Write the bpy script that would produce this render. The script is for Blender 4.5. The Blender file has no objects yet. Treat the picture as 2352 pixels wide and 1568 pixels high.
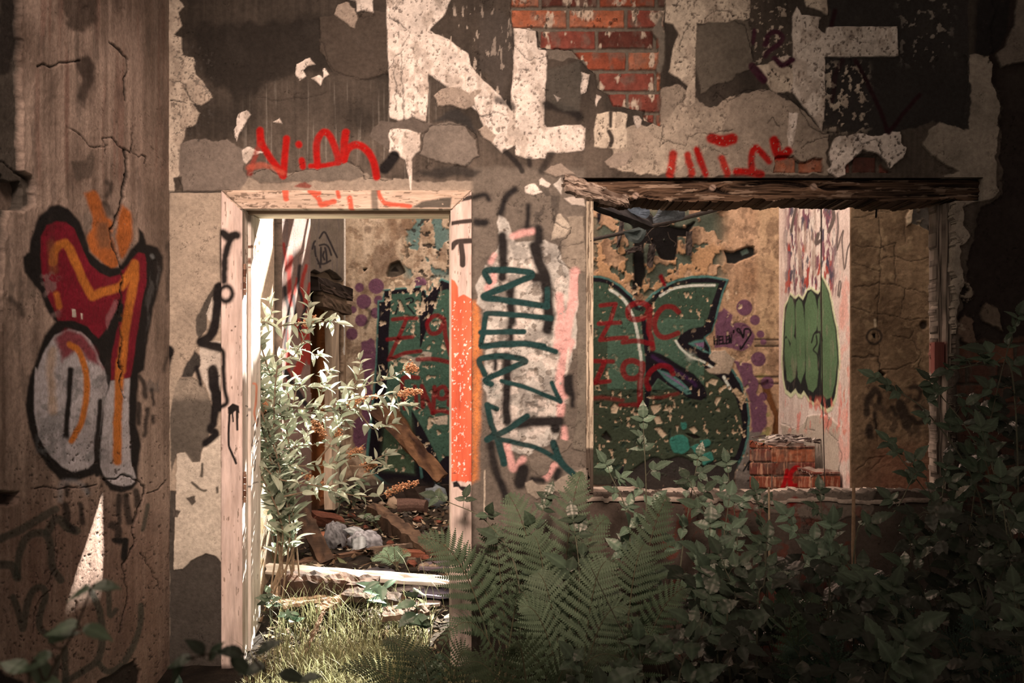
import bpy, math, random
import numpy as np
from mathutils import Vector

# ------------------------------------------------------------------ camera, sky, sun, lamps, exposure
S = bpy.context.scene
COL = S.collection
W, H = 2352, 1568
F, CX, HY, CH = 2700.0, 1176.0, 860.0, 1.37      # focal length in pixels, principal column, horizon row, eye height

cam = bpy.data.cameras.new('camera')
cam.sensor_width = 36.0
cam.lens = F / W * 36.0
cam.shift_y = (HY - H / 2) / W
cam.clip_start = 0.05
cam.dof.use_dof = True
cam.dof.focus_distance = 5.0
cam.dof.aperture_fstop = 7.0
camo = bpy.data.objects.new('camera', cam)
camo.location = (0, 0, CH)
camo.rotation_euler = (math.pi / 2, 0, 0)
COL.objects.link(camo)
S.camera = camo

world = bpy.data.worlds.new('sky')
S.world = world
world.use_nodes = True
_bg = world.node_tree.nodes['Background']
_bg.inputs['Color'].default_value = (1.0, 0.66, 0.49, 1)
_bg.inputs['Strength'].default_value = 0.13

SUN_DIR = Vector((-0.405, -1.0, -0.97)).normalized()
sl = bpy.data.lights.new('sun', 'SUN')
sl.energy = 46
sl.angle = math.radians(0.53)
sl.color = (1.0, 0.84, 0.68)
so = bpy.data.objects.new('sun', sl)
so.rotation_euler = SUN_DIR.to_track_quat('-Z', 'Y').to_euler()
so.location = (3, 10, 8)
COL.objects.link(so)

# added soft spot for daylight in the yard; its falloff darkens the corners
gl = bpy.data.lights.new('added_yard_spot', 'SPOT')
gl.energy = 1720
gl.color = (1.0, 0.655, 0.48)
gl.spot_size = math.radians(44)
gl.spot_blend = 1.0
gl.shadow_soft_size = 0.55
go = bpy.data.objects.new('added_yard_spot', gl)
go.location = (0.05, 0.3, 3.9)
go.rotation_euler = (Vector((-0.46, 5.0, 1.66)) - Vector(go.location)).to_track_quat('-Z', 'Y').to_euler()
COL.objects.link(go)

# open sky over the roofless room behind
rl = bpy.data.lights.new('open_roof_daylight', 'AREA')
rl.shape = 'RECTANGLE'; rl.size = 3.0; rl.size_y = 2.6
rl.energy = 185
rl.color = (1.0, 0.66, 0.50)
ro = bpy.data.objects.new('open_roof_daylight', rl)
ro.location = (-0.3, 6.9, 4.6)
ro.rotation_euler = (0, math.radians(-22), 0)
COL.objects.link(ro)

S.view_settings.view_transform = 'Standard'
S.view_settings.look = 'None'
S.view_settings.exposure = 0.0
S.view_settings.gamma = 1.0
S.view_settings.use_curve_mapping = False
S.cycles.use_denoising = True
S.cycles.max_bounces = 6
S.cycles.diffuse_bounces = 3
S.cycles.transmission_bounces = 3
S.cycles.transparent_max_bounces = 4
S.cycles.sample_clamp_indirect = 4.0

# ------------------------------------------------------------------ small tools
R = random.Random(7)


def lin(c):
    c = np.asarray(c, float) / 255
    return np.where(c <= .04045, c / 12.92, ((c + .055) / 1.055) ** 2.4)


LT = np.array([0.95, 0.62, 0.45])


def A(r, g, b):
    """Pigment that looks like this sRGB colour under the warm daylight of the place."""
    return np.clip(lin((r, g, b)) / LT, 0.004, 0.86)


def P(px, py, y):
    return Vector(((px - CX) * y / F, y, CH - (py - HY) * y / F))


def _hash(i, j, s):
    n = (i.astype(np.int64) * 374761393 + j.astype(np.int64) * 668265263 + s * 974634541) & 0xffffffff
    n = ((n ^ (n >> 13)) * 1274126177) & 0xffffffff
    n = (n ^ (n >> 16)) & 0xffff
    return n / 32767.5 - 1.0


def vn(x, y, s=0):
    x = np.asarray(x, float); y = np.asarray(y, float)
    i = np.floor(x); j = np.floor(y)
    u = x - i; v = y - j
    u = u * u * (3 - 2 * u); v = v * v * (3 - 2 * v)
    i = i.astype(np.int64); j = j.astype(np.int64)
    a = _hash(i, j, s); b = _hash(i + 1, j, s); c = _hash(i, j + 1, s); d = _hash(i + 1, j + 1, s)
    return (a + (b - a) * u) * (1 - v) + (c + (d - c) * u) * v


def fbm(x, y, o=4, s=0):
    t = 0; a = 1.0; n = 0
    x = np.asarray(x, float); y = np.asarray(y, float)
    for k in range(o):
        t = t + a * vn(x, y, s + k * 17)
        n += a; a *= .5
        x = x * 2.03 + 3.1; y = y * 2.03 + 1.7
    return t / n


def sst(a, b, x):
    t = np.clip((x - a) / (b - a), 0, 1)
    return t * t * (3 - 2 * t)


ZM = dict(z1=(0, 0, 3.485), z2=(0, 400, 3.485), z3=(0, 800, 3.485), z4=(0, 1150, 3.752), z5=(550, 0, 3.485),
          z6=(1100, 0, 3.485), z7=(1650, 0, 3.266), z8=(550, 400, 3.485), d1=(550, 800, 3.485), d2=(550, 1150, 3.752),
          c1=(1050, 400, 3.92), c2=(1050, 780, 3.734), m1=(1340, 400, 3.92), m2=(1340, 780, 3.92),
          r1=(1740, 430, 3.734), r2=(1740, 800, 3.734), px=(0, 0, 1.0), w1=(580, 480, 6.534))


def Q(k, s):
    ox, oy, sc = ZM[k]
    return [(ox + float(a) / sc, oy + float(b) / sc) for a, b in (t.split(',') for t in s.split())]


def cr(pts, n=7):
    """Catmull-Rom through the points."""
    if len(pts) < 3:
        return pts
    p = [np.array(q, float) for q in pts]
    p = [2 * p[0] - p[1]] + p + [2 * p[-1] - p[-2]]
    out = []
    for k in range(1, len(p) - 2):
        a, b, c, d = p[k - 1:k + 3]
        for i in range(n):
            t = i / n
            out.append(.5 * (2 * b + (c - a) * t + (2 * a - 5 * b + 4 * c - d) * t * t + (3 * b - a - 3 * c + d) * t ** 3))
    out.append(p[-2])
    return [tuple(q) for q in out]


class Paint:
    """Pigment and relief of a surface, held per vertex."""

    def __init__(s, px, py):
        s.x = px.ravel().astype(float); s.y = py.ravel().astype(float)
        s.c = np.zeros((len(s.x), 3)); s.h = np.zeros(len(s.x))
        s.ja = fbm(s.x / 26, s.y / 26, 4, 11); s.jb = fbm(s.x / 26, s.y / 26, 4, 53)
        s.g = _hash(np.floor(s.x * 1.7).astype(np.int64), np.floor(s.y * 1.7).astype(np.int64), 5)
        s.v = fbm(s.x / 40, s.y / 40, 4, 91)

    def near(s, pts, m):
        a = np.array(pts)
        (x0, y0), (x1, y1) = a.min(0) - m, a.max(0) + m
        return np.flatnonzero((s.x > x0) & (s.x < x1) & (s.y > y0) & (s.y < y1))

    def put(s, i, a, col, h=None, var=.1, grain=0.0):
        if grain:
            a = np.clip(a * (1 + grain * s.g[i]), 0, 1) if grain < 1 else a * (s.g[i] * .5 + .5 < a)
        col = np.asarray(col)[None, :] * (1 + var * 2 * s.v[i])[:, None]
        s.c[i] += (col - s.c[i]) * a[:, None]
        if h is not None:
            s.h[i] += (h - s.h[i]) * np.clip(a * 1.5, 0, 1)

    def poly(s, pts, col, jag=4, soft=1.3, h=None, al=1., var=.1, grain=0., smooth=False, wear=0., wf=9., ws=3):
        if smooth:
            pts = cr(list(pts) + [pts[0]], 6)[:-1]
        i = s.near(pts, jag + soft + 3)
        x = s.x[i] + jag * s.ja[i] * 1.6; y = s.y[i] + jag * s.jb[i] * 1.6
        d2 = np.full(len(i), 1e12); ins = np.zeros(len(i), bool)
        n = len(pts)
        for k in range(n):
            (ax, ay), (bx, by) = pts[k], pts[(k + 1) % n]
            ex, ey = bx - ax, by - ay
            l2 = ex * ex + ey * ey + 1e-9
            t = np.clip(((x - ax) * ex + (y - ay) * ey) / l2, 0, 1)
            d2 = np.minimum(d2, (x - ax - t * ex) ** 2 + (y - ay - t * ey) ** 2)
            if ay != by:
                ins ^= ((ay > y) != (by > y)) & (x < ax + ex * (y - ay) / ey)
        d = np.sqrt(d2) * np.where(ins, -1, 1)
        a = sst(soft, -soft, d) * al
        if wear:
            a = a * sst(-.1, .1, fbm(s.x[i] / wf, s.y[i] / wf, 4, ws) + .75 - wear * 1.5)
        s.put(i, a, col, h, var, grain)
        return i, a

    def line(s, pts, r, col, jag=1., soft=1.5, h=None, al=1., var=.08, grain=0., smooth=True, taper=False, wear=0., wf=9., ws=3):
        if smooth:
            pts = cr(pts)
        i = s.near(pts, r + jag + soft + 3)
        x = s.x[i] + jag * s.ja[i] * 1.6; y = s.y[i] + jag * s.jb[i] * 1.6
        d = np.full(len(i), 1e9)
        n = len(pts)
        if n == 1:
            d = np.hypot(x - pts[0][0], y - pts[0][1]) - r
        for k in range(n - 1):
            (ax, ay), (bx, by) = pts[k], pts[k + 1]
            ex, ey = bx - ax, by - ay
            l2 = ex * ex + ey * ey + 1e-9
            t = np.clip(((x - ax) * ex + (y - ay) * ey) / l2, 0, 1)
            rr = r * (1 - .85 * (k + t) / max(1, n - 1)) if taper else r
            d = np.minimum(d, np.hypot(x - ax - t * ex, y - ay - t * ey) - rr)
        a = sst(soft, -soft, d) * al
        if wear:
            a = a * sst(-.1, .1, fbm(s.x[i] / wf, s.y[i] / wf, 4, ws) + .75 - wear * 1.5)
        s.put(i, a, col, h, var, grain)

    def where(s, a, col, h=None, var=.08):
        i = np.flatnonzero(a > .003)
        s.put(i, a[i], col, h, var)

    def crack(s, pts, w=1.0, al=.8, h=-.006, jag=5, col=None):
        """A fine dark crack that wanders about the given line."""
        col = A(34, 25, 20) if col is None else col
        i = s.near(pts, 14)
        x = s.x[i] + jag * s.jb[i] * 2; y = s.y[i] + jag * s.ja[i] * 2
        d = np.full(len(i), 1e9)
        for k in range(len(pts) - 1):
            (ax, ay), (bx, by) = pts[k], pts[k + 1]
            ex, ey = bx - ax, by - ay
            t = np.clip(((x - ax) * ex + (y - ay) * ey) / (ex * ex + ey * ey + 1e-9), 0, 1)
            d = np.minimum(d, np.hypot(x - ax - t * ex, y - ay - t * ey))
        a = sst(w + 1.1, w - .9, d) * al
        s.c[i] += (np.asarray(col) - s.c[i]) * a[:, None]
        s.h[i] += h * a

    def mottle(s, col, f, thr, wid=.06, al=1., h=None, seed=31, fy=None, zone=None, o=5):
        """Patches where a noise passes a threshold; zone is an alpha that limits them."""
        n = fbm(s.x / f, s.y / (fy or f), o, seed)
        a = sst(thr - wid, thr + wid, n) * al
        if zone is not None:
            a = a * zone
        s.where(a, col, h)

    def box(s, x0, y0, x1, y1, f=10.):
        """Soft rectangular zone."""
        return sst(x0 - f, x0 + f, s.x) * sst(x1 + f, x1 - f, s.x) * sst(y0 - f, y0 + f, s.y) * sst(y1 + f, y1 - f, s.y)


# ------------------------------------------------------------------ materials
def mat(name, rough=.9, scale=60., amount=.22, bump=.3, stretch=(1, 1, 1), transl=0., spec=.25, dist=.004, metal=0.):
    m = bpy.data.materials.new(name)
    m.use_nodes = True
    nt = m.node_tree; N = nt.nodes; L = nt.links
    b = N['Principled BSDF']; out = N['Material Output']
    at = N.new('ShaderNodeAttribute'); at.attribute_name = 'Col'
    tc = N.new('ShaderNodeTexCoord'); mp = N.new('ShaderNodeMapping')
    mp.inputs['Scale'].default_value = stretch
    L.new(tc.outputs['Object'], mp.inputs['Vector'])
    n1 = N.new('ShaderNodeTexNoise'); n1.inputs['Scale'].default_value = scale
    n1.inputs['Detail'].default_value = 6; n1.inputs['Roughness'].default_value = .65
    L.new(mp.outputs['Vector'], n1.inputs['Vector'])
    mr = N.new('ShaderNodeMapRange')
    mr.inputs['From Min'].default_value = .3; mr.inputs['From Max'].default_value = .7
    mr.inputs['To Min'].default_value = 1 - amount; mr.inputs['To Max'].default_value = 1 + amount
    L.new(n1.outputs['Fac'], mr.inputs['Value'])
    vm = N.new('ShaderNodeVectorMath'); vm.operation = 'SCALE'
    L.new(at.outputs['Color'], vm.inputs[0]); L.new(mr.outputs['Result'], vm.inputs['Scale'])
    L.new(vm.outputs['Vector'], b.inputs['Base Color'])
    b.inputs['Roughness'].default_value = rough
    b.inputs['Specular IOR Level'].default_value = spec
    b.inputs['Metallic'].default_value = metal
    if bump:
        n2 = N.new('ShaderNodeTexNoise'); n2.inputs['Scale'].default_value = scale * 1.7
        n2.inputs['Detail'].default_value = 5; n2.inputs['Roughness'].default_value = .7
        L.new(mp.outputs['Vector'], n2.inputs['Vector'])
        bp = N.new('ShaderNodeBump'); bp.inputs['Strength'].default_value = bump; bp.inputs['Distance'].default_value = dist
        L.new(n2.outputs['Fac'], bp.inputs['Height']); L.new(bp.outputs['Normal'], b.inputs['Normal'])
    if transl:
        t = N.new('ShaderNodeBsdfTranslucent'); mx = N.new('ShaderNodeMixShader')
        mx.inputs['Fac'].default_value = transl
        L.new(vm.outputs['Vector'], t.inputs['Color'])
        L.new(b.outputs[0], mx.inputs[1]); L.new(t.outputs[0], mx.inputs[2]); L.new(mx.outputs[0], out.inputs['Surface'])
    return m


M_PLASTER = mat('crumbling_plaster', .93, 55, .24, .55, dist=.006)
M_WOOD = mat('weathered_wood', .85, 30, .30, .6, (1, 1, .12), dist=.005)
M_WOODX = mat('weathered_wood_lengthwise', .85, 30, .34, .7, (.12, 1, 1), dist=.006)
M_SOIL = mat('leaf_mould_soil', .95, 90, .45, .8, dist=.012)
M_LEAF = mat('leaf', .36, 35, .16, .1, transl=.16, spec=.55)
M_BUD = mat('buddleia_leaf', .5, 35, .12, .1, transl=.5, spec=.3)
M_FROND = mat('fern_frond', .6, 40, .15, .0, transl=.25, spec=.25)
M_GRASS = mat('grass_blade', .6, 30, .2, .0, transl=.35, spec=.3)
M_STEM = mat('plant_stem', .8, 60, .3, .3)
M_STONE = mat('stone_and_brick', .92, 45, .3, .7, dist=.006)
M_RUST = mat('rusted_iron', .75, 90, .4, .5, metal=.2)
M_CLOTH = mat('dirty_cloth', .95, 120, .15, .3)


# ------------------------------------------------------------------ mesh tools
def mesh(name, v, f, c=None, m=None, parent=None, smooth=False):
    """v (n,3), f (k,4) or list of index tuples, c (n,3) pigment -> ONE linked object."""
    v = np.asarray(v, np.float32)
    me = bpy.data.meshes.new(name)
    if isinstance(f, np.ndarray) and f.ndim == 2:
        k, q = f.shape
        me.vertices.add(len(v)); me.vertices.foreach_set('co', v.ravel())
        me.loops.add(k * q); me.loops.foreach_set('vertex_index', f.astype(np.int32).ravel())
        me.polygons.add(k); me.polygons.foreach_set('loop_start', np.arange(0, k * q, q, dtype=np.int32))
        me.update(calc_edges=True)
    else:
        me.from_pydata([tuple(map(float, a)) for a in v], [], [tuple(map(int, a)) for a in f])
    if c is not None:
        c = np.asarray(c, np.float32)
        if c.ndim == 1:
            c = np.tile(c, (len(v), 1))
        a = me.color_attributes.new('Col', 'FLOAT_COLOR', 'POINT')
        a.data.foreach_set('color', np.concatenate([np.clip(c, .003, .9), np.ones((len(v), 1), np.float32)], 1).astype(np.float32).ravel())
    if smooth:
        me.polygons.foreach_set('use_smooth', np.ones(len(me.polygons), bool))
    me.validate(clean_customdata=False)
    if m is not None:
        me.materials.append(m)
    o = bpy.data.objects.new(name, me)
    COL.objects.link(o)
    if parent is not None:
        o.parent = parent
        o.location = -Vector(parent.location)
    return o


def tag(o, label=None, cat=None, group=None, kind=None):
    if label: o['label'] = label
    if cat: o['category'] = cat
    if group: o['group'] = group
    if kind: o['kind'] = kind
    return o


def thing(name, label, cat, loc=(0, 0, 0), group=None, kind=None):
    o = bpy.data.objects.new(name, None)
    o.empty_display_size = .05
    o.location = loc
    COL.objects.link(o)
    return tag(o, label, cat, group, kind)


class MB:
    """Collects shapes with pigment, then builds them as ONE mesh."""

    def __init__(s):
        s.v = []; s.f = []; s.c = []; s.n = 0

    def add(s, v, f, c):
        v = np.asarray(v, float)
        c = np.asarray(c, float)
        if c.ndim == 1:
            c = np.tile(c, (len(v), 1))
        s.v.append(v); s.c.append(c)
        s.f.extend([tuple(int(i) + s.n for i in q) for q in f])
        s.n += len(v)
        return s

    def box(s, x0, x1, y0, y1, z0, z1, c):
        v = [(x, y, z) for x in (x0, x1) for y in (y0, y1) for z in (z0, z1)]
        return s.add(v, [(0, 1, 3, 2), (4, 6, 7, 5), (0, 4, 5, 1), (2, 3, 7, 6), (0, 2, 6, 4), (1, 5, 7, 3)], c)

    def tube(s, pts, r, c, k=6, r2=None, caps=True):
        p = [Vector(q) for q in pts]
        n = len(p)
        vs = []; fs = []
        up = Vector((.31, .2, .93))
        for i in range(n):
            t = (p[min(i + 1, n - 1)] - p[max(i - 1, 0)])
            if t.length < 1e-9: t = Vector((0, 0, 1))
            t.normalize()
            a = t.cross(up)
            if a.length < .05: a = t.cross(Vector((1, 0, 0)))
            a.normalize(); b = t.cross(a)
            rr = r if r2 is None else r + (r2 - r) * i / max(1, n - 1)
            for j in range(k):
                w = 2 * math.pi * j / k
                vs.append(p[i] + a * (math.cos(w) * rr) + b * (math.sin(w) * rr))
            if i:
                for j in range(k):
                    fs.append(((i - 1) * k + j, (i - 1) * k + (j + 1) % k, i * k + (j + 1) % k, i * k + j))
        if caps:
            fs.append(tuple(range(k - 1, -1, -1))); fs.append(tuple((n - 1) * k + j for j in range(k)))
        return s.add(vs, fs, c)

    def build(s, name, m, parent=None, smooth=False):
        return mesh(name, np.concatenate(s.v), s.f, np.concatenate(s.c), m, parent, smooth)


def surf(u, v, base, nrm, paint, skirt=.05, hole=None, back_col=None):
    """A fine sheet on the parameter grid u x v, raised along nrm by the paint's relief, with skirts round its border and holes.
    base(U, V) gives the points; returns verts, quads, pigment."""
    U, V = np.meshgrid(u, v)
    X, Y, Z = base(U, V)
    X = np.broadcast_to(X, U.shape).astype(float); Y = np.broadcast_to(Y, U.shape).astype(float); Z = np.broadcast_to(Z, U.shape).astype(float)
    PX = CX + F * X / Y; PY = HY - F * (Z - CH) / Y
    p = Paint(PX, PY)
    paint(p)
    h = p.h.reshape(U.shape)
    pos = np.stack([X + nrm[0] * h, Y + nrm[1] * h, Z + nrm[2] * h], -1).reshape(-1, 3)
    ny, nx = U.shape
    keep = np.ones((ny - 1, nx - 1), bool)
    if hole is not None:
        hx = (PX[1:, 1:] + PX[:-1, :-1]) / 2; hy = (PY[1:, 1:] + PY[:-1, :-1]) / 2
        keep = ~hole(hx, hy, p)
    idx = np.arange(ny * nx).reshape(ny, nx)
    q = np.stack([idx[:-1, :-1], idx[:-1, 1:], idx[1:, 1:], idx[1:, :-1]], -1)[keep]
    k = np.pad(keep, 1)
    e = []
    d = k[1:, 1:-1] != k[:-1, 1:-1]
    r, c = np.nonzero(d)
    e.append(np.stack([idx[r, c], idx[r, c + 1]], -1))
    d = k[1:-1, 1:] != k[1:-1, :-1]
    r, c = np.nonzero(d)
    e.append(np.stack([idx[r, c], idx[r + 1, c]], -1))
    e = np.concatenate(e)
    n0 = len(pos)
    back = pos[e.ravel()] - np.array(nrm) * skirt
    bi = n0 + np.arange(len(e) * 2).reshape(-1, 2)
    q2 = np.stack([e[:, 0], e[:, 1], bi[:, 1], bi[:, 0]], -1)
    col = np.concatenate([p.c, p.c[e.ravel()] if back_col is None else np.tile(back_col, (len(e) * 2, 1))])
    pos = np.concatenate([pos, back]); q = np.concatenate([q, q2])
    used = np.unique(q)
    re = np.full(len(pos), -1, np.int64); re[used] = np.arange(len(used))
    return pos[used], re[q], col[used]


def join(parts):
    vs, fs, cs, n = [], [], [], 0
    for v, f, c in parts:
        vs.append(v); fs.append(np.asarray(f) + n); cs.append(c); n += len(v)
    return np.concatenate(vs), np.concatenate(fs), np.concatenate(cs)


def boxes(lst, col):
    """Plain boxes (x0,x1,y0,y1,z0,z1) as arrays for join()."""
    m = MB()
    for b in lst:
        m.box(*b, col)
    return np.concatenate(m.v), np.array(m.f), np.concatenate(m.c)
# ------------------------------------------------------------------ pigments
DK, MD, LTN = A(66, 51, 41), A(122, 96, 77), A(172, 138, 112)
WH, CRM, SOOT = A(226, 188, 162), A(205, 168, 138), A(26, 19, 16)
BLK = A(28, 22, 20)
RED = A(160, 16, 11)
BRK = [A(136, 62, 40), A(108, 50, 35), A(164, 86, 56), A(88, 42, 32), A(124, 58, 44)]


def bricks(p, i, a, ox, oy, bw, bh, mort=5.0, depth=-.022, white=.0):
    """Courses of brick pigment and relief on the vertices i with weight a."""
    x = p.x[i] - ox; y = p.y[i] - oy
    row = np.floor(y / bh)
    fx = (x + (row % 2) * bw * .5 + 4 * vn(row * 1.3, row * 0 + 2.2, 8)) / bw
    br = np.floor(fx)
    ex = np.minimum(fx - br, 1 - (fx - br)) * bw; ey = np.minimum(y / bh - row, 1 - (y / bh - row)) * bh
    d = np.minimum(ex, ey) + 1.8 * p.ja[i] + 1.5 * p.jb[i]
    inb = sst(mort * .5 - 1, mort * .5 + 1.6, d)
    k = ((_hash(br.astype(np.int64), row.astype(np.int64), 4) + 1) * 2.499).astype(int)
    col = np.array(BRK)[np.clip(k, 0, 4)]
    col = col * (1 + .35 * fbm(p.x[i] / 14, p.y[i] / 22, 3, 3))[:, None]
    soil = sst(.0, .5, fbm(p.x[i] / 18, p.y[i] / 30, 4, 77))[:, None] * .6
    col = col * (1 - soil) + A(110, 84, 68) * soil
    if white:
        w = sst(.25, .45, fbm(p.x[i] / 20, p.y[i] / 35, 4, 79))[:, None] * white
        col = col * (1 - w) + CRM * w
    col = A(104, 84, 68) * (1 - inb)[:, None] + col * inb[:, None]
    p.c[i] += (col - p.c[i]) * a[:, None]
    p.h[i] += (depth - .012 * (1 - inb) + .003 * p.v[i] - p.h[i]) * np.clip(a * 1.3, 0, 1)


def wall_noise(p, dark=DK, mid=MD, f=90):
    n = fbm(p.x / f, p.y / f, 5, 1)
    st = fbm(p.x / 7, p.y / 120, 4, 2)
    t = np.clip(.42 + .9 * n + .35 * st, 0, 1)[:, None]
    p.c[:] = dark * (1 - t) + mid * t
    p.h[:] = .002 * n


def fine_cracks(p, f, w, al, seed, zone=None):
    """A web of hairline cracks from the ridges of a noise."""
    n = np.abs(fbm(p.x / f + .7 * p.ja, p.y / f + .7 * p.jb, 3, seed))
    a = sst(w, w * .3, n) * al * sst(-.1, .35, fbm(p.x / (f * 2.2), p.y / (f * 2.2), 2, seed + 9))
    if zone is not None: a = a * zone
    p.c *= (1 - .75 * a)[:, None]
    p.h -= .004 * a


def paint_front(p):
    wall_noise(p, A(58, 45, 36), A(100, 78, 63))
    x, y = p.x, p.y
    # old dark paint band across the top, streaked, with light falloff painted in
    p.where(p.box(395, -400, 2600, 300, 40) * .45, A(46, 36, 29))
    st = sst(.25, .6, fbm(x / 6, y / 160, 3, 21)) * p.box(560, 200, 1100, 400, 30) * .5
    p.where(st, A(135, 112, 94))
    p.poly(Q('px', '430,60 880,30 890,180 760,165 690,165 640,190 540,230 470,170'), A(40, 31, 25), 12, 12, al=.85)
    p.poly(Q('z5', '640,140 1000,100 1185,90 1195,590 960,630 760,580 650,400'), A(78, 60, 48), 5, 1.5, .0045, .85)
    p.crack(Q('z5', '640,140 650,300 690,480 760,580 960,630 1190,590'), .9, .6)
    p.crack(Q('z5', '130,790 260,800 420,790 600,775 720,740'), .8, .5)
    # lighter render below the letters and round the openings
    p.poly(Q('px', '388,440 515,440 515,1700 388,1700'), LTN, 2, 3)
    p.poly(Q('px', '412,330 440,318 475,318 525,322 560,345 565,395 570,440 420,440 405,390'), A(120, 96, 80), 6, 1.5, .005)
    p.poly(Q('px', '555,432 575,395 600,388 640,402 700,392 740,388 790,374 820,380 850,412 905,412 1080,418 1300,405 1300,445 555,445'), A(150, 120, 98), 5, 2, .004)
    p.poly(Q('px', '570,405 590,386 615,386 640,398 652,412 700,390 740,388 770,378 800,374 825,385 840,408 800,415 600,420'), A(112, 90, 74), 4, 1.5, .008)
    p.crack(Q('px', '576,404 592,386 615,386 640,398 652,412 690,392 740,389 770,378 800,374 825,385 845,412 905,412'), 1.0, .8)
    p.poly(Q('px', '1085,385 1345,385 1345,1250 1085,1250'), A(112, 90, 74), 4, 8, .002)
    p.poly(Q('px', '1500,215 1560,195 1640,260 1700,215 1770,205 1830,240 1870,290 1900,310 1900,400 1480,405 1430,330 1520,290'), A(150, 120, 98), 6, 1.6, .006, var=.14)
    p.poly(Q('px', '1600,55 1725,45 1722,105 1730,150 1660,190 1610,215 1600,150'), A(104, 84, 68), 6, 1.8, .004)
    p.poly(Q('px', '1420,300 1530,280 1560,240 1640,250 1690,215 1650,330 1540,400 1470,405 1420,395 1400,380'), A(176, 142, 116), 7, 1.6, .007, var=.14)
    # rough bare render about the corner to the right of the window
    p.poly(Q('px', '2130,300 2165,280 2185,292 2215,300 2225,140 2215,125 2240,120 2280,130 2275,180 2295,245 2285,400 2290,440 2275,455 2210,470 2215,520 2225,540 2200,570 2215,660 2200,690 2195,780 2180,840 2150,840 2150,415 2200,400 2150,370 2120,330'), A(152, 124, 102), 6, 1.6, .012, var=.16)
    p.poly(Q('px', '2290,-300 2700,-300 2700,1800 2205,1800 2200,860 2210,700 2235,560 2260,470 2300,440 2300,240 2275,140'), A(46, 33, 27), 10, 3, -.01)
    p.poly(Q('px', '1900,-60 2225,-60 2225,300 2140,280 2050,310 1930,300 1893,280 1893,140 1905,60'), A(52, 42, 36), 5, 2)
    p.poly(Q('z7', '2080,430 2160,300 2230,180 2240,-200 2500,-200 2500,450 2250,480 2120,500'), A(110, 88, 72), 6, 2, .006)
    p.poly(Q('z7', '1950,-80 2200,-80 2170,240 2080,400 1990,430 1930,380'), A(34, 27, 24), 4, 4, wear=.12)
    p.poly(Q('r1', '1900,1090 1980,1000 2060,1050 2080,1180 2120,1230 2010,1190 1930,1140'), A(120, 92, 72), 5, 3, .006)
    p.poly(Q('r1', '1730,1190 1790,1100 1850,1180 1900,1330 1790,1340 1720,1260'), A(110, 80, 62), 6, 3, .004)
    p.mottle(A(150, 120, 96), 16, .18, .05, .8, .006, 44, zone=p.box(2200, 640, 2235, 760, 6))
    i, a = p.poly(Q('px', '2205,790 2420,770 2420,1240 2205,1240'), MD, 8, 4)
    bricks(p, i, a * .6, 2190, 790, 74, 46, 6); p.c[i] *= 1 - .45 * a[:, None]
    # the tall white letters
    kw = dict(h=.0075, var=.07)
    wr = dict(wear=.06, wf=7)
    p.poly(Q('px', '888,-60 1050,-60 1035,0 1020,35 988,66 978,85 982,120 985,200 978,280 958,272 940,276 922,280 895,270 893,160 890,90'), WH, 1.6, 1.2, **kw, **wr)
    p.poly(Q('px', '970,60 1000,78 1030,90 1075,125 1080,150 1110,185 1150,220 1180,262 1186,330 1155,352 1130,330 1115,300 1095,255 1062,230 1035,205 1000,180 975,165'), WH, 2.2, 1.2, **kw, **wr)
    p.poly(Q('px', '893,298 935,296 968,305 962,345 940,375 920,360 893,350'), WH, 2.5, 1.2, **kw)
    p.line(Q('px', '935,345 942,390 944,436'), 10, WH, 1.5, 1.2, taper=True, smooth=False, **kw)
    p.poly(Q('px', '1178,58 1228,60 1233,110 1256,118 1255,165 1250,285 1256,292 1334,285 1345,295 1340,345 1285,352 1256,350 1252,364 1210,366 1184,356 1182,280 1172,235 1178,170 1180,90'), WH, 1.8, 1.2, **kw, **wr)
    p.poly(Q('px', '1370,262 1402,255 1440,262 1440,338 1410,342 1365,338 1362,300'), CRM, 2.5, 1.5, **kw, wear=.16)
    p.line(Q('px', '1402,258 1402,290'), 4, DK, 1.5, 2); p.line(Q('px', '1398,302 1406,320 1403,335'), 5, DK, 2, 2)
    p.poly(Q('z6', '1230,930 1280,925 1310,960 1300,1010 1260,1040 1250,990'), WH, 2, 1.2, **kw)
    p.poly(Q('px', '1528,-60 1728,-60 1722,40 1708,48 1690,48 1668,52 1600,52 1598,150 1597,235 1582,246 1572,240 1580,200 1556,180 1535,165 1545,110 1555,80 1548,55 1530,50'), CRM, 3, 1.4, **kw, wear=.12, wf=12)
    p.poly(Q('px', '1818,38 1830,15 1840,35 1885,40 1890,62 2060,62 2064,128 1985,132 1895,132 1893,270 1887,302 1860,265 1830,225 1818,210 1820,100'), A(214, 178, 152), 1.8, 1.2, **kw, **wr)
    p.poly(Q('z7', '750,150 820,100 810,250 780,240 750,215'), DK, 3, 1.5, -.002)
    p.poly(Q('px', '1845,-60 1905,-60 1898,35 1880,25 1850,15'), CRM, 3, 1.3, **kw)
    p.poly(Q('z7', '530,850 595,855 575,1000 555,1130 525,1140 520,1000'), WH, 2, 1.2, **kw)
    p.poly(Q('z7', '270,500 370,490 430,430 550,440 550,700 500,690 420,700 380,640 320,590'), CRM, 4, 1.4, **kw, wear=.2)
    p.mottle(CRM, 9, .23, .04, .9, .005, 45, fy=11, zone=p.box(1895, 150, 1990, 300, 20))
    p.mottle(A(150, 124, 104), 14, .28, .04, .8, .005, 46, fy=14, zone=p.box(2070, -20, 2180, 140, 25))
    p.mottle(CRM, 9, .3, .04, .8, .004, 47, zone=p.box(1730, 10, 1815, 150, 15))
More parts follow.
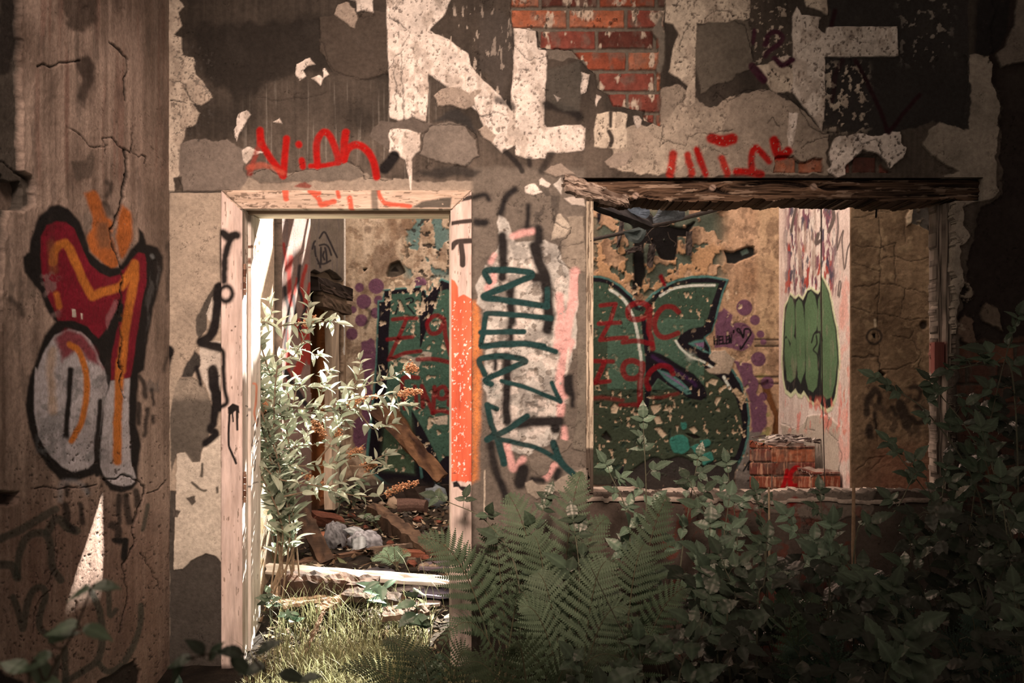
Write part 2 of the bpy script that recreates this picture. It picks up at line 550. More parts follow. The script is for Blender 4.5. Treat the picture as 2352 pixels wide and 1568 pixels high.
    p.poly(Q('z7', '880,1010 1060,1000 1170,1010 1350,1000 1370,1080 1400,1110 1380,1200 1290,1260 1240,1200 1180,1150 1070,1120 1050,1230 960,1240 950,1310 880,1320 800,1270 850,1220 835,1110'), WH, 5, 1.2, .012, var=.12, wear=.1, wf=14)
    # small flakes of cream paint still holding
    for k, q in (('z5', '450,520 520,480 560,465 610,510 560,520 520,560 550,620 490,650 450,590'), ('z5', '580,640 630,605 680,640 650,690'),
                 ('z5', '665,560 690,550 718,600 680,640'), ('z5', '280,980 320,950 345,985'), ('z5', '15,1200 50,1180 120,1200 210,1220 110,1240 60,1310 30,1290'),
                 ('z5', '0,920 50,880 85,920 40,960 20,1060 -20,1080 -20,960'), ('z5', '780,-20 1060,-20 1075,110 1000,80 950,85 930,20'),
                 ('z6', '600,750 660,790 630,820'), ('z6', '940,750 980,770 940,855'), ('z6', '815,580 880,600 870,740 820,750'), ('z7', '420,430 540,410 480,470'),
                 ('px', '538,300 560,262 570,268 556,300 545,325'), ('c1', '730,50 760,25 840,90 820,125 740,100'), ('c1', '600,110 700,90 760,170 700,190 620,170')):
        p.poly(Q(k, q), WH, 3.5, 1.1, .006)
    for k, q in (('z5', '750,120 790,40 850,20 930,60 960,150 930,220 880,190'), ('z5', '1560,760 1620,720 1700,690 1800,710 1870,760 1890,850 1800,880 1650,850 1580,850'),
                 ('z5', '1845,740 1900,710 1950,715 1880,790'), ('z6', '0,1030 60,1005 130,1080 100,1140 40,1110'),
                 ('z6', '1000,1290 1100,1220 1240,1210 1180,1330 1050,1360'), ('z6', '530,1370 580,1320 650,1310 720,1360 790,1390 600,1410')):
        p.poly(Q(k, q), A(158, 126, 104), 4, 1.3, .01)
    p.poly(Q('z5', '1035,1100 1070,1010 1130,955 1250,985 1300,950 1400,935 1480,990 1560,1000 1480,1060 1350,1040 1210,1030 1200,1200 1080,1140'), A(96, 76, 63), 4, 1.3, .003)
    p.poly(Q('z5', '1440,1240 1480,1080 1560,1010 1680,975 1800,1000 1900,1120 1920,1250 1840,1320 1720,1325 1600,1300'), A(118, 95, 79), 5, 1.5, .007)
    p.crack(Q('z5', '1440,1240 1480,1080 1560,1010 1680,975 1800,1000 1900,1120 1920,1250 1840,1320 1720,1325'), .9, .7)
    p.poly(Q('z5', '1560,980 1650,900 1760,880 1850,950 1900,1050 1780,990 1680,970'), A(48, 40, 35), 4, 5, al=.85)
    p.poly(Q('z5', '1400,1390 1560,1340 1800,1330 1950,1370 1850,1420 1600,1420'), A(44, 36, 31), 5, 6, al=.8)
    p.line(Q('z5', '1240,1250 1160,1350'), 13, BLK, 1.5, 4)
    # cream paint peeling down the corner on the left
    p.poly(Q('px', '385,-60 418,-60 412,0 424,15 408,30 418,62 400,78 420,85 420,128 448,132 448,172 470,190 490,225 462,242 440,236 458,262 448,285 428,292 424,318 414,336 412,400 398,440 385,440'), A(196, 160, 132), 3, 1.2, .006, wear=.1, wf=8)
    p.poly(Q('px', '398,410 420,405 415,425 405,438'), DK, 3, 1.5)
    p.crack(Q('z1', '1370,655 1450,655 1490,690 1500,780 1560,830'), 1.2, .8); p.crack(Q('z1', '1370,795 1450,795 1490,820'), 1.2, .8)
    p.mottle(A(70, 57, 48), 6, .33, .05, .7, seed=48, zone=p.box(395, 100, 490, 330, 8))
    # the strip between the corner and the door
    p.poly(Q('z3', '1365,480 1430,230 1540,240 1650,330 1700,480 1700,600 1650,730 1610,830 1600,900 1550,910 1490,880 1470,830 1410,850 1365,990'), A(96, 78, 64), 3, 1.5, -.004)
    p.poly(Q('z3', '1365,240 1560,240 1660,340 1660,390 1365,400'), A(160, 130, 106), 4, 12, al=.7)
    p.poly(Q('z2', '1560,1160 1640,1010 1740,860 1768,900 1700,1010 1640,1140 1660,1250 1590,1310'), A(84, 68, 56), 4, 1.5, -.004)
    p.poly(Q('z2', '1640,1110 1700,990 1768,940 1768,1200 1700,1200 1660,1160'), A(206, 172, 146), 3, 1.3)
    p.poly(Q('z3', '1440,220 1500,100 1560,10 1600,60 1590,150 1540,240'), A(60, 49, 41), 4, 3, -.003)
    p.poly(Q('z3', '1600,-60 1770,-60 1770,440 1700,440 1650,300 1590,200 1600,60'), A(206, 172, 146), 3, 1.3)
    p.poly(Q('z3', '1410,850 1470,830 1540,905 1600,900 1640,760 1768,700 1768,1568 1470,1568 1440,1480 1400,1330'), A(206, 172, 144), 3, 1.3, .004)
    p.poly(Q('px', '388,1130 404,1130 400,1260 420,1300 440,1288 474,1270 494,1277 509,1292 509,1720 388,1720'), A(74, 60, 50), 3, 1.4, -.004)
    p.poly(Q('px', '404,1135 509,1120 509,1292 494,1277 474,1270 440,1288 420,1308 398,1308'), A(204, 170, 142), 2, 1.3, .003)
    for q in ('1490,1200 1560,1180 1570,1230 1530,1260', '1380,1290 1440,1300 1430,1350 1380,1350'):
        p.poly(Q('z3', q), A(92, 74, 61), 3, 1.4)
    for q in ('1625,920 1615,1020', '1540,1070 1620,1130 1650,1135', '1740,1110 1740,1150'):
        p.line(Q('z3', q), 3, A(90, 74, 60), 2, 2)
    sp = dict(jag=2, soft=4)
    p.line(Q('z2', '1790,460 1790,850'), 8, BLK, **sp)
    p.line(Q('z2', '1750,900 1730,1130 1690,1290 1610,1340 1700,1375 1780,1390'), 11, BLK, **sp)
    p.line(Q('z3', '1350,20 1310,250 1300,430'), 12, BLK, **sp)
    p.line(Q('z3', '1700,180 1725,350 1740,470'), 13, BLK, **sp)
    p.line(Q('z3', '1570,150 1610,290'), 5, BLK, **sp)
    p.line(Q('z3', '1720,480 1710,600 1680,650 1725,690 1640,760'), 9, BLK, **sp)
    p.line(Q('px', '390,441 512,441'), 1.4, A(40, 32, 27), .5, 1.2, h=-.004)
    fine_cracks(p, 16, .02, .5, 61, p.box(395, 440, 510, 900, 5))
    # bare brick where the render has gone
    i, a = p.poly(Q('z6', '250,-200 1500,-200 1485,250 1450,420 1455,1010 1330,950 1320,880 1070,840 1040,750 950,700 930,580 870,540 750,400 480,385 465,240 258,215'), MD, 3.5, 1.5)
    bricks(p, i, a, 1172, 15, 134, 48.5, 8, -.024, .8)
    p.poly(Q('z6', '540,400 750,400 860,540 880,560 830,470 720,450 660,490 560,470'), A(112, 90, 74), 4, 1.5, -.006)
    p.poly(Q('z6', '1380,230 1480,100 1490,400 1450,600 1420,560 1440,300'), A(110, 90, 74), 5, 3, -.01)
    p.crack(Q('z6', '258,215 470,240 480,385 750,395 870,540 930,580 950,700 1040,750 1070,840 1320,880 1330,950 1455,1010'), 1.4, .8, -.01, 3)
    for q in ('410,1290 440,1180 560,1170 620,1210 780,1180 780,1290', '960,1300 970,1230 1060,1150 1180,1170 1230,1240 1300,1295'):
        i, a = p.poly(Q('z7', q), MD, 4, 1.3)
        bricks(p, i, a * .9, 1772, 355, 62, 44, 8, -.02)
    wz = sst(.3, .5, p.c[:, 0]) * sst(420, 380, y)
    p.mottle(A(92, 70, 57), 5, .36, .05, .75, .003, 70, fy=7, zone=wz)
    p.mottle(A(150, 118, 96), 24, .14, .14, .5, None, 71, fy=40, zone=wz)
    # dark sprayed marks and streaks among the letters
    p.line(Q('z6', '150,800 240,830 270,860'), 8, BLK, 2, 5, al=.8)
    p.line(Q('z6', '540,840 700,870 800,930'), 10, BLK, 2, 6, al=.85)
    p.line(Q('z6', '210,1210 300,1300 345,1370'), 6, BLK, 1, 3, al=.85)
    p.line(Q('z6', '400,1270 405,1320'), 6, BLK, 1, 4, al=.8); p.line(Q('z6', '580,1235 500,1370'), 8, BLK, 1, 5, al=.7)
    p.mottle(A(196, 160, 134), 9, .34, .04, .7, seed=50, fy=30, zone=p.box(1020, 20, 1175, 230, 15))
    p.poly(Q('z6', '0,90 200,90 270,200 260,560 180,760 60,600 0,560'), A(80, 64, 54), 5, 8, al=.5)
    p.poly(Q('z6', '530,560 800,480 830,640 800,900 690,880 540,800'), A(84, 70, 58), 4, 4, al=.6)
    pr = dict(jag=1.5, soft=3)
    pur = A(64, 24, 34)
    p.line(Q('z7', '350,340 380,260 440,240 480,280 450,330 380,380 350,420'), 6, pur, **pr)
    p.line(Q('z7', '420,440 480,490 550,450'), 7, pur, **pr)
    p.line(Q('z7', '250,500 340,600'), 9, pur, **pr); p.line(Q('z7', '270,230 260,320'), 5, pur, **pr)
    dv = A(46, 20, 22)
    p.line(Q('z7', '1030,460 1150,680 1220,850 1270,1000'), 5, dv, **pr)
    p.line(Q('z7', '1270,1000 1400,840 1510,710'), 5, dv, **pr); p.line(Q('z7', '930,450 880,560 850,760'), 6, dv, al=.7, **pr)
    p.line(Q('z7', '870,80 850,190'), 5, dv, **pr)
    # red sprayed names
    rd = dict(jag=.8, soft=3, wear=.03)
    p.line(Q('z5', '165,1045 172,1150'), 8.5, RED, **rd); p.line(Q('z5', '172,1140 250,1265 350,1405'), 8, RED, **rd)
    p.line(Q('z5', '376,1110 362,1260 352,1410'), 8, RED, **rd)
    p.line(Q('z5', '165,1150 110,1300 85,1390'), 6, A(150, 40, 28), al=.6, jag=2, soft=4); p.line(Q('z5', '80,1335 200,1320 350,1390'), 6, A(190, 80, 55), al=.5, jag=3, soft=4)
    p.line(Q('z5', '475,1155 477,1160'), 8, RED, **rd); p.line(Q('z5', '498,1285 508,1335'), 7, RED, **rd)
    p.line(Q('z5', '625,1330 615,1160 650,1075 690,1060 735,1110 780,1230 790,1300'), 8, RED, **rd)
    p.line(Q('z5', '570,1330 680,1325 790,1305'), 6, RED, **rd)
    p.line(Q('z5', '850,1060 838,1170 835,1280'), 9, RED, **rd)
    p.line(Q('z5', '838,1270 870,1190 940,1160 1010,1195 1070,1290 1098,1420'), 8.5, RED, **rd)
    p.poly(Q('z5', '435,1500 520,1450 580,1490 560,1510'), A(120, 40, 28), 3, 2, al=.8)
    rr = A(160, 40, 28)
    r2 = dict(jag=2, soft=4, wear=.16, wf=6)
    p.line(Q('z6', '1555,1230 1530,1400'), 9, rr, **r2); p.line(Q('z6', '1670,1240 1700,1390'), 8, rr, **r2)
    p.line(Q('z6', '1745,1200 1780,1310 1810,1390'), 8, RED, **r2)
    p.line(Q('z6', '1860,1110 1950,1130 2030,1110'), 12, RED, **r2); p.line(Q('z6', '1940,1270 1985,1390'), 8, rr, **r2)
    p.line(Q('z7', '130,1290 200,1290 320,1310'), 8, RED, **r2); p.line(Q('z7', '250,1290 245,1180 275,1110 320,1150 380,1210'), 8, RED, **r2)
    p.line(Q('z7', '420,1050 440,1150 490,1160 520,1130'), 11, RED, **r2)
    # ---- the pier between door and window
    p.poly(Q('px', '1085,690 1098,690 1106,760 1104,900 1100,1000 1098,1100 1085,1110'), A(220, 120, 60), 3, 8, al=.85, grain=.3)
    wb = A(196, 168, 146)
    p.poly(Q('c1', '345,420 390,388 440,400 480,500 510,610 640,600 780,590 880,640 930,720 950,790 1030,870 1085,890 1090,1250 1080,1568 830,1568 250,1540 230,1220 170,1150 175,1010 240,830 350,690 380,600'), wb, 5, 2, .004, var=.2, wear=.12, wf=16)
    p.poly(Q('c2', '200,300 260,60 480,0 1000,0 990,180 900,300 880,480 900,640 860,860 720,920 600,1000 430,960 330,760 260,560'), wb, 6, 3, .004, var=.2, wear=.14, wf=16)
    p.mottle(A(118, 95, 78), 15, .22, .05, .7, -.001, 52, zone=p.box(1105, 560, 1300, 1060, 10))
    p.poly(Q('c1', '850,600 910,370 950,360 1010,470 1000,550 930,590'), A(180, 148, 122), 4, 1.5, .006)
    p.poly(Q('c1', '930,640 1000,480 1000,380 1150,380 1155,870 1030,880 940,770'), A(146, 118, 96), 4, 1.5, .007)
    p.crack(Q('c1', '870,330 890,450 1010,480 1000,560 920,640 930,770 1030,880'), 1, .8)
    p.crack(Q('c1', '920,650 1050,640 1140,620'), .8, .6); p.crack(Q('c1', '930,770 1060,760 1070,860'), .8, .6)
    p.poly(Q('c1', '960,220 1140,190 1155,290 1090,285 1030,280'), A(196, 162, 138), 4, 1.5, .008)
    p.poly(Q('c1', '860,90 930,30 945,90 940,190 900,150'), A(204, 172, 148), 4, 1.5, .006)
    p.mottle(A(58, 47, 40), 22, .12, .12, .6, seed=54, zone=p.box(1190, 430, 1290, 540, 12))
    p.mottle(A(74, 60, 51), 34, .12, .16, .5, None, 57, zone=p.box(1110, 540, 1300, 1100, 14))
    p.mottle(A(232, 204, 184), 20, .2, .1, .6, .002, 58, zone=p.box(1130, 600, 1300, 1000, 14))
    pk = A(226, 150, 132)
    pks = dict(jag=2, soft=5, al=.85, wear=.06)
    p.line(Q('c1', '1060,880 1040,1150 1000,1350 960,1568'), 11, pk, **pks); p.line(Q('c1', '920,1100 930,1300 900,1560'), 9, pk, **pks)
    p.line(Q('c2', '975,20 910,180 880,330 905,480'), 10, pk, **pks); p.line(Q('c2', '890,560 885,650'), 9, pk, **pks)
    p.line(Q('c1', '340,730 300,790'), 6, pk, **pks); p.line(Q('c1', '330,900 330,960 270,1020'), 8, pk, **pks)
    p.line(Q('c1', '500,560 590,530 680,520'), 7, pk, **pks); p.line(Q('c2', '425,900 450,1020 490,1110 560,1030'), 8, pk, **pks)
    p.line(Q('c2', '760,1180 840,1080'), 8, pk, **pks); p.line(Q('c2', '910,760 920,840'), 7, pk, **pks)
    p.line(Q('c2', '960,80 930,300'), 3, WH, 2, 3)
    sb = dict(jag=2, soft=6)
    bk = A(36, 29, 26)
    p.line(Q('c1', '515,140 440,210 390,360'), 8, bk, **sb); p.line(Q('c1', '640,285 640,380 628,470'), 6, bk, **sb)
    p.line(Q('c1', '405,560 410,680 420,830 410,930'), 11, bk, **sb); p.line(Q('c1', '735,500 735,600'), 10, bk, **sb)
    p.line(Q('c1', '700,650 730,760 765,860 800,960 815,1150 825,1300 815,1400'), 13, bk, **sb)
    p.line(Q('c1', '690,930 780,930'), 11, bk, **sb)
    p.line(Q('c1', '480,1000 490,1200 490,1330'), 10, bk, **sb); p.line(Q('c1', '480,1380 480,1480'), 8, bk, **sb)
    p.line(Q('c2', '330,130 330,250'), 6, bk, **sb); p.line(Q('c2', '430,140 430,320 420,500 430,690'), 11, bk, **sb)
    p.line(Q('c2', '520,720 700,705 880,700'), 12, bk, **sb); p.line(Q('c2', '840,710 840,770'), 12, bk, **sb)
    p.line(Q('c2', '285,900 320,1080 380,1250 420,1390'), 9, bk, **sb)
    p.line(Q('c2', '565,1120 540,1230'), 15, bk, **sb); p.line(Q('c2', '640,1200 730,1210'), 7, bk, **sb)
    p.line(Q('c2', '870,1120 850,1180'), 8, bk, **sb); p.line(Q('c2', '805,1300 760,1380'), 9, bk, **sb)
    p.line(Q('c2', '950,330 960,440'), 12, bk, **sb); p.line(Q('c2', '985,460 990,570'), 6, bk, **sb)
    p.line(Q('c1', '150,210 260,190 280,235'), 6, bk, **sb); p.line(Q('c1', '180,430 250,440'), 9, bk, **sb)
    p.poly(Q('c2', '620,1050 700,1000 830,1040 760,1170 700,1180 640,1120'), A(120, 97, 80), 4, 1.4, .006)
    p.poly(Q('c2', '580,1230 640,1210 690,1250 770,1240 770,1320 690,1360 600,1320'), A(150, 122, 100), 4, 1.4, .006)
    p.poly(Q('c2', '810,1250 860,1200 1000,1120 1100,1100 1100,1300 900,1310 830,1300'), A(150, 122, 100), 4, 1.4, .005)
    p.poly(Q('c2', '850,870 900,845 985,870 950,940 880,980'), A(118, 94, 77), 3, 1.4, .007)
    p.poly(Q('c2', '1030,0 1105,0 1105,960 1035,950 985,930 1030,620'), A(120, 98, 80), 2, 1.5, .008)
    p.poly(Q('c1', '1090,890 1160,890 1160,1568 1085,1568'), A(118, 96, 79), 2, 1.5, .008)
    p.line(Q('c2', '235,1120 235,1480'), 1.4, CRM, 1.5, 1.2, wear=.25)
    tl = A(32, 54, 48)
    tk = dict(jag=.8, soft=2)
    p.line(Q('c1', '290,965 250,890 290,862 470,865 650,885 672,905 640,930 430,1020 235,1100 400,1130 620,1160 810,1190'), 7.5, tl, **tk)
    p.line(Q('c1', '812,1190 812,1035'), 6.5, tl, **tk)
    p.line(Q('c1', '845,1298 560,1270 290,1252 255,1290 240,1420 225,1545 400,1525 600,1520 780,1545'), 6.5, tl, **tk)
    p.line(Q('c1', '215,1425 400,1420 600,1416'), 6.5, tl, **tk)
    p.line(Q('c2', '205,55 400,45 600,38 740,70 845,102'), 6.5, tl, **tk)
    p.line(Q('c2', '235,300 190,180 260,150 400,140 520,158 588,185 520,215 380,280 245,345 290,380'), 7, tl, **tk)
    p.line(Q('c2', '380,355 560,400 720,460 870,520'), 5.5, tl, **tk); p.line(Q('c2', '812,368 850,460 885,530'), 5.5, tl, **tk)
    p.line(Q('c2', '260,560 290,720 320,800 255,860'), 7, tl, **tk); p.line(Q('c2', '255,555 340,590'), 6, tl, **tk)
    p.line(Q('c2', '260,855 430,770 598,655'), 7, tl, **tk); p.line(Q('c2', '345,850 390,1000 400,1060'), 8, tl, **tk)
    p.line(Q('c2', '350,850 600,905 730,950 860,1030'), 6, tl, **tk); p.line(Q('c2', '825,885 870,1010 930,1090 995,1150'), 8, tl, **tk)
    p.line(Q('c2', '300,400 330,460'), 12, tl, 2, 9, al=.4)
    # below the sill
    p.poly(Q('px', '1345,1135 2210,1128 2210,1700 1345,1700'), A(92, 70, 57), 4, 4, .0)
    p.poly(Q('px', '1560,1130 2010,1126 2000,1180 1900,1195 1780,1180 1640,1165'), A(128, 102, 84), 5, 3, .004)
    p.mottle(A(120, 52, 36), 24, .25, .08, .6, seed=56, zone=p.box(1500, 1150, 2000, 1600, 20))
    p.line(Q('r2', '290,1330 310,1300'), 8, A(130, 30, 24), 3, 5)
    # grime, hairline cracks, dust
    fine_cracks(p, 34, .018, .75, 63)
    fine_cracks(p, 13, .02, .35, 64, sst(.25, .5, p.c[:, 0]))
    for q in ('z6|280,300 360,480 440,490 540,460', 'z6|310,680 350,580 400,560', 'z6|0,920 60,930 100,890 210,920', 'z6|1600,110 1560,60 1590,0', 'z6|1800,150 1900,90 2000,80',
              'z6|1450,1160 1500,1130 1640,1170 1700,1080 1900,1060 2030,1050', 'z6|1475,1010 1450,1160', 'z6|1620,400 1640,280 1680,200', 'z5|1345,260 1310,400 1200,560', 'z5|1190,130 1345,260',
              'z5|1245,560 1245,900', 'z5|1300,430 1305,960', 'z5|2000,900 1930,930 1890,850', 'z7|0,700 80,770 180,700 300,670 420,700 520,720 640,850 720,960 790,1000 890,980', 'z7|130,160 190,200 260,450',
              'z7|1000,1010 1070,1080 1180,1050 1220,1200', 'z7|640,1110 720,1050 830,1020', 'z6|0,560 60,640', 'z7|370,930 400,880 440,960'):
        k, v = q.split('|')
        p.crack(Q(k, v), .9, .75)
    p.where(sst(.1, .7, fbm(x / 60, y / 60, 5, 66)) * .25, A(70, 56, 46))
    p.h += .0012 * fbm(x / 9, y / 9, 3, 68)


RAG = cr(Q('px', '1300,470 1300,405 1420,405 1700,406 2000,405 2246,406 2262,420 2262,455 2210,462'), 2)


def hole_front(x, y, p):
    j = 5 * vn(y / 16, x * 0 + 3, 6) + 3 * vn(y / 5, x * 0 + 8, 7)
    jx = 4 * vn(x / 20, x * 0 + 1, 5) + 3 * vn(x / 6, x * 0 + 4, 9)
    door = (x > 541) & (x < 1052) & (y > 462)
    win = (x > 1349) & (x < 2192 + j) & (y > 407) & (y < 1134 - (x - 1350) * .008 + jx)
    beam = (x > 1294) & (x < 2256) & (y > 408) & (y < 463) & (y < 425 + (x - 1294) * .55)
    return door | win | beam


def rng(a, b, s):
    return np.linspace(a, b, int(round(abs(b - a) / s)) + 1)


# ------------------------------------------------------------------ the yard wall with the doorway and the window
WL = -1.457                                       # the flank wall stands here
ux = (rng(386, 2420, 2.0) - CX) / 540
vz = CH - (rng(1650, -30, 2.0) - HY) / 540
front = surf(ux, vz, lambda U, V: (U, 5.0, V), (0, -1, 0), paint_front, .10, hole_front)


def X5(px): return (px - CX) * 5 / F
def Z5(py): return CH - (py - HY) * 5 / F


dx0, dx1, dz1 = X5(541), X5(1052), Z5(462)
wx0, wx1, wz0, wz1 = X5(1349), X5(2200), Z5(1140), Z5(407)
zb1 = Z5(468)
core = boxes([(-1.9, dx0, 5.05, 5.34, -.3, 4.9), (dx1, wx0, 5.05, 5.34, -.3, zb1), (wx1, 3.6, 5.05, 5.34, -.3, zb1),
              (dx1, X5(1290), 5.05, 5.34, zb1, wz1), (X5(2260), 3.6, 5.05, 5.34, zb1, wz1), (dx1, 3.6, 5.05, 5.34, wz1, 4.9),
              (dx0, dx1, 5.05, 5.34, dz1, 4.9), (wx0, wx1, 5.05, 5.34, -.3, wz0 - .03),
              (-1.9, 3.6, 5.002, 5.05, vz.max() - .004, 4.9), (X5(2419), 3.6, 5.002, 5.05, -.3, 2.95)], A(110, 86, 70))
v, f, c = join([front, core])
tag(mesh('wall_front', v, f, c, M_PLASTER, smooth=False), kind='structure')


# ------------------------------------------------------------------ the flank wall on the left with the big sprayed piece
def paint_left(p):
    x, y = p.x, p.y
    n = fbm(x / 60, y / 130, 5, 101)
    st = fbm(x / 9, y / 260, 4, 102)
    t = np.clip(.5 + .7 * n + .55 * st, 0, 1)[:, None]
    p.c[:] = A(126, 95, 77) * (1 - t) + A(198, 154, 128) * t
    p.h[:] = .003 * n
    rs = sst(.1, .5, fbm(x / 14, y / 300, 3, 103)) * p.box(45, -300, 400, 420, 30) * .5
    p.where(rs, A(140, 92, 74))
    p.mottle(A(74, 54, 44), 40, .26, .12, .45, -.002, 104, fy=160, zone=p.box(130, -200, 400, 420, 40))
    p.mottle(A(90, 72, 60), 20, .36, .1, .4, -.001, 105, fy=110)
    p.poly(Q('z1', '600,480 700,430 760,520 740,700 690,860 620,760 650,640'), A(58, 42, 34), 6, 6, al=.8)
    p.poly(Q('z1', '480,-100 780,-100 760,200 650,260 560,220 510,80'), A(66, 48, 38), 9, 6, al=.8)
    p.poly(Q('z1', '570,1290 680,1270 740,1200 760,1330 720,1420 620,1440'), A(96, 74, 60), 5, 4, al=.8)
    p.where(p.box(330, -200, 395, 1600, 14) * .35, A(104, 78, 60))
    p.where(p.box(0, 1150, 395, 1700, 90) * .55, A(128, 84, 66))
    # broken outer edge and missing stones at the near end
    p.poly(Q('px', '-300,-200 45,-200 50,300 52,392 70,402 82,430 76,470 50,486 18,482 8,560 2,760 -300,760'), A(84, 68, 56), 4, 2, -.02, var=.25)
    p.poly(Q('z1', '60,-60 170,-60 170,420 120,600 50,600 20,440'), A(30, 23, 20), 7, 8, al=.8)
    p.poly(Q('z2', '-600,-20 60,0 130,60 200,60 225,120 215,230 180,290 60,280 -600,300'), A(20, 14, 12), 5, 2, -.09)
    p.crack(Q('z1', '-60,1300 60,1300 180,1380 260,1420'), 2, .8)
    p.poly(Q('z3', '-200,1160 150,1150 130,1230 0,1260 -200,1280'), A(40, 29, 24), 4, 4, -.03, al=.9)
    p.poly(Q('px', '-300,1520 0,1540 60,1568 100,1700 -300,1700'), A(40, 30, 26), 6, 5)
    p.poly(Q('z4', '850,1568 960,1500 1090,1420 1160,1370 1200,1450 1205,1700 850,1700'), A(50, 36, 29), 4, 2, -.008)
    # grey-green scrawl low on the wall
    gg = A(66, 62, 50)
    gk = dict(jag=1, soft=3, al=.8, wear=.05)
    p.line(Q('z4', '0,330 200,240 330,160 480,75'), 9, gg, **gk)
    p.line(Q('z4', '150,640 170,460 240,310 350,275 410,310 440,420 450,560 520,680'), 9, gg, **gk)
    p.line(Q('z4', '410,270 470,170 530,170 580,230 660,260'), 10, gg, **gk)
    p.line(Q('z4', '0,550 100,560 150,660'), 10, gg, **gk)
    p.line(Q('z4', '115,830 160,960 195,1100 230,900 290,770 370,750 390,830 350,960 340,1090 440,1180'), 8, gg, **gk)
    p.line(Q('z4', '790,780 860,950 880,1150 850,1350 700,1480 560,1560'), 8, gg, **gk)
    p.line(Q('z4', '1220,900 1210,1060 1150,1250 1040,1420 930,1470 850,1400'), 7, gg, **gk)
    p.line(Q('z4', '940,760 945,980 1000,940'), 6, gg, **gk); p.line(Q('z4', '560,1280 560,1568'), 8, gg, **gk)
    p.line(Q('z4', '460,1568 500,1350'), 7, gg, **gk); p.line(Q('z4', '1270,40 1230,250'), 5, gg, **gk)
    # orange flames
    og = A(196, 98, 42)
    p.poly(Q('z2', '680,150 760,130 810,210 850,330 900,380 900,500 940,640 950,700 930,740 870,760 800,690 720,600 700,520 745,420 720,280'), og, 2, 5, smooth=True, wear=.07, var=.2)
    p.poly(Q('z2', '980,250 1040,300 1062,400 1050,550 1000,660 960,660 930,500 950,360'), og, 2, 5, smooth=True, wear=.06, var=.2)
    p.poly(Q('z2', '790,390 860,380 890,480 880,600 800,600 770,500'), A(130, 84, 56), 4, 8, al=.7)
    p.poly(Q('z2', '660,340 690,300 740,380 740,430 700,460 670,420'), A(150, 118, 98), 3, 4)
    # black silhouette of the piece
    bl = A(24, 20, 19)
    p.poly(Q('z2', '230,620 240,520 310,330 400,255 470,245 550,280 640,380 690,500 720,620 800,700 890,745 955,740 1040,620 1105,540 1112,430 1150,470 1172,560 1260,580 1305,660 1305,760 1270,900 1230,1080 1190,1300 1150,1568') + Q('z3', '1110,200 1090,600 1130,780 1100,1000 1105,1070 1060,1130 960,1155 880,1130 830,1060 780,1000 600,1062 480,1050 380,950 290,800 230,640 200,450 230,250 300,60') + Q('z2', '300,1440 350,1290 440,1180 380,1100 320,950 250,850 200,790 180,660'), bl, 1.5, 4)
    p.mottle(A(92, 80, 72), 18, .3, .1, .55, seed=107, fy=60, zone=p.box(335, 560, 370, 900, 6))
    # red body
    rd = A(132, 18, 34)
    p.poly(Q('z2', '320,640 325,500 370,410 450,375 530,385 590,430 650,570 720,720 800,790 880,825 960,800 1060,680 1110,625 1155,640 1172,720 1170,850 1130,1080 1080,1400 1060,1568') + Q('z3', '1040,235 960,250 890,255') + Q('z2', '890,1500 910,1380 950,1190 985,1180 978,1010 950,1000 930,1120 860,1220 785,1315 700,1215 600,1175 460,1170 430,1090 370,960 335,800'), rd, 1.2, 2.5, var=.14)
    p.poly(Q('z2', '940,1060 985,1000 985,1180 960,1180 930,1250 890,1400 870,1568') + Q('z3', '885,340 868,345 850,200 800,50') + Q('z2', '790,1320 850,1240'), bl, 1, 2)
    p.mottle(A(150, 112, 100), 20, .16, .12, .6, seed=108, zone=p.box(95, 620, 135, 730, 12))
    p.poly(Q('z2', '860,1130 910,1010 940,1010 920,1110 860,1240 845,1200'), A(168, 96, 92), 3, 3, al=.8)
    p.poly(Q('z2', '575,1080 605,1080 610,1140 580,1145'), WH, 1, 1); p.poly(Q('z2', '648,1110 662,1110 660,1160 650,1160'), WH, 1, 1)
    # white oval and stem
    wt = A(196, 168, 156)
    p.poly(Q('z2', '300,1568 360,1400 440,1290 550,1240 650,1260 730,1330 790,1470 840,1568') + Q('z3', '865,300 820,500 790,700 770,900 700,960 590,990 500,950 400,850 310,700 270,500 270,300 285,150'), wt, 1.2, 2.5, var=.16)
    p.poly(Q('z2', '450,1330 520,1250 640,1260 730,1340 790,1480 830,1568') + Q('z3', '830,150 760,110 700,90 640,20 560,40 510,80') + Q('z2', '500,1500 480,1420'), rd, 5, 8, al=.9, wear=.06)
    p.poly(Q('z3', '890,262 960,250 1040,235 1030,600 1050,900 1090,1050 1050,1090 980,1100 900,1080 830,1020 805,950 815,650 835,420'), wt, 1.2, 2.5, var=.16)
    p.mottle(A(120, 108, 100), 17, .12, .14, .55, seed=109, zone=p.box(85, 840, 245, 1060, 12))
    p.line(Q('z3', '800,420 790,560 775,750 772,920 780,1010'), 5.5, bl, .8, 3)
    p.line(Q('z3', '565,170 550,400 535,560 530,700'), 6.5, bl, .8, 3.5)
    p.line(Q('z3', '500,700 520,900'), 5, A(110, 100, 96), 2, 6, al=.5)
    # orange bands
    ob = A(206, 108, 40)
    p.line(Q('z2', '420,700 430,620 470,565 520,550 560,600 650,820 740,980 800,950 880,930 970,900 1035,800 1075,720 1075,830 1045,1000 1010,1200 985,1400 975,1568') + Q('z3', '965,100 955,300 940,600 940,900'), 10, ob, 1, 3.5, smooth=False, var=.15, wear=.02)
    p.line(Q('z2', '410,560 415,680 430,760'), 10, A(150, 80, 44), 2, 7, al=.6)
    p.line(Q('z3', '560,-30 630,20 680,150 695,280 685,430 650,590 600,690 570,740'), 7, ob, .8, 3, wear=.03)
    p.line(Q('z3', '420,20 400,160 410,330 420,500'), 9, A(214, 160, 120), 2, 7, al=.6)
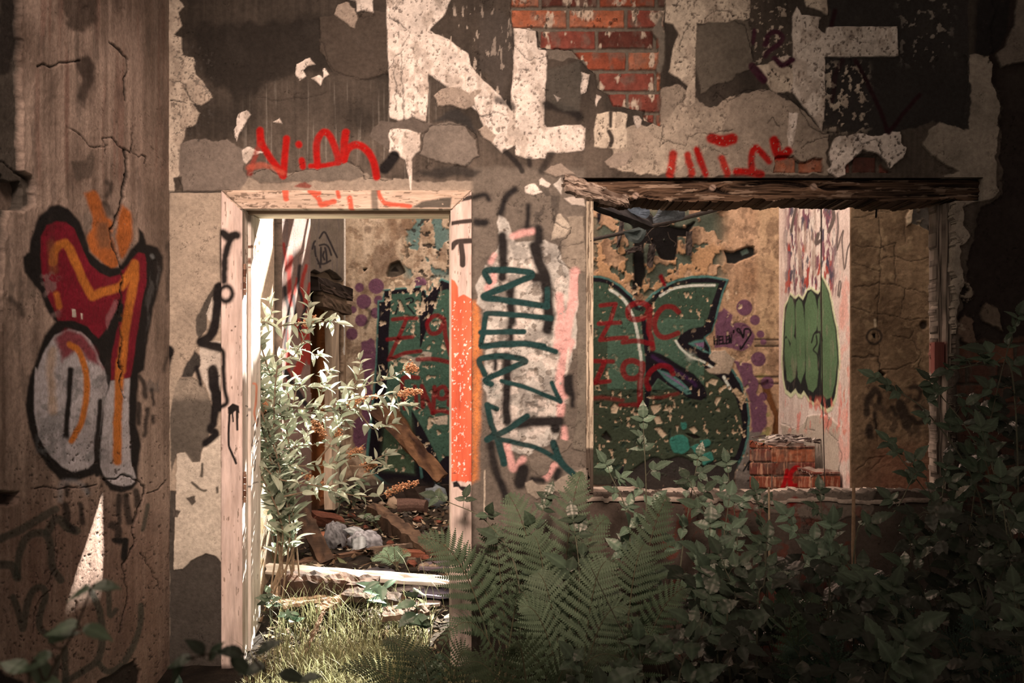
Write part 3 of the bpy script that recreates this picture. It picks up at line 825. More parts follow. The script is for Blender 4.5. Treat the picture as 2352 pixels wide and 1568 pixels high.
    p.line(Q('z2', '450,960 470,1060'), 7, ob, 1, 4, al=.8)
    p.line(Q('z2', '1215,650 1222,665'), 4, A(110, 100, 92), .5, 3)
    # smears round it
    for q, r in (('80,1000 150,1060 180,1120', 7), ('850,60 880,100 850,170', 6), ('830,230 870,270 885,320', 5), ('1350,560 1345,1000', 5), ('1360,1400 1320,1568', 5)):
        p.line(Q('z2', q), r, bl, 3, 7, al=.7)
    for q, r in (('540,1090 540,1160', 5), ('690,1090 700,1150', 5), ('520,1250 540,1390 590,1460', 8), ('640,1260 660,1400', 6), ('950,1180 955,1390', 6), ('1000,1180 1035,1390', 8), ('1090,1150 1100,1250', 8),
                 ('900,1420 940,1440 950,1540', 10), ('1120,220 1150,300 1160,390', 6), ('1110,450 1110,590', 6), ('1190,480 1150,700', 5), ('1215,340 1235,450', 4), ('1225,545 1228,590', 4)):
        p.line(Q('z3', q), r, bl, 3, 4, al=.85)
    p.line(Q('z3', '480,1210 500,1080 560,1060 640,1080 700,1160'), 6, A(170, 150, 140), 3, 6, al=.5)
    for q, r in (('1080,340 1070,490', 8), ('985,345 1040,340', 6)):
        p.line(Q('z4', q), r, bl, 2, 3)
    # cracks
    for q, w in (('z1|300,530 400,540 480,500 640,490', 2), ('z1|870,345 950,400 1010,470 1000,620 990,800', 2.2), ('z1|840,1220 835,1090 880,1095 950,1180 990,1210 1040,1215 1070,1060', 1.2),
                 ('z1|1040,1180 1060,1210 1090,1240 1130,1230 1165,1250 1165,1320', 1.2), ('z1|990,1210 1010,1300 1000,1568', 3.5), ('z2|1000,-20 985,220 930,360 890,430 905,540 950,680 975,830 965,1000 960,1190 985,1320 965,1568', 2.6),
                 ('z3|960,0 975,280 1020,390', 2), ('z3|840,1050 920,1030 1040,1030 1120,1080 1160,1150 1110,1270 1070,1430 1065,1568', 2.2), ('z3|1340,1050 1280,1130 1190,1160', 1.2),
                 ('z3|760,1090 480,1130 270,1110', 1.1), ('z4|1160,100 1150,330 1070,560 1100,760 1090,930 1040,1140', 1.8), ('z4|1210,450 1300,590 1400,760', 1.2), ('z4|480,130 480,560 420,760 310,900 290,1140', 1.1),
                 ('z4|640,860 680,1030 710,1100', 1.1), ('z1|540,1000 720,1180 880,1170', 1.0)):
        k, v = q.split('|')
        p.crack(Q(k, v), w, .85, -.008)
    fine_cracks(p, 40, .014, .6, 111)
    sp = sst(.52, .6, fbm(x / 5, y / 7, 2, 112)) * p.box(0, 1000, 400, 1600, 60)
    p.where(sp * .8, A(60, 44, 36), -.003)
    p.where(sst(.1, .7, fbm(x / 40, y / 110, 5, 113)) * .3, A(66, 50, 42))
    p.h += .0015 * fbm(x / 8, y / 12, 3, 114)


yl = WL * F / (rng(391, -190, 2.0) - CX)
zl = rng(-.05, 3.1, .0034)
v, f, c = join([surf(yl, zl, lambda U, V: (WL, U, V), (1, 0, 0), paint_left, .10),
                boxes([(-2.0, WL - .05, yl.min() + .02, 5.0, -.3, 4.9), (-2.0, WL, .9, yl.min() - .005, -.3, 4.9), (WL - .06, WL - .002, yl.min(), 5.0, 3.09, 4.9)], A(110, 84, 68))])
tag(mesh('wall_left', v, f, c, M_PLASTER), kind='structure')


# ------------------------------------------------------------------ the roofless room behind
XB, YB, XR, YR = -1.2, 8.5, 1.93, 6.7             # left wall plane, back wall plane, right wall plane, its return
GR1, GR2, GRD = A(88, 104, 80), A(62, 74, 55), A(60, 61, 43)
BK2, TEAL, PURP = A(24, 17, 22), A(80, 108, 94), A(112, 66, 76)
TANW, OCH = A(206, 162, 126), A(188, 130, 88)


def paint_back(p):
    x, y = p.x, p.y
    n = fbm(x / 70, y / 70, 5, 201)
    st = fbm(x / 10, y / 80, 4, 202)
    t = np.clip(.5 + .7 * n + .4 * st, 0, 1)[:, None]
    p.c[:] = A(150, 112, 82) * (1 - t) + A(214, 172, 138) * t
    p.h[:] = .004 * n
    right = sst(1180, 1220, x)
    wm = p.box(1300, 200, 1820, 1150, 10)
    p.c += (A(158, 106, 72) * (1 - t) + A(202, 144, 104) * t - p.c) * wm[:, None] * .8
    p.where(p.box(1740, 460, 1800, 780, 12) * .6, A(192, 146, 106))
    p.mottle(A(134, 96, 70), 12, .2, .1, .6, -.002, 203, fy=16)
    p.mottle(A(104, 70, 50), 30, .2, .14, .6, None, 221, fy=44)
    # paper and paint peeling off a grey-green coat in the upper parts
    z = p.box(1362, 470, 1660, 690, 28)
    p.mottle(A(88, 84, 66), 34, -.02, .03, 1, -.010, 204, fy=30, zone=z, o=4)
    p.mottle(OCH, 17, .08, .04, 1, .006, 205, fy=22, zone=p.box(1362, 560, 1660, 680, 20), o=4)
    z = p.box(930, 490, 1040, 640, 18)
    p.mottle(A(98, 106, 92), 24, .08, .03, 1, -.008, 206, fy=30, zone=z, o=4)
    p.mottle(A(46, 38, 32), 12, .3, .05, .9, -.01, 207, zone=z)
    p.poly(Q('z8', '1180,820 1210,720 1280,700 1315,790 1240,830'), A(84, 66, 52), 3, 1.5, -.04)
    p.poly(Q('z8', '1205,780 1235,740 1265,780'), A(40, 30, 25), 2, 2, -.05)
    p.poly(Q('z8', '985,755 1020,755 1000,780'), A(40, 30, 24), 1, 1, -.03)
    # the burnt hole under the fallen ceiling
    p.poly(Q('m1', '420,440 620,450 920,470 1010,420 940,560 860,560 850,690 830,760 700,760 660,720 640,640 560,620 560,900 520,1020 460,960 450,760 480,560'), A(22, 17, 15), 4, 2, -.03, wear=.04)
    p.poly(Q('m1', '440,940 480,960 490,1100 440,1090'), A(30, 23, 20), 2, 2)
    p.poly(Q('m1', '1280,680 1350,700 1450,650 1530,650 1560,720 1480,760 1380,790 1290,800'), A(34, 30, 26), 4, 2, -.03)
    p.poly(Q('m1', '1420,690 1480,660 1500,700 1440,730'), A(96, 100, 84), 2, 1.5)
    p.poly(Q('m1', '120,340 160,340 150,430 130,450'), BK2, 3, 2); p.poly(Q('m1', '300,620 330,600 310,670'), BK2, 2, 2)
    # boards showing under the plaster at the right end
    for yy in (780, 795, 865, 880):
        p.line(Q('px', f'1735,{yy} 1795,{yy}'), 2, A(70, 50, 38), 1, 2, h=-.006, smooth=False)
    p.where(p.box(1735, 782, 1795, 794, 2) * .5, A(120, 92, 70))
    p.poly(Q('px', '1690,1000 1730,985 1800,1010 1800,1140 1690,1140'), A(120, 98, 84), 5, 3, .004)
    p.poly(Q('px', '1745,880 1760,870 1795,960 1795,1030 1770,1010 1780,960'), A(110, 62, 32), 4, 2, -.02)
    p.mottle(A(150, 128, 70), 18, .25, .06, .7, seed=209, zone=p.box(1725, 860, 1770, 1040, 8))
    # purple
    for k, cx, cy, r in (('m1', 1450, 1200, 72), ('m1', 1545, 1312, 46), ('m1', 1595, 1440, 36), ('m2', 1575, 175, 66), ('m2', 1655, 385, 58), ('m2', 1620, 510, 40), ('m1', 1620, 1510, 28),
                         ('z8', 960, 907, 37), ('z8', 1095, 895, 62), ('z8', 995, 1020, 60), ('z8', 908, 1085, 30), ('z8', 975, 1170, 50), ('z8', 900, 1278, 48), ('z8', 1115, 1010, 40), ('z8', 1090, 1110, 42), ('z8', 1440, 880, 60), ('m1', 1240, 1280, 45)):
        p.line(Q(k, f'{cx},{cy}'), r / ZM[k][2], PURP, .5, 1.2, wear=.04)
    p.line(Q('m1', '1410,1460'), 32, PURP, 3, 2, wear=.06)
    p.poly(Q('m2', '1340,200 1500,220 1570,360 1545,480 1650,600 1655,750 1600,850 1520,830 1490,600 1450,420'), PURP, 5, 2, .004, wear=.08)
    p.poly(Q('m1', '1190,1350 1260,1210 1350,1270 1320,1400 1420,1500 1330,1568 1180,1568'), PURP, 3, 2, wear=.1)
    p.poly(Q('z8', '975,1350 1060,1300 1085,1330 1095,1568') + Q('d1', '1060,200 1050,480 1040,800 1000,830 930,790 900,720 900,600 980,520 1000,250') + Q('z8', '960,1480'), PURP, 4, 2, wear=.05, smooth=False)
    p.mottle(A(158, 104, 122), 14, .25, .1, .5, seed=210, zone=sst(.16, .1, np.abs(p.c[:, 1] - PURP[1])) * 0)
    # its middle, hidden from the front by the pier between door and window
    mid = Q('px', '1000,660 1080,628 1170,650 1250,628 1380,634 1380,1100 1000,1100')
    p.poly(mid, TEAL, 1, 1.2, .003)
    p.poly(Q('px', '1000,668 1082,636 1170,658 1250,636 1380,640 1380,1100 1000,1100'), BK2, 1, 1.2, .003)
    p.poly(Q('px', '1000,684 1084,652 1168,676 1252,652 1380,650 1380,1095 1240,1095 1200,900 1150,1095 1000,1095'), GR2, 1, 1.2, .003)
    # ---- the piece: green letters, black outline, teal edge
    right_shape = Q('m1', '60,905 150,912 230,935 330,990 430,1080 500,1165 540,1150 620,1070 720,1000 850,940 980,913 1120,910 1310,945 1260,1080 1215,1250 1165,1410 1100,1470 1140,1560') + Q('m2', '1150,130 1250,200 1345,265 1430,390 1480,550 1500,700 1492,880 1445,1040 1370,1180 1200,1300 60,1300')
    p.poly(right_shape, TEAL, 1, 1.2, .003)
    ins = Q('m1', '60,925 150,930 220,950 320,1008 420,1098 490,1185 500,1200 560,1165 640,1085 730,1020 850,962 980,935 1120,932 1285,960 1240,1080 1195,1250 1150,1400 1080,1470 1130,1560') + Q('m2', '1130,140 1240,220 1330,280 1410,400 1462,550 1480,700 1472,880 1425,1040 1340,1180 1200,1300 60,1300')
    p.poly(ins, BK2, 1, 1.2, .004)
    fill = Q('m1', '60,965 150,970 210,985 300,1040 390,1120 470,1220 530,1240 590,1200 680,1100 760,1050 870,1000 990,975 1110,975 1220,985 1180,1090 1120,1280 1090,1350 960,1380 880,1430 845,1500 850,1568') + Q('m2', '900,100 1000,180 1085,250 1200,330 1300,420 1370,520 1410,650 1430,760 1420,900 1380,1020 1290,1150 1100,1300 420,1300 60,1300')
    i, a = p.poly(fill, GRD, 1, 1.2, .003, var=.08)
    tt = sst(905, 700, p.y[i]) * a
    p.c[i] += (GR2 - p.c[i]) * (tt * .85)[:, None]
    p.poly(Q('m1', '215,1300 1085,1300 1085,1568') + Q('m2', '1085,450 215,450'), A(78, 94, 72), .8, 1.5, .005, al=.85)
    p.where(sst(.0, .5, fbm(x / 40, y / 60, 3, 211)) * a.max() * p.box(1480, 640, 1600, 800, 20) * .35, A(92, 96, 60))
    # inner black bars
    p.poly(Q('m1', '520,1300 560,1300 590,1420 590,1568') + Q('m2', '580,90 700,130 850,220 1000,310 1090,420 1115,500 1060,545 950,530 850,470 750,400 670,345 610,430 590,560 570,700 520,800 480,900 430,1010 380,1080 330,1300 250,1300 380,1090 450,960 500,820 540,640 560,400 555,150') + Q('m1', '550,1568 530,1430'), BK2, 1, 1.4, .002)
    p.poly(Q('m1', '1130,1350 1060,1370 950,1395 880,1440 845,1500 850,1568') + Q('m2', '900,70 1000,100 1090,130 1160,160 1240,220 1330,280 1420,430 1330,420 1260,340 1140,260 1000,190 900,110 840,20') + Q('m1', '860,1470 960,1420 1080,1430 1140,1500 1240,1250'), BK2, 1, 1.6, al=.0)
    p.poly(Q('m1', '1150,1330 1060,1370 950,1395 870,1445 843,1500 850,1568') + Q('m2', '880,60 950,90 1000,60 960,20') + Q('m1', '945,1520 1000,1495 1085,1480 1085,1460 1150,1420 1190,1300'), BK2, 1, 1.6)
    p.poly(Q('m1', '940,1525 1010,1500 1085,1490 1085,1568') + Q('m2', '1085,90 1150,130 1090,115 1000,70'), TEAL, .5, 1.2)
    p.poly(Q('m2', '990,35 1085,20 1085,80'), A(128, 84, 104), .5, 1.5)
    p.line(Q('m2', '900,60 1010,110 1110,175 1230,260 1330,330'), 8, BK2, 1, 1.4, wear=.04)
    p.poly(Q('m2', '620,440 670,350 795,447'), GR2, .5, 1.2)
    p.poly(Q('m2', '655,262 760,295 880,370 960,450 973,485 930,495 850,440 750,370'), TEAL, .5, 1.2)
    p.poly(Q('m2', '700,290 780,325 880,395 940,450 860,400'), A(128, 84, 110), .5, 1.5)
    p.line(Q('m2', '620,150 780,250 960,360 1010,410'), 4, A(70, 32, 66), 1, 4, al=.7)
    hl = A(216, 200, 186)
    p.line(Q('m1', '240,1040 310,1080 380,1150 440,1270 480,1400 505,1568') + Q('m2', '515,120 520,260 510,450 505,500'), 3.4, hl, .6, 1.2)
    p.line(Q('m1', '690,1095 780,1040 870,1015 1000,1000 1180,1000'), 3, hl, .6, 1.2, wear=.04)
    p.line(Q('m2', '830,10 870,70 960,150 1040,180 1100,210 1170,258'), 2.6, hl, .5, 1.2); p.line(Q('m2', '1262,335 1320,440'), 3.4, hl, .5, 1.2)
    p.line(Q('m2', '960,150'), 3, hl, 1, 15)
    # flakes fallen out of the paint
    mz = p.box(1370, 650, 1720, 1080, 8)
    p.mottle(A(206, 160, 122), 9.5, .39, .03, 1, -.004, 213, fy=11, zone=mz * (1 - .75 * p.box(1400, 735, 1615, 890, 5)))
    p.mottle(A(30, 46, 38), 9, .4, .05, .6, -.003, 214, zone=p.box(1370, 890, 1710, 1080, 6))
    for q in ('600,590 700,580 710,620 640,670', '640,690 690,680 720,750 670,760', '640,800 700,790 745,850 720,880', '720,640 790,600 800,660', '960,790 1000,770 1030,810 1000,840',
              '830,780 860,785 850,835', '1120,380 1150,345 1210,360 1190,410', '1185,560 1200,510 1240,520 1210,600', '1195,640 1230,615 1240,650', '240,600 280,560 320,600 300,660 250,650', '440,660 500,650 510,710 460,715'):
        p.poly(Q('m2', q), A(208, 164, 128), 3, 1.2, -.006)
    p.poly(Q('m2', '1120,160 1160,110 1270,120 1360,180 1330,260 1290,320 1130,300 1100,270 1200,230'), A(170, 134, 108), 5, 1.6, .006, var=.3)
    p.poly(Q('m2', '1340,470 1380,440 1470,520 1420,580'), A(196, 150, 112), 3, 1.3)
    for q in ('160,870 200,820 240,870 250,910 190,900', '930,840 1000,850 1050,880 1000,890'):
        p.poly(Q('m2', q), A(60, 48, 40), 3, 1.5, -.02)
    for q in ('790,870 850,850 930,870 950,960 900,1030 820,1010 780,940', '960,960 1040,940 1060,1000 1000,1025', '1060,900 1130,900 1135,960 1070,965', '1070,1030 1150,1020 1160,1100 1080,1115', '880,750 930,745 930,800 890,800'):
        p.poly(Q('m2', q), A(56, 108, 88), 4, 1.3, .006, smooth=True)
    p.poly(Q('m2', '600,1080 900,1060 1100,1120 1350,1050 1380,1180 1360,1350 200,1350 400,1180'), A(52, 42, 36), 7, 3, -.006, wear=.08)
    fine_cracks(p, 20, .03, .45, 215, p.box(1366, 640, 1720, 1090, 6))
    for q in ('m2|210,450 860,450', 'm2|1290,560 1290,900', 'm1|600,1305 1080,1300', 'm1|1085,1300 1085,1568', 'm1|215,1300 215,1568'):
        k, v = q.split('|'); p.crack(Q(k, v), .5, .6, -.003, 1)
    # left part of the piece, seen through the doorway
    out = Q('z8', '1085,1568 1105,1010 1143,1008 1150,920 1480,890 1500,950 1545,868 1582,870 1612,828 1800,900 1800,1568') + Q('d1', '1800,1150 1630,1150 1180,1100 1010,960 1010,850')
    p.poly(out, TEAL, .8, 1.2, .003)
    p.poly(Q('z8', '1098,1568 1118,1022 1156,1020 1163,932 1470,904 1500,985 1555,882 1588,884 1618,846 1800,920 1800,1568') + Q('d1', '1800,1140 1600,1130 1190,1080 1025,950'), BK2, .8, 1.2, .004)
    p.poly(Q('z8', '1215,960 1455,945 1450,1080 1448,1390 1500,1240 1560,1080 1600,940 1660,920 1800,980 1800,1568') + Q('d1', '1800,860 1650,860 1600,910 1480,660 1380,490 1378,620 1390,790 1400,1000 1140,970 1155,700 1175,300') + Q('z8', '1190,1568 1195,1300'), A(70, 88, 68), .8, 1.3, .004, var=.1)
    p.poly(Q('d1', '1150,640 1380,560 1395,800 1400,1000 1140,970'), A(74, 80, 54), 1, 10, al=.8)
    p.poly(Q('z8', '1440,1050 1470,1050 1560,920 1600,900 1560,1060 1490,1250 1446,1395'), BK2, .8, 1.3)
    p.line(Q('d1', '1445,840 1450,940 1460,1030'), 3, TEAL, .5, 1.2); p.line(Q('d1', '1450,850 1540,1000 1635,1165'), 4, TEAL, .5, 1.2)
    p.line(Q('z8', '1285,1010 1250,1120'), 1.8, BK2, .5, 1); p.line(Q('z8', '1335,1000 1380,990 1390,1020 1345,1045 1400,1120'), 1.8, BK2, .5, 1)
    p.poly(Q('d1', '1060,480 1110,480 1120,560 1090,590 1060,540'), A(200, 158, 124), 2, 1.2); p.poly(Q('d1', '1520,550 1660,530 1660,610 1560,600'), A(206, 168, 138), 3, 1.2)
    p.poly(Q('z8', '1420,1480 1480,1410 1540,1430 1530,1500'), A(190, 158, 132), 4, 1.4)
    p.poly(Q('d1', '1280,60 1480,80 1440,150 1330,140'), A(176, 148, 124), 4, 1.6)
    lz = p.box(868, 640, 1040, 1090, 5)
    p.mottle(A(210, 168, 132), 12, .36, .03, 1, -.004, 217, fy=14, zone=lz)
    p.mottle(A(210, 168, 132), 8, .22, .04, 1, -.004, 218, fy=12, zone=p.box(880, 640, 1010, 730, 8))
    p.poly(Q('d1', '1120,430 1240,430 1300,520 1400,690 1440,830 1380,760 1300,620 1180,520'), A(120, 76, 48), 4, 2, .0)
    # red tags across the piece
    rt = A(128, 14, 20)
    k = dict(jag=.4, soft=1.8, wear=.03, al=.85)
    p.line(Q('m1', '155,1182 230,1172 290,1168 240,1330 150,1492 300,1475 390,1470'), 5, rt, smooth=False, **k); p.line(Q('m1', '140,1345 330,1335'), 5, rt, **k)
    p.line(Q('m1', '600,1225 560,1170 480,1160 410,1200 410,1280 470,1310 560,1280 600,1200 590,1400 610,1480 622,1568'), 6.5, rt, **k)
    p.line(Q('m1', '355,1512 480,1500 620,1530'), 5.5, rt, **k)
    p.line(Q('m1', '855,1240 800,1195 720,1200 660,1270 640,1360 670,1440 740,1470 850,1430'), 6, rt, **k)
    p.line(Q('m2', '90,190 265,195'), 5, rt, **k); p.line(Q('m2', '100,390 235,372'), 5, rt, **k); p.line(Q('m2', '190,200 150,300 110,380'), 6, rt, **k)
    p.line(Q('m2', '520,225 450,190 380,205 355,270 390,340 470,345 525,290 530,220 510,400 510,600'), 6.5, rt, **k)
    p.line(Q('m2', '805,310 780,255 700,232 610,280 565,370 590,440'), 6, rt, **k)
    p.line(Q('m2', '90,530 220,525 350,540'), 4.5, rt, jag=2, soft=4, al=.6); p.line(Q('m2', '330,585 520,585'), 5, rt, jag=2, soft=3, al=.75)
    p.line(Q('m2', '620,520 720,520 850,490'), 4, rt, jag=2, soft=3, al=.6); p.line(Q('m1', '700,920 730,990'), 5, rt, jag=2, soft=3)
    p.line(Q('z8', '1228,1162 1320,1152 1420,1152'), 4.5, rt, **k); p.line(Q('z8', '1340,1152 1270,1320 1195,1485 1330,1430 1450,1415'), 4.5, rt, smooth=False, **k)
    p.line(Q('z8', '1185,1322 1385,1302'), 4.5, rt, **k)
    p.line(Q('z8', '1640,1160 1570,1130 1505,1190 1530,1270 1600,1260 1640,1180 1650,1300 1690,1450'), 5, rt, **k); p.line(Q('z8', '1425,1482 1560,1480 1700,1510'), 5, rt, **k)
    p.line(Q('d1', '1430,235 1350,228 1305,250 1308,360 1325,480'), 5, rt, **k); p.line(Q('d1', '1310,358 1395,345'), 4.5, rt, **k)
    p.line(Q('d1', '1405,305 1420,470'), 4.5, rt, **k); p.line(Q('d1', '1468,465 1460,300 1510,420 1550,510 1560,310'), 5, rt, smooth=False, **k)
    p.line(Q('d1', '1670,380 1640,310 1590,330 1590,390 1640,400 1680,350 1675,450'), 5, rt, **k); p.line(Q('d1', '1545,515 1610,495 1700,520'), 5, rt, **k)
    # the small black name with a heart
    bl = A(18, 14, 15)
    for q in ('1175,1462 1180,1532', '1208,1455 1203,1533', '1175,1500 1206,1495', '1222,1462 1222,1530', '1222,1464 1246,1460', '1222,1496 1242,1492', '1222,1530 1248,1524', '1254,1460 1256,1528 1280,1522',
              '1286,1458 1286,1526', '1286,1460 1306,1456', '1286,1492 1304,1488', '1286,1526 1306,1520', '1312,1520 1314,1452 1330,1518 1334,1446', '1352,1405 1354,1425'):
        p.line(Q('m1', q), 1.8, bl, .2, .9, smooth=False)
    p.line(Q('m1', '1440,1460 1400,1390 1385,1410 1420,1440 1440,1470 1450,1400 1490,1395 1508,1430 1480,1480 1420,1568') + Q('m2', '1410,60'), 2, bl, .3, 1)
    p.line(Q('m2', '1440,1180 1500,1085 1480,1170 1540,1130 1562,1170 1540,1240 1480,1270'), 2, bl, .3, 1.2)
    p.line(Q('z8', '1020,1080 1045,1110 1010,1230'), 4, bl, 1, 3, al=.7)
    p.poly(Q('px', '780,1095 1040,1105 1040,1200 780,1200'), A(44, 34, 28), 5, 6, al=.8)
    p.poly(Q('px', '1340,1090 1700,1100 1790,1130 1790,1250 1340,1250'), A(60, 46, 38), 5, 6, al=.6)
    fine_cracks(p, 30, .016, .6, 219)
    p.h += .0015 * fbm(x / 7, y / 7, 3, 220)


def paint_inner_left(p):
    x, y = p.x, p.y
    st = fbm(x / 3.5, y / 70, 4, 231); n = fbm(x / 16, y / 50, 5, 232)
    t = np.clip(.5 + .6 * n + .5 * st, 0, 1)[:, None]
    p.c[:] = A(150, 112, 84) * (1 - t) + A(196, 152, 118) * t
    p.where(p.box(500, 300, 632, 1300, 2), A(206, 160, 128), None, .12)
    p.where(p.box(633, 300, 704, 1300, 1.5), A(138, 100, 84), .03, .2)
    p.where(p.box(704, 300, 787, 645, 1.5), A(122, 98, 80), .012, .25)
    p.where(sst(.05, .4, st) * p.box(634, 300, 787, 700, 2) * .45, A(96, 78, 74))
    rd, bl = A(164, 44, 34), A(34, 28, 30)
    for q, r in (('655,590 650,640 655,700', 5), ('640,560 645,620', 3), ('690,610 680,660 690,720', 4), ('668,640 660,690', 3), ('700,650 690,700', 4), ('672,740 690,800 665,860', 9), ('690,740 700,830', 7), ('645,760 650,900', 5)):
        p.line(Q('px', q), r, rd, 2, 3, wear=.08)
    for q, r in (('640,660 650,720', 4), ('675,610 672,660 680,690', 4), ('660,680 668,740', 4), ('650,720 640,800', 4), ('690,700 676,760', 4), ('640,850 690,930', 6)):
        p.line(Q('px', q), r, bl, 2, 3, wear=.1)
    for q in ('975,435 1050,345 1130,480 1240,720', '870,600 890,510 910,480', '980,545 1060,530 1120,580 1155,690', '1000,580 1000,800', '1060,580 1080,660 1085,790', '1045,640 1030,700 1050,760', '960,820 1050,820 1140,775', '905,560 920,700 980,830 990,880'):
        p.line(Q('w1', q), 2.2, bl, .5, 1.2, wear=.04)
    for q in ('330,230 420,180 520,270', '300,540 400,590 480,550', '620,700 720,620', '700,1330 800,1260', '390,1380 460,1330'):
        p.crack(Q('w1', q), .5, .7, -.003, 2)
    # torn edge, exposed brickwork and a doorway
    p.poly(Q('w1', '815,960 900,930 1000,980 1130,920 1200,960 1310,1060 1310,1230 1000,1170 815,1100'), A(128, 98, 76), 2, 1.2, -.02, var=.2)
    p.crack(Q('w1', '815,960 900,930 1000,980 1130,920 1200,960 1250,1040 1310,1060'), 1.2, .9, -.02, 2)
    p.poly(Q('w1', '815,1100 1310,1230 1330,1400 1330,1700 1250,1700 1250,1450 880,1330 870,1300 815,1280'), A(30, 22, 18), 2, 1.4, -.05)
    p.poly(Q('px', '712,700 745,706 772,712 772,1215 712,1215'), A(158, 84, 40), 1, 1.5, -.09)
    p.mottle(A(110, 70, 46), 9, .1, .1, .8, seed=234, zone=p.box(712, 700, 745, 1215, 2))
    p.poly(Q('px', '770,690 788,700 788,1215 768,1215'), A(96, 70, 52), 2, 1.5, -.02)
    p.where(p.box(500, 1150, 790, 1300, 30) * .7, A(96, 70, 52))
    p.mottle(A(120, 80, 40), 14, .2, .1, .7, seed=235, zone=p.box(595, 1160, 640, 1300, 6))
    p.line(Q('px', '632,300 632,1250'), .8, A(60, 46, 40), .4, 1, h=-.004, smooth=False)
    p.line(Q('px', '703.5,300 703.5,900'), .8, A(60, 46, 40), .4, 1, h=-.004, smooth=False)


def paint_right(p):
    x, y = p.x, p.y
    st = fbm(x / 3, y / 60, 4, 241); n = fbm(x / 20, y / 60, 5, 242)
    t = np.clip(.6 + .5 * n + .4 * st, 0, 1)[:, None]
    p.c[:] = A(200, 156, 134) * (1 - t) + A(240, 206, 188) * t
    p.where(p.box(1925, 600, 1960, 1200, 6) * sst(-.1, .3, n) * .6, A(226, 130, 106))
    # drips of old colour
    z = p.box(1805, 400, 1920, 680, 14)
    p.mottle(A(106, 42, 58), 7, -.06, .12, .9, seed=243, fy=42, zone=z); p.mottle(A(66, 58, 66), 6, .2, .08, .9, seed=244, fy=30, zone=z)
    p.mottle(A(170, 60, 44), 6, .24, .08, .9, seed=245, fy=26, zone=p.box(1800, 560, 1910, 690, 10)); p.mottle(A(230, 200, 186), 5, .1, .08, .9, seed=246, fy=34, zone=z)
    p.mottle(A(150, 112, 92), 8, .15, .1, .8, seed=247, fy=60, zone=p.box(1830, 440, 1875, 640, 8))
    dk = A(96, 74, 64)
    for q, r in (('330,170 305,280 290,380', 3), ('540,140 545,300 545,700', 1.4), ('610,140 598,230', 1.6), ('640,170 655,260 610,380', 4), ('685,220 690,360 680,520', 1.6), ('680,540 735,370 725,480 745,700 770,540 800,470', 1.6), ('690,930 700,810 715,830 700,940', 1.6), ('520,400 500,480 540,460', 4)):
        p.line(Q('r1', q), r, dk, .5, 1.2)
    # green bubble letters with black and cream edges
    sh = Q('r1', '208,1568 215,1200 232,1010 262,960 280,900 310,920 330,935 355,910 390,940 430,870 465,850 500,880 520,890 535,870 545,740 590,800 630,900 660,1050 690,1200 712,1400 715,1568') + Q('r2', '715,100 700,300 680,440 640,530 600,555 550,520 515,475 490,500 440,460 405,395 380,430 350,420 330,380 290,425 240,390 215,250 205,60')
    p.poly(sh, A(206, 188, 140), 1, 1.3, .003)
    sh = Q('r1', '220,1568 228,1200 240,1030 268,970 282,915 318,950 335,955 358,930 395,965 435,885 465,872 505,905 525,915 540,890 552,765 580,815 620,910 650,1060 680,1210 700,1400 703,1568') + Q('r2', '703,100 690,290 668,420 630,500 600,512 555,490 515,430 495,470 450,440 400,360 378,395 350,380 330,340 290,385 250,350 228,240 220,60')
    p.poly(sh, A(26, 26, 24), .8, 1.2, .004)
    g = A(88, 102, 66)
    for q1, q2 in (('236,1300 245,1100 262,1010 280,935 305,950 322,1010 328,1150 320,1260 290,1340 285,1330 250,1270', ''), ('238,1568 236,1400 240,1300 262,1290 285,1370 310,1270 335,1310 342,1450 345,1568', '340,120 330,250 290,293 258,270 245,150 240,30'),
                   ('335,1260 330,1040 338,985 360,955 385,980 405,1080 415,1250 415,1420 415,1568', '415,60 410,200 375,300 350,250 345,120') , ('410,1010 440,910 465,885 500,930 520,1050 522,1180 500,1260 540,1250 535,1330 520,1420 535,1568', '532,60 532,200 515,330 480,380 440,350 418,260 420,60'),
                   ('522,1240 525,960 540,925 545,1230', ''), ('552,1568 548,1200 552,780 580,830 615,920 645,1070 672,1220 690,1400 692,1568', '690,120 675,300 640,420 600,435 565,400 552,250')):
        pts = Q('r1', q1)
        if q2: pts = pts + Q('r2', q2)
        p.poly(pts, g, .8, 1.2, .005, var=.12, wear=.03, wf=6)
    kb = A(26, 26, 24)
    for q in ('470,1330 490,1260 520,1235 550,1265 560,1320', '510,1270 515,1340 485,1395 520,1440 530,1568'):
        p.line(Q('r1', q), 1.6, kb, .4, 1)
    p.line(Q('r2', '545,0 550,430'), 1, kb, .4, 1)
    # lower plaster
    p.poly(Q('r2', '200,640 330,700 390,650 430,580 560,570 640,590 700,680 700,1300 200,1300'), A(190, 156, 130), 3, 2, .004, wear=.05)
    p.mottle(A(214, 96, 76), 7, .18, .1, .7, seed=249, fy=40, zone=p.box(1800, 915, 1960, 990, 12))
    p.mottle(A(214, 110, 80), 7, .2, .08, .7, seed=250, fy=30, zone=p.box(1930, 840, 1950, 1010, 5))
    for q in ('200,640 270,660 310,700 390,650', '430,590 410,690 500,700', '560,560 620,600 590,690 690,800', '690,820 720,930 700,1040 700,1180'):
        p.crack(Q('r2', q), .7, .7, -.004, 2)
    p.where(sst(.1, .6, fbm(x / 5, y / 40, 4, 251)) * .3, A(150, 116, 96))


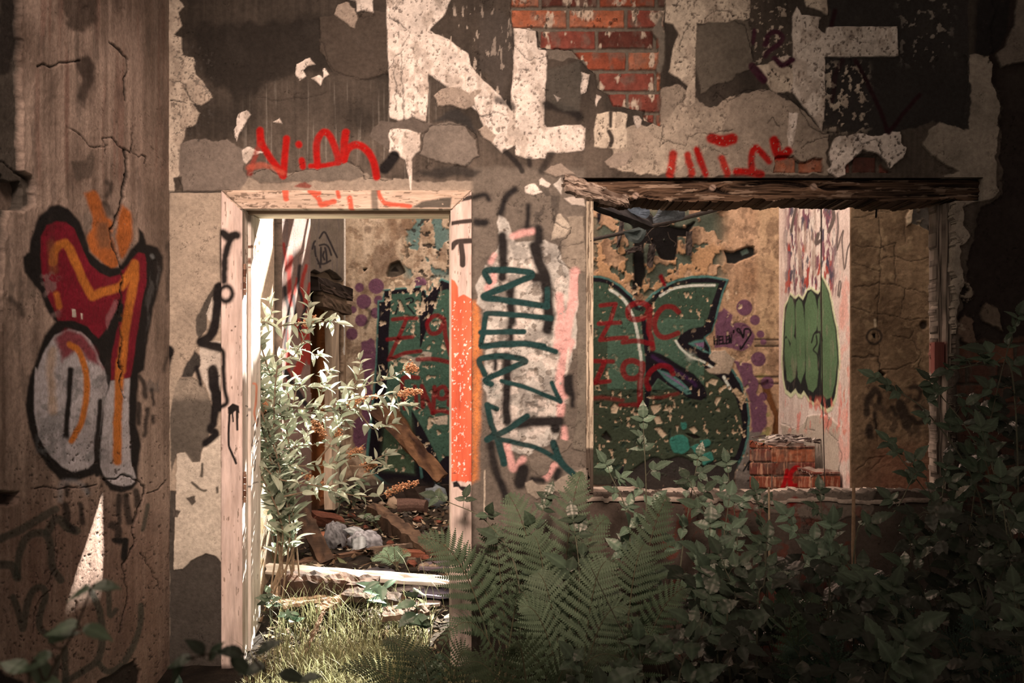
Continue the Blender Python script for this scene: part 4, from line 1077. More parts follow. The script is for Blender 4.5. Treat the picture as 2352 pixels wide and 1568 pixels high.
def paint_return(p):
    x, y = p.x, p.y
    n = fbm(x / 55, y / 70, 5, 261); m = fbm(x / 14, y / 14, 4, 262)
    t = np.clip(.5 + .8 * n + .35 * m, 0, 1)[:, None]
    p.c[:] = A(98, 68, 47) * (1 - t) + A(146, 106, 76) * t
    p.h[:] = .004 * n
    p.poly(Q('r1', '1350,120 1470,130 1500,180 1530,250 1500,370 1390,330 1300,300 1330,220'), A(78, 62, 52), 4, 1.5, -.02)
    p.poly(Q('r1', '1270,270 1330,130 1345,180 1330,300 1280,340'), A(178, 138, 106), 3, 1.5, .008)
    p.mottle(A(170, 128, 92), 22, .34, .12, .4, .001, 263, zone=p.box(1960, 480, 2160, 900, 20))
    ck = A(74, 52, 38)
    for q in ('r1|1040,180 1050,380 1070,490 1120,550', 'r1|1070,490 1050,620 1050,820 1040,1000 1045,1568', 'r1|810,270 920,260 1040,220 1140,220', 'r1|1060,630 1190,600 1320,630 1450,620 1510,590', 'r1|1190,480 1190,600 1170,840', 'r1|820,640 930,670 1050,720',
              'r1|1050,820 1180,840 1330,870 1450,910', 'r1|820,1020 920,1060 1010,1095 1200,1095 1340,1130 1520,1120', 'r1|1260,870 1240,1090', 'r1|820,840 930,850 1040,820', 'r1|1040,900 1000,950', 'r1|1160,1270 1310,1300 1330,1230', 'r1|820,1460 1030,1460',
              'r1|1330,1310 1400,1420 1390,1560', 'r1|1275,340 1270,470', 'r2|820,70 1030,70 1050,170', 'r2|1050,190 1200,170 1350,120 1400,40', 'r2|850,1030 930,960 1080,930', 'r2|980,1040 1090,930', 'r2|1000,560 1040,850', 'r1|850,500 1010,530 1190,480'):
        k, v = q.split('|'); p.crack(Q(k, v), .9, .75, -.004, 4, ck)
    fine_cracks(p, 26, .012, .3, 264)
    bl = A(34, 24, 20)
    p.line([(1740 + (1000 + 62 * math.cos(a)) / 3.734, 430 + (1280 + 62 * math.sin(a)) / 3.734) for a in np.linspace(0, 6.3, 20)], 2.6, A(60, 42, 32), 1.2, 2, smooth=False)
    p.poly(Q('r1', '985,1260 1010,1255 1015,1300 995,1290'), bl, 1, 1, -.01); p.line(Q('r1', '1425,1185'), 9, A(70, 50, 38), 1, 3, h=-.012)
    p.line(Q('r1', '1010,1140 1010,1190'), 3, A(190, 150, 116), 1, 2)
    p.line(Q('r1', '1030,140 1020,255'), 1.4, bl, .3, 1)
    p.poly(Q('r2', '1010,240 1050,190 1090,220 1060,280 1020,270'), bl, 2, 1.5, -.03)
    for q, r in (('930,560 940,440 1000,360 1050,400 1040,460', 7), ('1310,330 1360,325 1395,370 1380,430 1350,440', 5), ('1150,500 1180,560', 5), ('1230,490 1260,560 1280,640', 14), ('1370,500 1420,540 1430,610 1370,640 1330,590', 7), ('1000,560 1020,680', 5), ('960,680 970,750', 9)):
        p.line(Q('r2', q), r, bl, 3, 4, al=.85, wear=.08)
    p.mottle(A(60, 42, 33), 18, .16, .12, .6, seed=266, zone=p.box(1980, 880, 2120, 1010, 14))
    for q in ('1515,340 1480,330 1500,480', '1500,390 1480,480 1510,540 1520,480', '1490,920 1480,960 1520,1040 1528,940'):
        p.poly(Q('r1', q), bl, 3, 2, -.03)
    p.where(p.box(1950, 1080, 2700, 1400, 40) * .5, A(112, 64, 46))
    p.where(p.box(2010, 1020, 2150, 1140, 30) * .4, A(150, 84, 60))
    p.h += .002 * fbm(x / 8, y / 8, 3, 267)


xb = (rng(740, 1810, 2.0) - CX) * YB / F
zb = CH - (rng(1260, 300, 2.0) - HY) * YB / F
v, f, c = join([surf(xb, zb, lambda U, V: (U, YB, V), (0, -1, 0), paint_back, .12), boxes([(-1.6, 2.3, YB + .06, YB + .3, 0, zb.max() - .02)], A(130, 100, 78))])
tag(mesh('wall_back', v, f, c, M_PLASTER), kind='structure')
yi = XB * F / (rng(560, 796, 1.25) - CX)
v, f, c = join([surf(yi, rng(.2, 3.1, .006), lambda U, V: (XB, U, V), (1, 0, 0), paint_inner_left, .14), boxes([(XB - .4, XB - .1, 5.34, YB + .06, 0, 3.08), (XB - .1, XB - .002, 5.34, yi.min() - .002, 0, 3.08)], A(130, 100, 78))])
tag(mesh('wall_inner_left', v, f, c, M_PLASTER), kind='structure')
yr = XR * F / (rng(1952, 1786, 1.25) - CX)
v, f, c = join([surf(yr[::-1], rng(.2, 3.0, .006), lambda U, V: (XR, U, V), (-1, 0, 0), paint_right, .10)])
tag(mesh('wall_inner_right', v, f, c, M_PLASTER), kind='structure')
xr = (rng(1954, 2460, 2.0) - CX) * YR / F
v, f, c = join([surf(xr, rng(.2, 3.0, .005), lambda U, V: (U, YR, V), (0, -1, 0), paint_return, .10),
                boxes([(XR + .09, 3.4, YR + .09, YB + .1, 0, 2.99), (3.2, 3.4, 5.34, YR + .1, 0, 2.99)], A(130, 100, 78))])
tag(mesh('wall_return', v, f, c, M_PLASTER), kind='structure')

# unseen boards added beyond the back wall, gaps shaped to throw the sun patches
m = MB()
wd = A(70, 54, 42)
for z0, z1 in ((3.10, 3.32), (3.76, 3.93), (4.13, 4.17), (4.52, 4.72), (5.32, 5.7), (5.72, 6.1), (6.12, 6.5)):
    nseg = 26
    xs = np.linspace(-2.2, 1.4, nseg)
    for k in range(nseg - 1):
        e = lambda q, s: .035 * vn(q * 3.1, s)
        a, b = xs[k], xs[k + 1]
        pts = [(a, 8.66, z0 + e(a, 1 + z0)), (b, 8.66, z0 + e(b, 1 + z0)), (b, 8.66, z1 + e(b, 2 + z1)), (a, 8.66, z1 + e(a, 2 + z1))]
        pts += [(q[0], 8.70, q[2]) for q in pts]
        m.add(pts, [(0, 1, 2, 3), (7, 6, 5, 4), (3, 2, 6, 7), (0, 4, 5, 1)], wd)
r_ = random.Random(4)
for k in range(11):
    x0 = r_.uniform(-.75, .0); z0 = r_.uniform(3.85, 4.3); dx = r_.uniform(.05, .35); dz = r_.uniform(.2, .6); w_ = r_.uniform(.012, .035)
    pts = [(x0, 8.62, z0), (x0 + w_ * 2, 8.62, z0 - w_), (x0 + dx + w_ * 2, 8.62, z0 + dz), (x0 + dx, 8.62, z0 + dz + w_)]
    pts += [(q[0], 8.635, q[2]) for q in pts]
    m.add(pts, [(0, 1, 2, 3), (7, 6, 5, 4), (3, 2, 6, 7), (0, 4, 5, 1), (1, 5, 6, 2), (0, 3, 7, 4)], wd)
lp = [(-2.2, 8.64, 3.2), (-.10, 8.64, 3.2), (-.16, 8.64, 3.42), (-.06, 8.64, 3.6), (-.2, 8.64, 3.76), (-.12, 8.64, 3.9), (-.3, 8.64, 4.0), (-2.2, 8.64, 3.96)]
m.add(lp + [(q[0], 8.655, q[2]) for q in lp], [tuple(range(8)), tuple(range(15, 7, -1))] + [(i, 8 + i, 8 + (i + 1) % 8, (i + 1) % 8) for i in range(8)], wd)
m.box(1.35, 4.2, 8.62, 8.66, 3.0, 6.6, wd); m.box(-3.4, -.95, 8.70, 8.74, 3.0, 6.6, wd)
tri = [(.20, 8.64, 4.6), (1.4, 8.64, 4.6), (1.4, 8.64, 5.4), (.52, 8.64, 5.4)]
m.add(tri + [(q[0], 8.66, q[2]) for q in tri], [(0, 1, 2, 3), (7, 6, 5, 4), (3, 2, 6, 7), (0, 4, 5, 1), (0, 3, 7, 4)], wd)
for xx in (-.9, 1.38, 2.2, 3.4):
    m.box(xx, xx + .07, 8.66, 8.78, 2.9, 6.6, wd)
tag(m.build('added_sun_blocker', M_WOODX), kind='structure')


# ------------------------------------------------------------------ door casing, window timbers, lintel
def panel(name, px0, px1, py0, py1, yf, step, paint, skirt, m, parent=None, hole=None):
    xs = (rng(px0, px1, step) - CX) * yf / F
    zs = CH - (rng(py1, py0, step) - HY) * yf / F
    v, f, c = surf(xs, zs, lambda U, V: (U, yf, V), (0, -1, 0), paint, skirt, hole)
    return mesh(name, v, f, c, m, parent)


def old_paint(p, base, dirt, fx, fy, seed, amt=.5, chips=.3):
    n = fbm(p.x / fx, p.y / fy, 5, seed)
    t = np.clip(.35 + amt * n + .4 * fbm(p.x / (fx * 4), p.y / (fy * 2), 3, seed + 4), 0, 1)[:, None]
    p.c[:] = base * (1 - t) + dirt * t
    p.h[:] = .0012 * n
    if chips:
        p.mottle(A(112, 84, 64), fx * .9, chips, .05, .8, -.002, seed + 8, fy=fy * .9)


CASE, CASED = A(228, 182, 158), A(194, 150, 126)
door = thing('door_1', None, None, (-.67, 5.0, 0), kind='structure')


def paint_case_left(p):
    old_paint(p, CASE, CASED, 4, 26, 301, .25, .52)
    bl = A(32, 25, 22)
    p.line(Q('z2', '1790,470 1830,500 1890,490'), 10, bl, 2.5, 5); p.line(Q('z2', '1850,500 1820,600 1800,720 1790,860'), 8, bl, 2.5, 5, taper=False)
    p.line([(519 + 15 * math.cos(a), 675 + 17 * math.sin(a)) for a in np.linspace(0, 6.3, 18)], 5.5, bl, 1.5, 5, smooth=False)
    p.line(Q('z2', '1600,1350 1690,1365 1770,1400 1790,1450 1788,1568') + Q('z3', '1785,150 1800,330 1815,430 1760,470'), 5, bl, 1, 4)
    p.poly(Q('z3', '1820,470 1860,440 1910,460 1915,520 1880,500 1850,530 1825,520'), bl, 1, 1.4)
    p.line(Q('z3', '1838,500 1832,640 1830,770 1855,840 1890,920'), 2.6, bl, .6, 1); p.line(Q('z3', '1895,500 1900,650'), 2.6, bl, .5, 1); p.line(Q('z3', '1860,510 1865,585'), 1.8, bl, .5, 1)
    for q in ('1885,1220', '1855,1250'): p.line(Q('z2', q), 2, A(96, 70, 54), .5, 1)
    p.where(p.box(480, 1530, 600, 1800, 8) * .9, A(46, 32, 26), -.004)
    p.line(Q('px', '508.5,437 556,479'), .8, A(60, 44, 34), .2, .8, h=-.003, smooth=False)


def paint_case_right(p):
    old_paint(p, CASE, CASED, 3, 26, 311, .25, .52)
    bl = A(66, 50, 42)
    p.line(Q('z8', '1690,215 1770,205 1850,185'), 5, bl, 1, 2, wear=.04); p.line(Q('z8', '1700,395 1780,380 1850,372'), 5, bl, 1, 2, wear=.04)
    p.line(Q('z8', '1700,590 1740,545 1850,535'), 6, bl, 1, 2, wear=.02); p.line(Q('z8', '1775,570 1785,650 1785,725'), 6.5, bl, .6, 1.5)
    og = A(234, 96, 62)
    p.poly(Q('z8', '1685,830 1720,850 1745,900 1750,980 1800,965 1870,1000 1870,1600') + Q('d1', '1870,1060 1840,1080 1780,1060 1685,1060'), og, 2, 1.6, .001, var=.1)
    p.mottle(A(244, 206, 180), 4.5, .36, .03, 1, -.001, 313, fy=7, zone=p.box(1035, 690, 1084, 1110, 3))
    p.poly(Q('d1', '1700,1000 1740,1000 1720,990'), bl, 1, 1); p.poly(Q('d1', '1705,1070 1740,1060 1770,1100 1830,1110 1825,1150 1790,1150 1750,1110 1710,1110'), A(34, 26, 24), 2, 1.2, -.004)
    p.line(Q('d1', '1850,1100 1858,1300'), 1.4, bl, .5, 1)
    p.line(Q('px', '1037,480 1083,437'), .8, A(60, 44, 34), .2, .8, h=-.003, smooth=False)


def paint_case_top(p):
    old_paint(p, A(214, 168, 138), A(168, 126, 98), 26, 4, 321, .5, .34)
    p.mottle(A(96, 70, 52), 14, .3, .07, .7, -.001, 323, fy=6, zone=p.box(500, 436, 700, 480, 6))
    rd = A(206, 84, 58)
    for q, r in (('370,130 375,200', 6), ('590,150 640,200 660,240 760,220', 6), ('790,140 800,180', 5), ('880,190 890,270', 6), ('560,140 640,150', 5), ('1110,120 1140,200 1210,240 1370,255', 5)):
        p.line(Q('z8', q), r, rd, 2, 2.5, wear=.1, wf=5)
    gr = A(92, 74, 60)
    p.line(Q('z8', '1085,120 1080,270'), 8, gr, 2, 4, al=.8); p.poly(Q('z8', '1380,270 1460,220 1600,190 1700,180 1690,270'), gr, 2, 3, wear=.06)
    p.line(Q('px', '508.5,437 556,479'), .8, A(60, 44, 34), .2, .8, h=-.003, smooth=False); p.line(Q('px', '1037,480 1083,437'), .8, A(60, 44, 34), .2, .8, h=-.003, smooth=False)


YC = 4.972
panel('left_casing', 508, 557, 437, 1640, YC, 1.6, paint_case_left, .05, M_WOOD, door, lambda x, y, p: y < 437 + (x - 508))
panel('right_casing', 1037, 1083, 437, 1640, YC, 1.6, paint_case_right, .05, M_WOOD, door, lambda x, y, p: y < 437 + (1083 - x))
panel('head_casing', 508, 1083, 437, 479, YC, 1.6, paint_case_top, .05, M_WOODX, door, lambda x, y, p: (y > 437 + (x - 506)) | (y > 437 + (1085 - x)))


def paint_jamb(p):
    old_paint(p, A(230, 196, 172), A(190, 150, 124), 3, 30, 331, .25, .6)
    bl = A(60, 48, 44)
    p.line(Q('d1', '50,460 85,470 85,510 60,540'), 1.2, bl, .3, .8); p.line(Q('d1', '110,280 135,300 130,440 120,520 140,620'), 2.5, A(224, 130, 96), 1, 1.5, wear=.06)
    p.line(Q('d1', '110,620 150,560 120,700 100,780 150,740'), 1.4, A(110, 84, 70), .5, 1); p.line(Q('d1', '100,830 125,900 120,980'), 1, bl, .4, .8); p.line(Q('d1', '70,1140 110,1080 150,1070'), 1, bl, .4, .8)
    p.where(p.box(560, 540, 600, 620, 4) * sst(.2, .4, fbm(p.x / 3, p.y / 9, 3, 335)), A(120, 80, 60))
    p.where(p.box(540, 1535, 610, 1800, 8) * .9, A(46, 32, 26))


JX = X5(541) + .031
v1 = surf(rng(4.985, 5.352, .006), rng(.02, 2.075, .004), lambda U, V: (JX, U, V), (1, 0, 0), paint_jamb, .028)
v2 = surf(rng(5.10, 5.15, .008), rng(.02, 2.06, .004), lambda U, V: (JX + .012, U, V), (1, 0, 0), paint_jamb, .013)
v, f, c = join([v1, v2])
mesh('left_jamb', v, f, c, M_WOOD, door)
m = MB(); m.box(X5(1052) - .031, X5(1052), 4.985, 5.352, .02, 2.08, A(214, 172, 146)); m.box(X5(1052) - .043, X5(1052) - .031, 5.10, 5.15, .02, 2.06, A(206, 166, 140))
m.build('right_jamb', M_WOOD, door)
m = MB()
zt = 2.079
for y0, y1, dz, col in ((4.985, 5.10, 0, A(160, 118, 88)), (5.10, 5.15, -.012, A(196, 150, 116)), (5.15, 5.352, 0, A(226, 180, 142))):
    m.box(JX - .03, X5(1052), y0, y1, zt + dz, zt + .03, col)
m.build('head_jamb', M_WOODX, door)
for zc in (1.37 - (642 - 860) / 540, 1.37 - (1118 - 860) / 540):
    m = MB()
    rc = A(120, 74, 52)
    m.box(JX, JX + .004, 4.995, 5.05, zc - .05, zc + .05, rc)
    for k in range(5):
        z0 = zc - .066 + k * .027
        m.tube([(JX + .008, 4.995, z0), (JX + .008, 4.995, z0 + .024)], .008, A(104, 62, 44) if k % 2 else A(146, 100, 76), 8)
    for k in (-1, 1):
        m.tube([(JX + .003, 5.03, zc + k * .03), (JX + .007, 5.03, zc + k * .03)], .006, A(70, 44, 34), 6)
    m.build('hinge', M_RUST, door)

win = thing('window_1', None, None, (1.1, 5.0, .85), kind='structure')


def paint_old_post(p):
    old_paint(p, A(212, 172, 138), A(150, 116, 90), 2.5, 40, 341, .6, .22)
    p.where(p.box(1300, 1030, 1380, 1300, 3) * .9, A(52, 36, 28), -.004)
    for yy in (553, 748): p.line([(1357, yy)], 1.6, A(40, 28, 22), .2, .6)
    p.crack(Q('px', '1352,470 1351,700 1353,1040'), .5, .8, -.003, 1)


def paint_grey_post(p):
    st = fbm(p.x / 1.6, p.y / 70, 5, 351)
    t = np.clip(.5 + .9 * st, 0, 1)[:, None]
    p.c[:] = A(66, 50, 40) * (1 - t) + A(176, 140, 116) * t
    p.h[:] = .010 * st
    p.where(p.box(2140, 785, 2175, 855, 4) * .8, A(130, 66, 52))


panel('left_post', 1347, 1363, 462, 1132, 4.985, 1.2, paint_old_post, .09, M_WOOD, win, lambda x, y, p: (y > 1075) & (x < 1353 + 5 * vn(y / 9, x * 0, 3)))


def paint_rotten(p):
    st = fbm(p.x / 1.5, p.y / 40, 5, 361)
    t = np.clip(.4 + .8 * st, 0, 1)[:, None]
    p.c[:] = A(40, 28, 22) * (1 - t) + A(120, 86, 64) * t
    p.h[:] = .008 * st


v, f, c = surf(rng(5.08, 5.33, .008), rng(.86, 2.1, .006), lambda U, V: (X5(1349) + .012, U, V), (1, 0, 0), paint_rotten, .02)
nl = MB()
for zz in (1.94, 1.57, 1.2):
    nl.tube([(X5(1349) + .01, 5.12, zz), (X5(1349) + .055, 5.11, zz - .002)], .0022, A(60, 46, 40), 5)
mesh('left_lining', v, f, c, M_WOOD, win)
nl.build('nail', M_RUST, win)
pr = panel('right_post', 2148, 2170, 470, 1128, 5.10, 1.2, paint_grey_post, .09, M_WOOD, win, lambda x, y, p: (x < 2152 + 4 * vn(y / 14, x * 0, 7)) | ((y < 490) & (x > 2162)))
panel('right_lining', 2172, 2200, 466, 1126, 5.05, 1.4, paint_grey_post, .2, M_WOOD, win, lambda x, y, p: x > 2196 + 5 * vn(y / 22, x * 0, 9))
mb = MB(); mb.box(P(2144, 0, 5.06).x, P(2166, 0, 5.06).x, 5.045, 5.09, P(0, 858, 5.06).z, P(0, 786, 5.06).z, A(128, 66, 54))
mb.build('loose_strip', M_WOOD, win)


def paint_sill(p):
    n = fbm(p.x / 16, p.y / 3, 5, 371)
    t = np.clip(.5 + 1.0 * n, 0, 1)[:, None]
    p.c[:] = A(150, 116, 94) * (1 - t) + A(216, 178, 152) * t
    p.mottle(A(88, 64, 50), 22, .22, .06, .8, 0, 373, fy=5)
    p.mottle(A(236, 200, 176), 18, .24, .05, .8, 0, 374, fy=5)


# the broken masonry of the sill: a lumpy strip with flakes of mortar lying on it
xs = rng(X5(1349) - .004, X5(2200), .007); ys = rng(4.988, 5.36, .012)
U, V = np.meshgrid(xs, ys)
top = .858 + .012 * fbm(U * 9, V * 9, 4, 375) + .012 * np.round(1.6 * fbm(U * 7, V * 6, 3, 376)) / 1.6 - .006 * (U - .3)
edge = sst(4.988, 5.01, V)
Z = top - (1 - edge) * .012
cc = np.array(A(178, 142, 118))[None] * (1 + .7 * fbm(U * 14, V * 14, 4, 377).ravel())[:, None]
dk = sst(.1, .3, fbm(U * 7, V * 12, 4, 378)).ravel()[:, None]
cc = cc * (1 - .65 * dk) + A(96, 68, 52) * .65 * dk
idx = np.arange(U.size).reshape(U.shape)
q = np.stack([idx[:-1, :-1], idx[:-1, 1:], idx[1:, 1:], idx[1:, :-1]], -1).reshape(-1, 4)
pos = np.stack([U.ravel(), V.ravel() + .004 * fbm(U * 20, V * 0 + 3, 3, 379).ravel() * (1 - edge.ravel()), Z.ravel()], -1)
low = pos[idx[0]].copy(); low[:, 2] -= .012; n0 = len(pos)
pos = np.concatenate([pos, low]); k = len(xs)
q = np.concatenate([q, np.stack([idx[0][:-1], n0 + np.arange(k - 1), n0 + np.arange(1, k), idx[0][1:]], -1)])
cc = np.concatenate([cc, cc[idx[0]] * .7])
mesh('sill', pos, q, cc, M_STONE, win)


# ---- the rotten lintel over the window
def paint_lintel(p):
    x, y = p.x, p.y
    wv = y + 5 * fbm(x / 90, y / 60, 3, 381)
    for kx, ky in ((1637, 432), (1460, 449), (1868, 430)):
        d = np.hypot((x - kx) / 2.6, y - ky)
        wv = wv + np.sign(y - ky) * 9 * np.exp(-(d / 10) ** 2)
    st = fbm(x / 75, wv / 2.4, 5, 382); b = fbm(x / 110, wv / 9, 4, 383)
    t = np.clip(.42 + .75 * st + .7 * b, 0, 1)[:, None]
    p.c[:] = A(34, 21, 15) * (1 - t) + A(124, 85, 61) * t
    p.mottle(A(170, 128, 100), 44, .3, .06, .8, .004, 384, fy=6)
    p.h[:] += .016 * st + .02 * b
    p.where(sst(415, 408, y), A(60, 46, 38), -.02)
    p.where(sst(412, 404, y + 0) * 0, A(60, 46, 38))
    for kx, ky in ((1637, 432), (1460, 449), (1868, 430)):
        p.line([(kx, ky)], 8, A(170, 128, 104), 1.5, 2, h=.012); p.crack([(kx - 6, ky - 3), (kx + 5, ky + 4)], .8, .8, .006, 1)
    p.where(p.box(2020, 400, 2300, 480, 60) * .5, A(58, 40, 31))


lint = thing('lintel', 'cracked weathered timber lintel spanning the top of the window opening', 'beam', (1.1, 5.1, 2.1), kind='thing')
panel('beam', 1296, 2254, 411, 466, 5.035, 1.6, paint_lintel, .28, M_WOODX, lint,
      lambda x, y, p: (y > 459 + 5 * vn(x / 37, x * 0 + 2, 3) + 2 * vn(x / 7, x * 0 + 5, 4)) | ((x < 1440) & (y < 412 + (x - 1296) * .02)) | ((x < 1420) & (y > 440 + (x - 1296) * .16)))


def plank(mb, a, b, w, t, col, up=(0, 0, 1), n=18, rough=.004, seed=1, taper=0., alt=None):
    """A split, worn board from a to b."""
    a, b = Vector(a), Vector(b)
    d = (b - a).normalized(); up = Vector(up)
    s = d.cross(up).normalized(); u = s.cross(d)
    prof = [(-.5, -.5), (-.5, .5), (-.25, .5), (0, .5), (.25, .5), (.5, .5), (.5, -.5), (.25, -.5), (0, -.5), (-.25, -.5)]
    k = len(prof); vs = []; cs = []; fs = []
    col = np.asarray(col); alt = col * .45 if alt is None else np.asarray(alt)
    for i in range(n + 1):
        f = i / n
        c0 = a + (b - a) * f
        tp = 1 - taper * f
        for j, (q, r) in enumerate(prof):
            e1 = rough * float(vn(f * n * .8, j * 1.7, seed)); e2 = rough * float(vn(f * n * .8, j * 1.7 + 40, seed))
            endj = (.015 if i in (0, n) else 0) * float(vn(j * 1.3, seed * 1.1, 3)) * (1 if i else -1)
            vs.append(c0 + s * (q * w * tp + e1) + u * (r * t * tp + e2) + d * endj)
            g = min(1, max(0, .5 + .7 * float(vn(f * 6, j * 2.3, seed + 5)) + .4 * float(vn(f * 25, j * 3.1, seed + 6))))
            cs.append(col * g + alt * (1 - g))
        if i:
            for j in range(k):
                fs.append(((i - 1) * k + j, (i - 1) * k + (j + 1) % k, i * k + (j + 1) % k, i * k + j))
    fs.append(tuple(range(k - 1, -1, -1))); fs.append(tuple(n * k + j for j in range(k)))
    mb.add(vs, fs, cs)
    return mb


m = MB()
for k, (q0, q1, w) in enumerate((((1292, 416), (1444, 462), .05), ((1300, 430), (1440, 466), .035), ((1296, 412), (1390, 436), .03), ((1318, 445), (1430, 470), .02))):
    plank(m, P(*q0, 5.0 - .004 * k), P(*q1, 5.01), w, .04, A(186, 146, 120), (0, -1, .3), 16, .008, 20 + k, .35, A(84, 58, 44))
m.build('splintered_end', M_WOODX, lint)

# a thin conduit and the frame of the far doorway
m = MB(); m.tube([P(789, 300, 8.40), P(790, 640, 8.40), P(788, 815, 8.40)], .014, A(226, 196, 176), 8)
tag(m.build('conduit', M_STEM), 'thin white conduit running down the corner beside the mural wall', 'pipe')
d2 = thing('door_2', None, None, (-1.18, 7.6, .45), kind='structure')


def YL(px): return XB * F / (px - CX)


def L(px, py, off=0.0):
    y = YL(px)
    return (XB + off, y, CH - (py - HY) * y / F)


def wallstrip(mb, p0, p1, t0, t1, off, thick, col, seed):
    """A board lying flat on the left room wall, given by two screen points and its half heights."""
    a, b = Vector(L(*p0, off)), Vector(L(*p1, off))
    plank(mb, a, b, t0, thick, col, (1, 0, 0), 14, .006, seed, 0, np.asarray(col) * .5)


m = MB(); wallstrip(m, (752, 704), (752, 1168), .30, 0, .03, .05, A(222, 176, 140), 61); m.build('post', M_WOOD, d2)
m = MB(); wallstrip(m, (716, 676), (776, 694), .13, 0, .035, .05, A(166, 126, 98), 62); m.build('head', M_WOODX, d2)
m = MB(); wallstrip(m, (713, 690), (783, 712), .07, 0, .045, .06, A(110, 80, 60), 63); m.build('head_trim', M_WOODX, d2)
m = MB(); wallstrip(m, (706, 650), (790, 676), .08, 0, .03, .07, A(48, 34, 28), 64); wallstrip(m, (709, 658), (786, 684), .04, 0, .05, .05, A(70, 50, 40), 65)
tag(m.build('burnt_lintel', M_WOODX), 'charred sagging timber over the small far doorway', 'beam', kind='thing')


# ------------------------------------------------------------------ ground, litter and debris
def gz(x, y):
    x = np.asarray(x, float); y = np.asarray(y, float)
    z = .13 * sst(4.3, 5.0, y) + .10 * sst(4.9, 5.35, y) + .15 * sst(5.3, 5.9, y) + .05 * sst(5.8, 6.6, y) + .05 * sst(6.5, 8.5, y)
    return z + .035 * fbm(x * 1.7, y * 1.7, 3, 401) + .016 * fbm(x * 7, y * 7, 3, 402)


def gz1(x, y): return float(gz(x, y))


def G(px, py, lift=0.0):
    """Where the sight line through a photo point meets the ground."""
    lo, hi = 3.0, 8.45
    for y in np.arange(3.4, 8.46, .01):
        p = P(px, py, y)
        if p.z <= gz1(p.x, y): return Vector((p.x, y, gz1(p.x, y) + lift))
    p = P(px, py, 8.4); return Vector((p.x, 8.4, gz1(p.x, 8.4) + lift))


xs = rng(-1.95, 3.5, .028); ys = rng(.5, 8.7, .028)
U, V = np.meshgrid(xs, ys)
Z = gz(U, V)
n = fbm(U * 5, V * 5, 5, 403); n2 = fbm(U * 26, V * 26, 3, 404)
t = np.clip(.35 + .6 * n + .5 * n2, 0, 1).ravel()[:, None]
cc = A(26, 19, 14) * (1 - t) + A(70, 52, 38) * t
idx = np.arange(U.size).reshape(U.shape)
q = np.stack([idx[:-1, :-1], idx[:-1, 1:], idx[1:, 1:], idx[1:, :-1]], -1).reshape(-1, 4)
tag(mesh('ground', np.stack([U.ravel(), V.ravel(), Z.ravel()], -1), q, cc, M_SOIL, smooth=True), kind='structure')


def scatter_litter(name, n, x0, x1, y0, y1, smin, smax, cols, seed, dens=None):
    r = np.random.RandomState(seed)
    vs, fs, cs = [], [], []
    for k in range(n):
        x, y = r.uniform(x0, x1), r.uniform(y0, y1)
        if dens and not dens(x, y): continue
        s = r.uniform(smin, smax); a = r.uniform(0, 6.28); w = s * r.uniform(.3, .6)
        ca, sa = math.cos(a), math.sin(a)
        z = gz1(x, y) + .004
        tl = r.uniform(-.5, .5, 2)
        o = len(vs)
        for (u, v_, dz) in ((-s, 0, .2 * s), (0, w, .1 * s), (s, 0, .35 * s), (0, -w, .1 * s)):
            dx, dy = u * ca - v_ * sa, u * sa + v_ * ca
            vs.append((x + dx, y + dy, z + dz + .5 * s + tl[0] * dx + tl[1] * dy))
            cs.append(np.array(cols[k % len(cols)]) * r.uniform(.3, .95))
        fs.append((o, o + 1, o + 2, o + 3))
    return tag(mesh(name, vs, np.array(fs), np.array(cs), M_CLOTH), kind='stuff')


litter_cols = [A(120, 84, 58), A(86, 58, 40), A(170, 132, 98), A(60, 44, 32), A(196, 160, 126), A(100, 92, 60)]
scatter_litter('leaf_litter', 2600, -1.15, 1.4, 5.3, 8.4, .012, .036, litter_cols, 5)
tag(bpy.data.objects['leaf_litter'], 'brown dead leaves and scraps littering the floor of the roofless room', 'leaf litter')
o = scatter_litter('straw_litter', 1300, -1.1, -.3, 4.3, 5.5, .008, .026, [A(150, 118, 84), A(110, 80, 56), A(190, 156, 116), A(84, 60, 44)], 6)
tag(o, 'dry straw and bark scraps on the ground in the doorway', 'litter')


def chunk(mb, c, r, col, seed, sq=(1, 1, .7), n=1):
    """An angular stone."""
    rr = np.random.RandomState(seed)
    vs, fs = [], []
    nu, nv = 7, 5
    for i in range(nv):
        th = math.pi * (i + .0) / (nv - 1)
        for j in range(nu):
            ph = 2 * math.pi * j / nu
            k = r * rr.uniform(.75, 1.15)
            vs.append((c[0] + k * sq[0] * math.sin(th) * math.cos(ph), c[1] + k * sq[1] * math.sin(th) * math.sin(ph), c[2] + k * sq[2] * math.cos(th)))
    for i in range(nv - 1):
        for j in range(nu):
            fs.append((i * nu + j, (i + 1) * nu + j, (i + 1) * nu + (j + 1) % nu, i * nu + (j + 1) % nu))
    mb.add(vs, fs, np.array([col * rr.uniform(.7, 1.25) for _ in vs]))
    return mb


rr = np.random.RandomState(12)
m = MB()
for k in range(330):
    x, y = rr.uniform(-1.1, 1.5), rr.uniform(5.6, 8.4)
    r = rr.uniform(.012, .04)
    chunk(m, (x, y, gz1(x, y) + r * .35), r, (A(96, 72, 54), A(140, 108, 84), A(116, 60, 42), A(72, 58, 48))[k % 4], 500 + k)
tag(m.build('rubble', M_STONE), 'small broken stones and mortar crumbs over the floor of the room', 'rubble', kind='stuff')

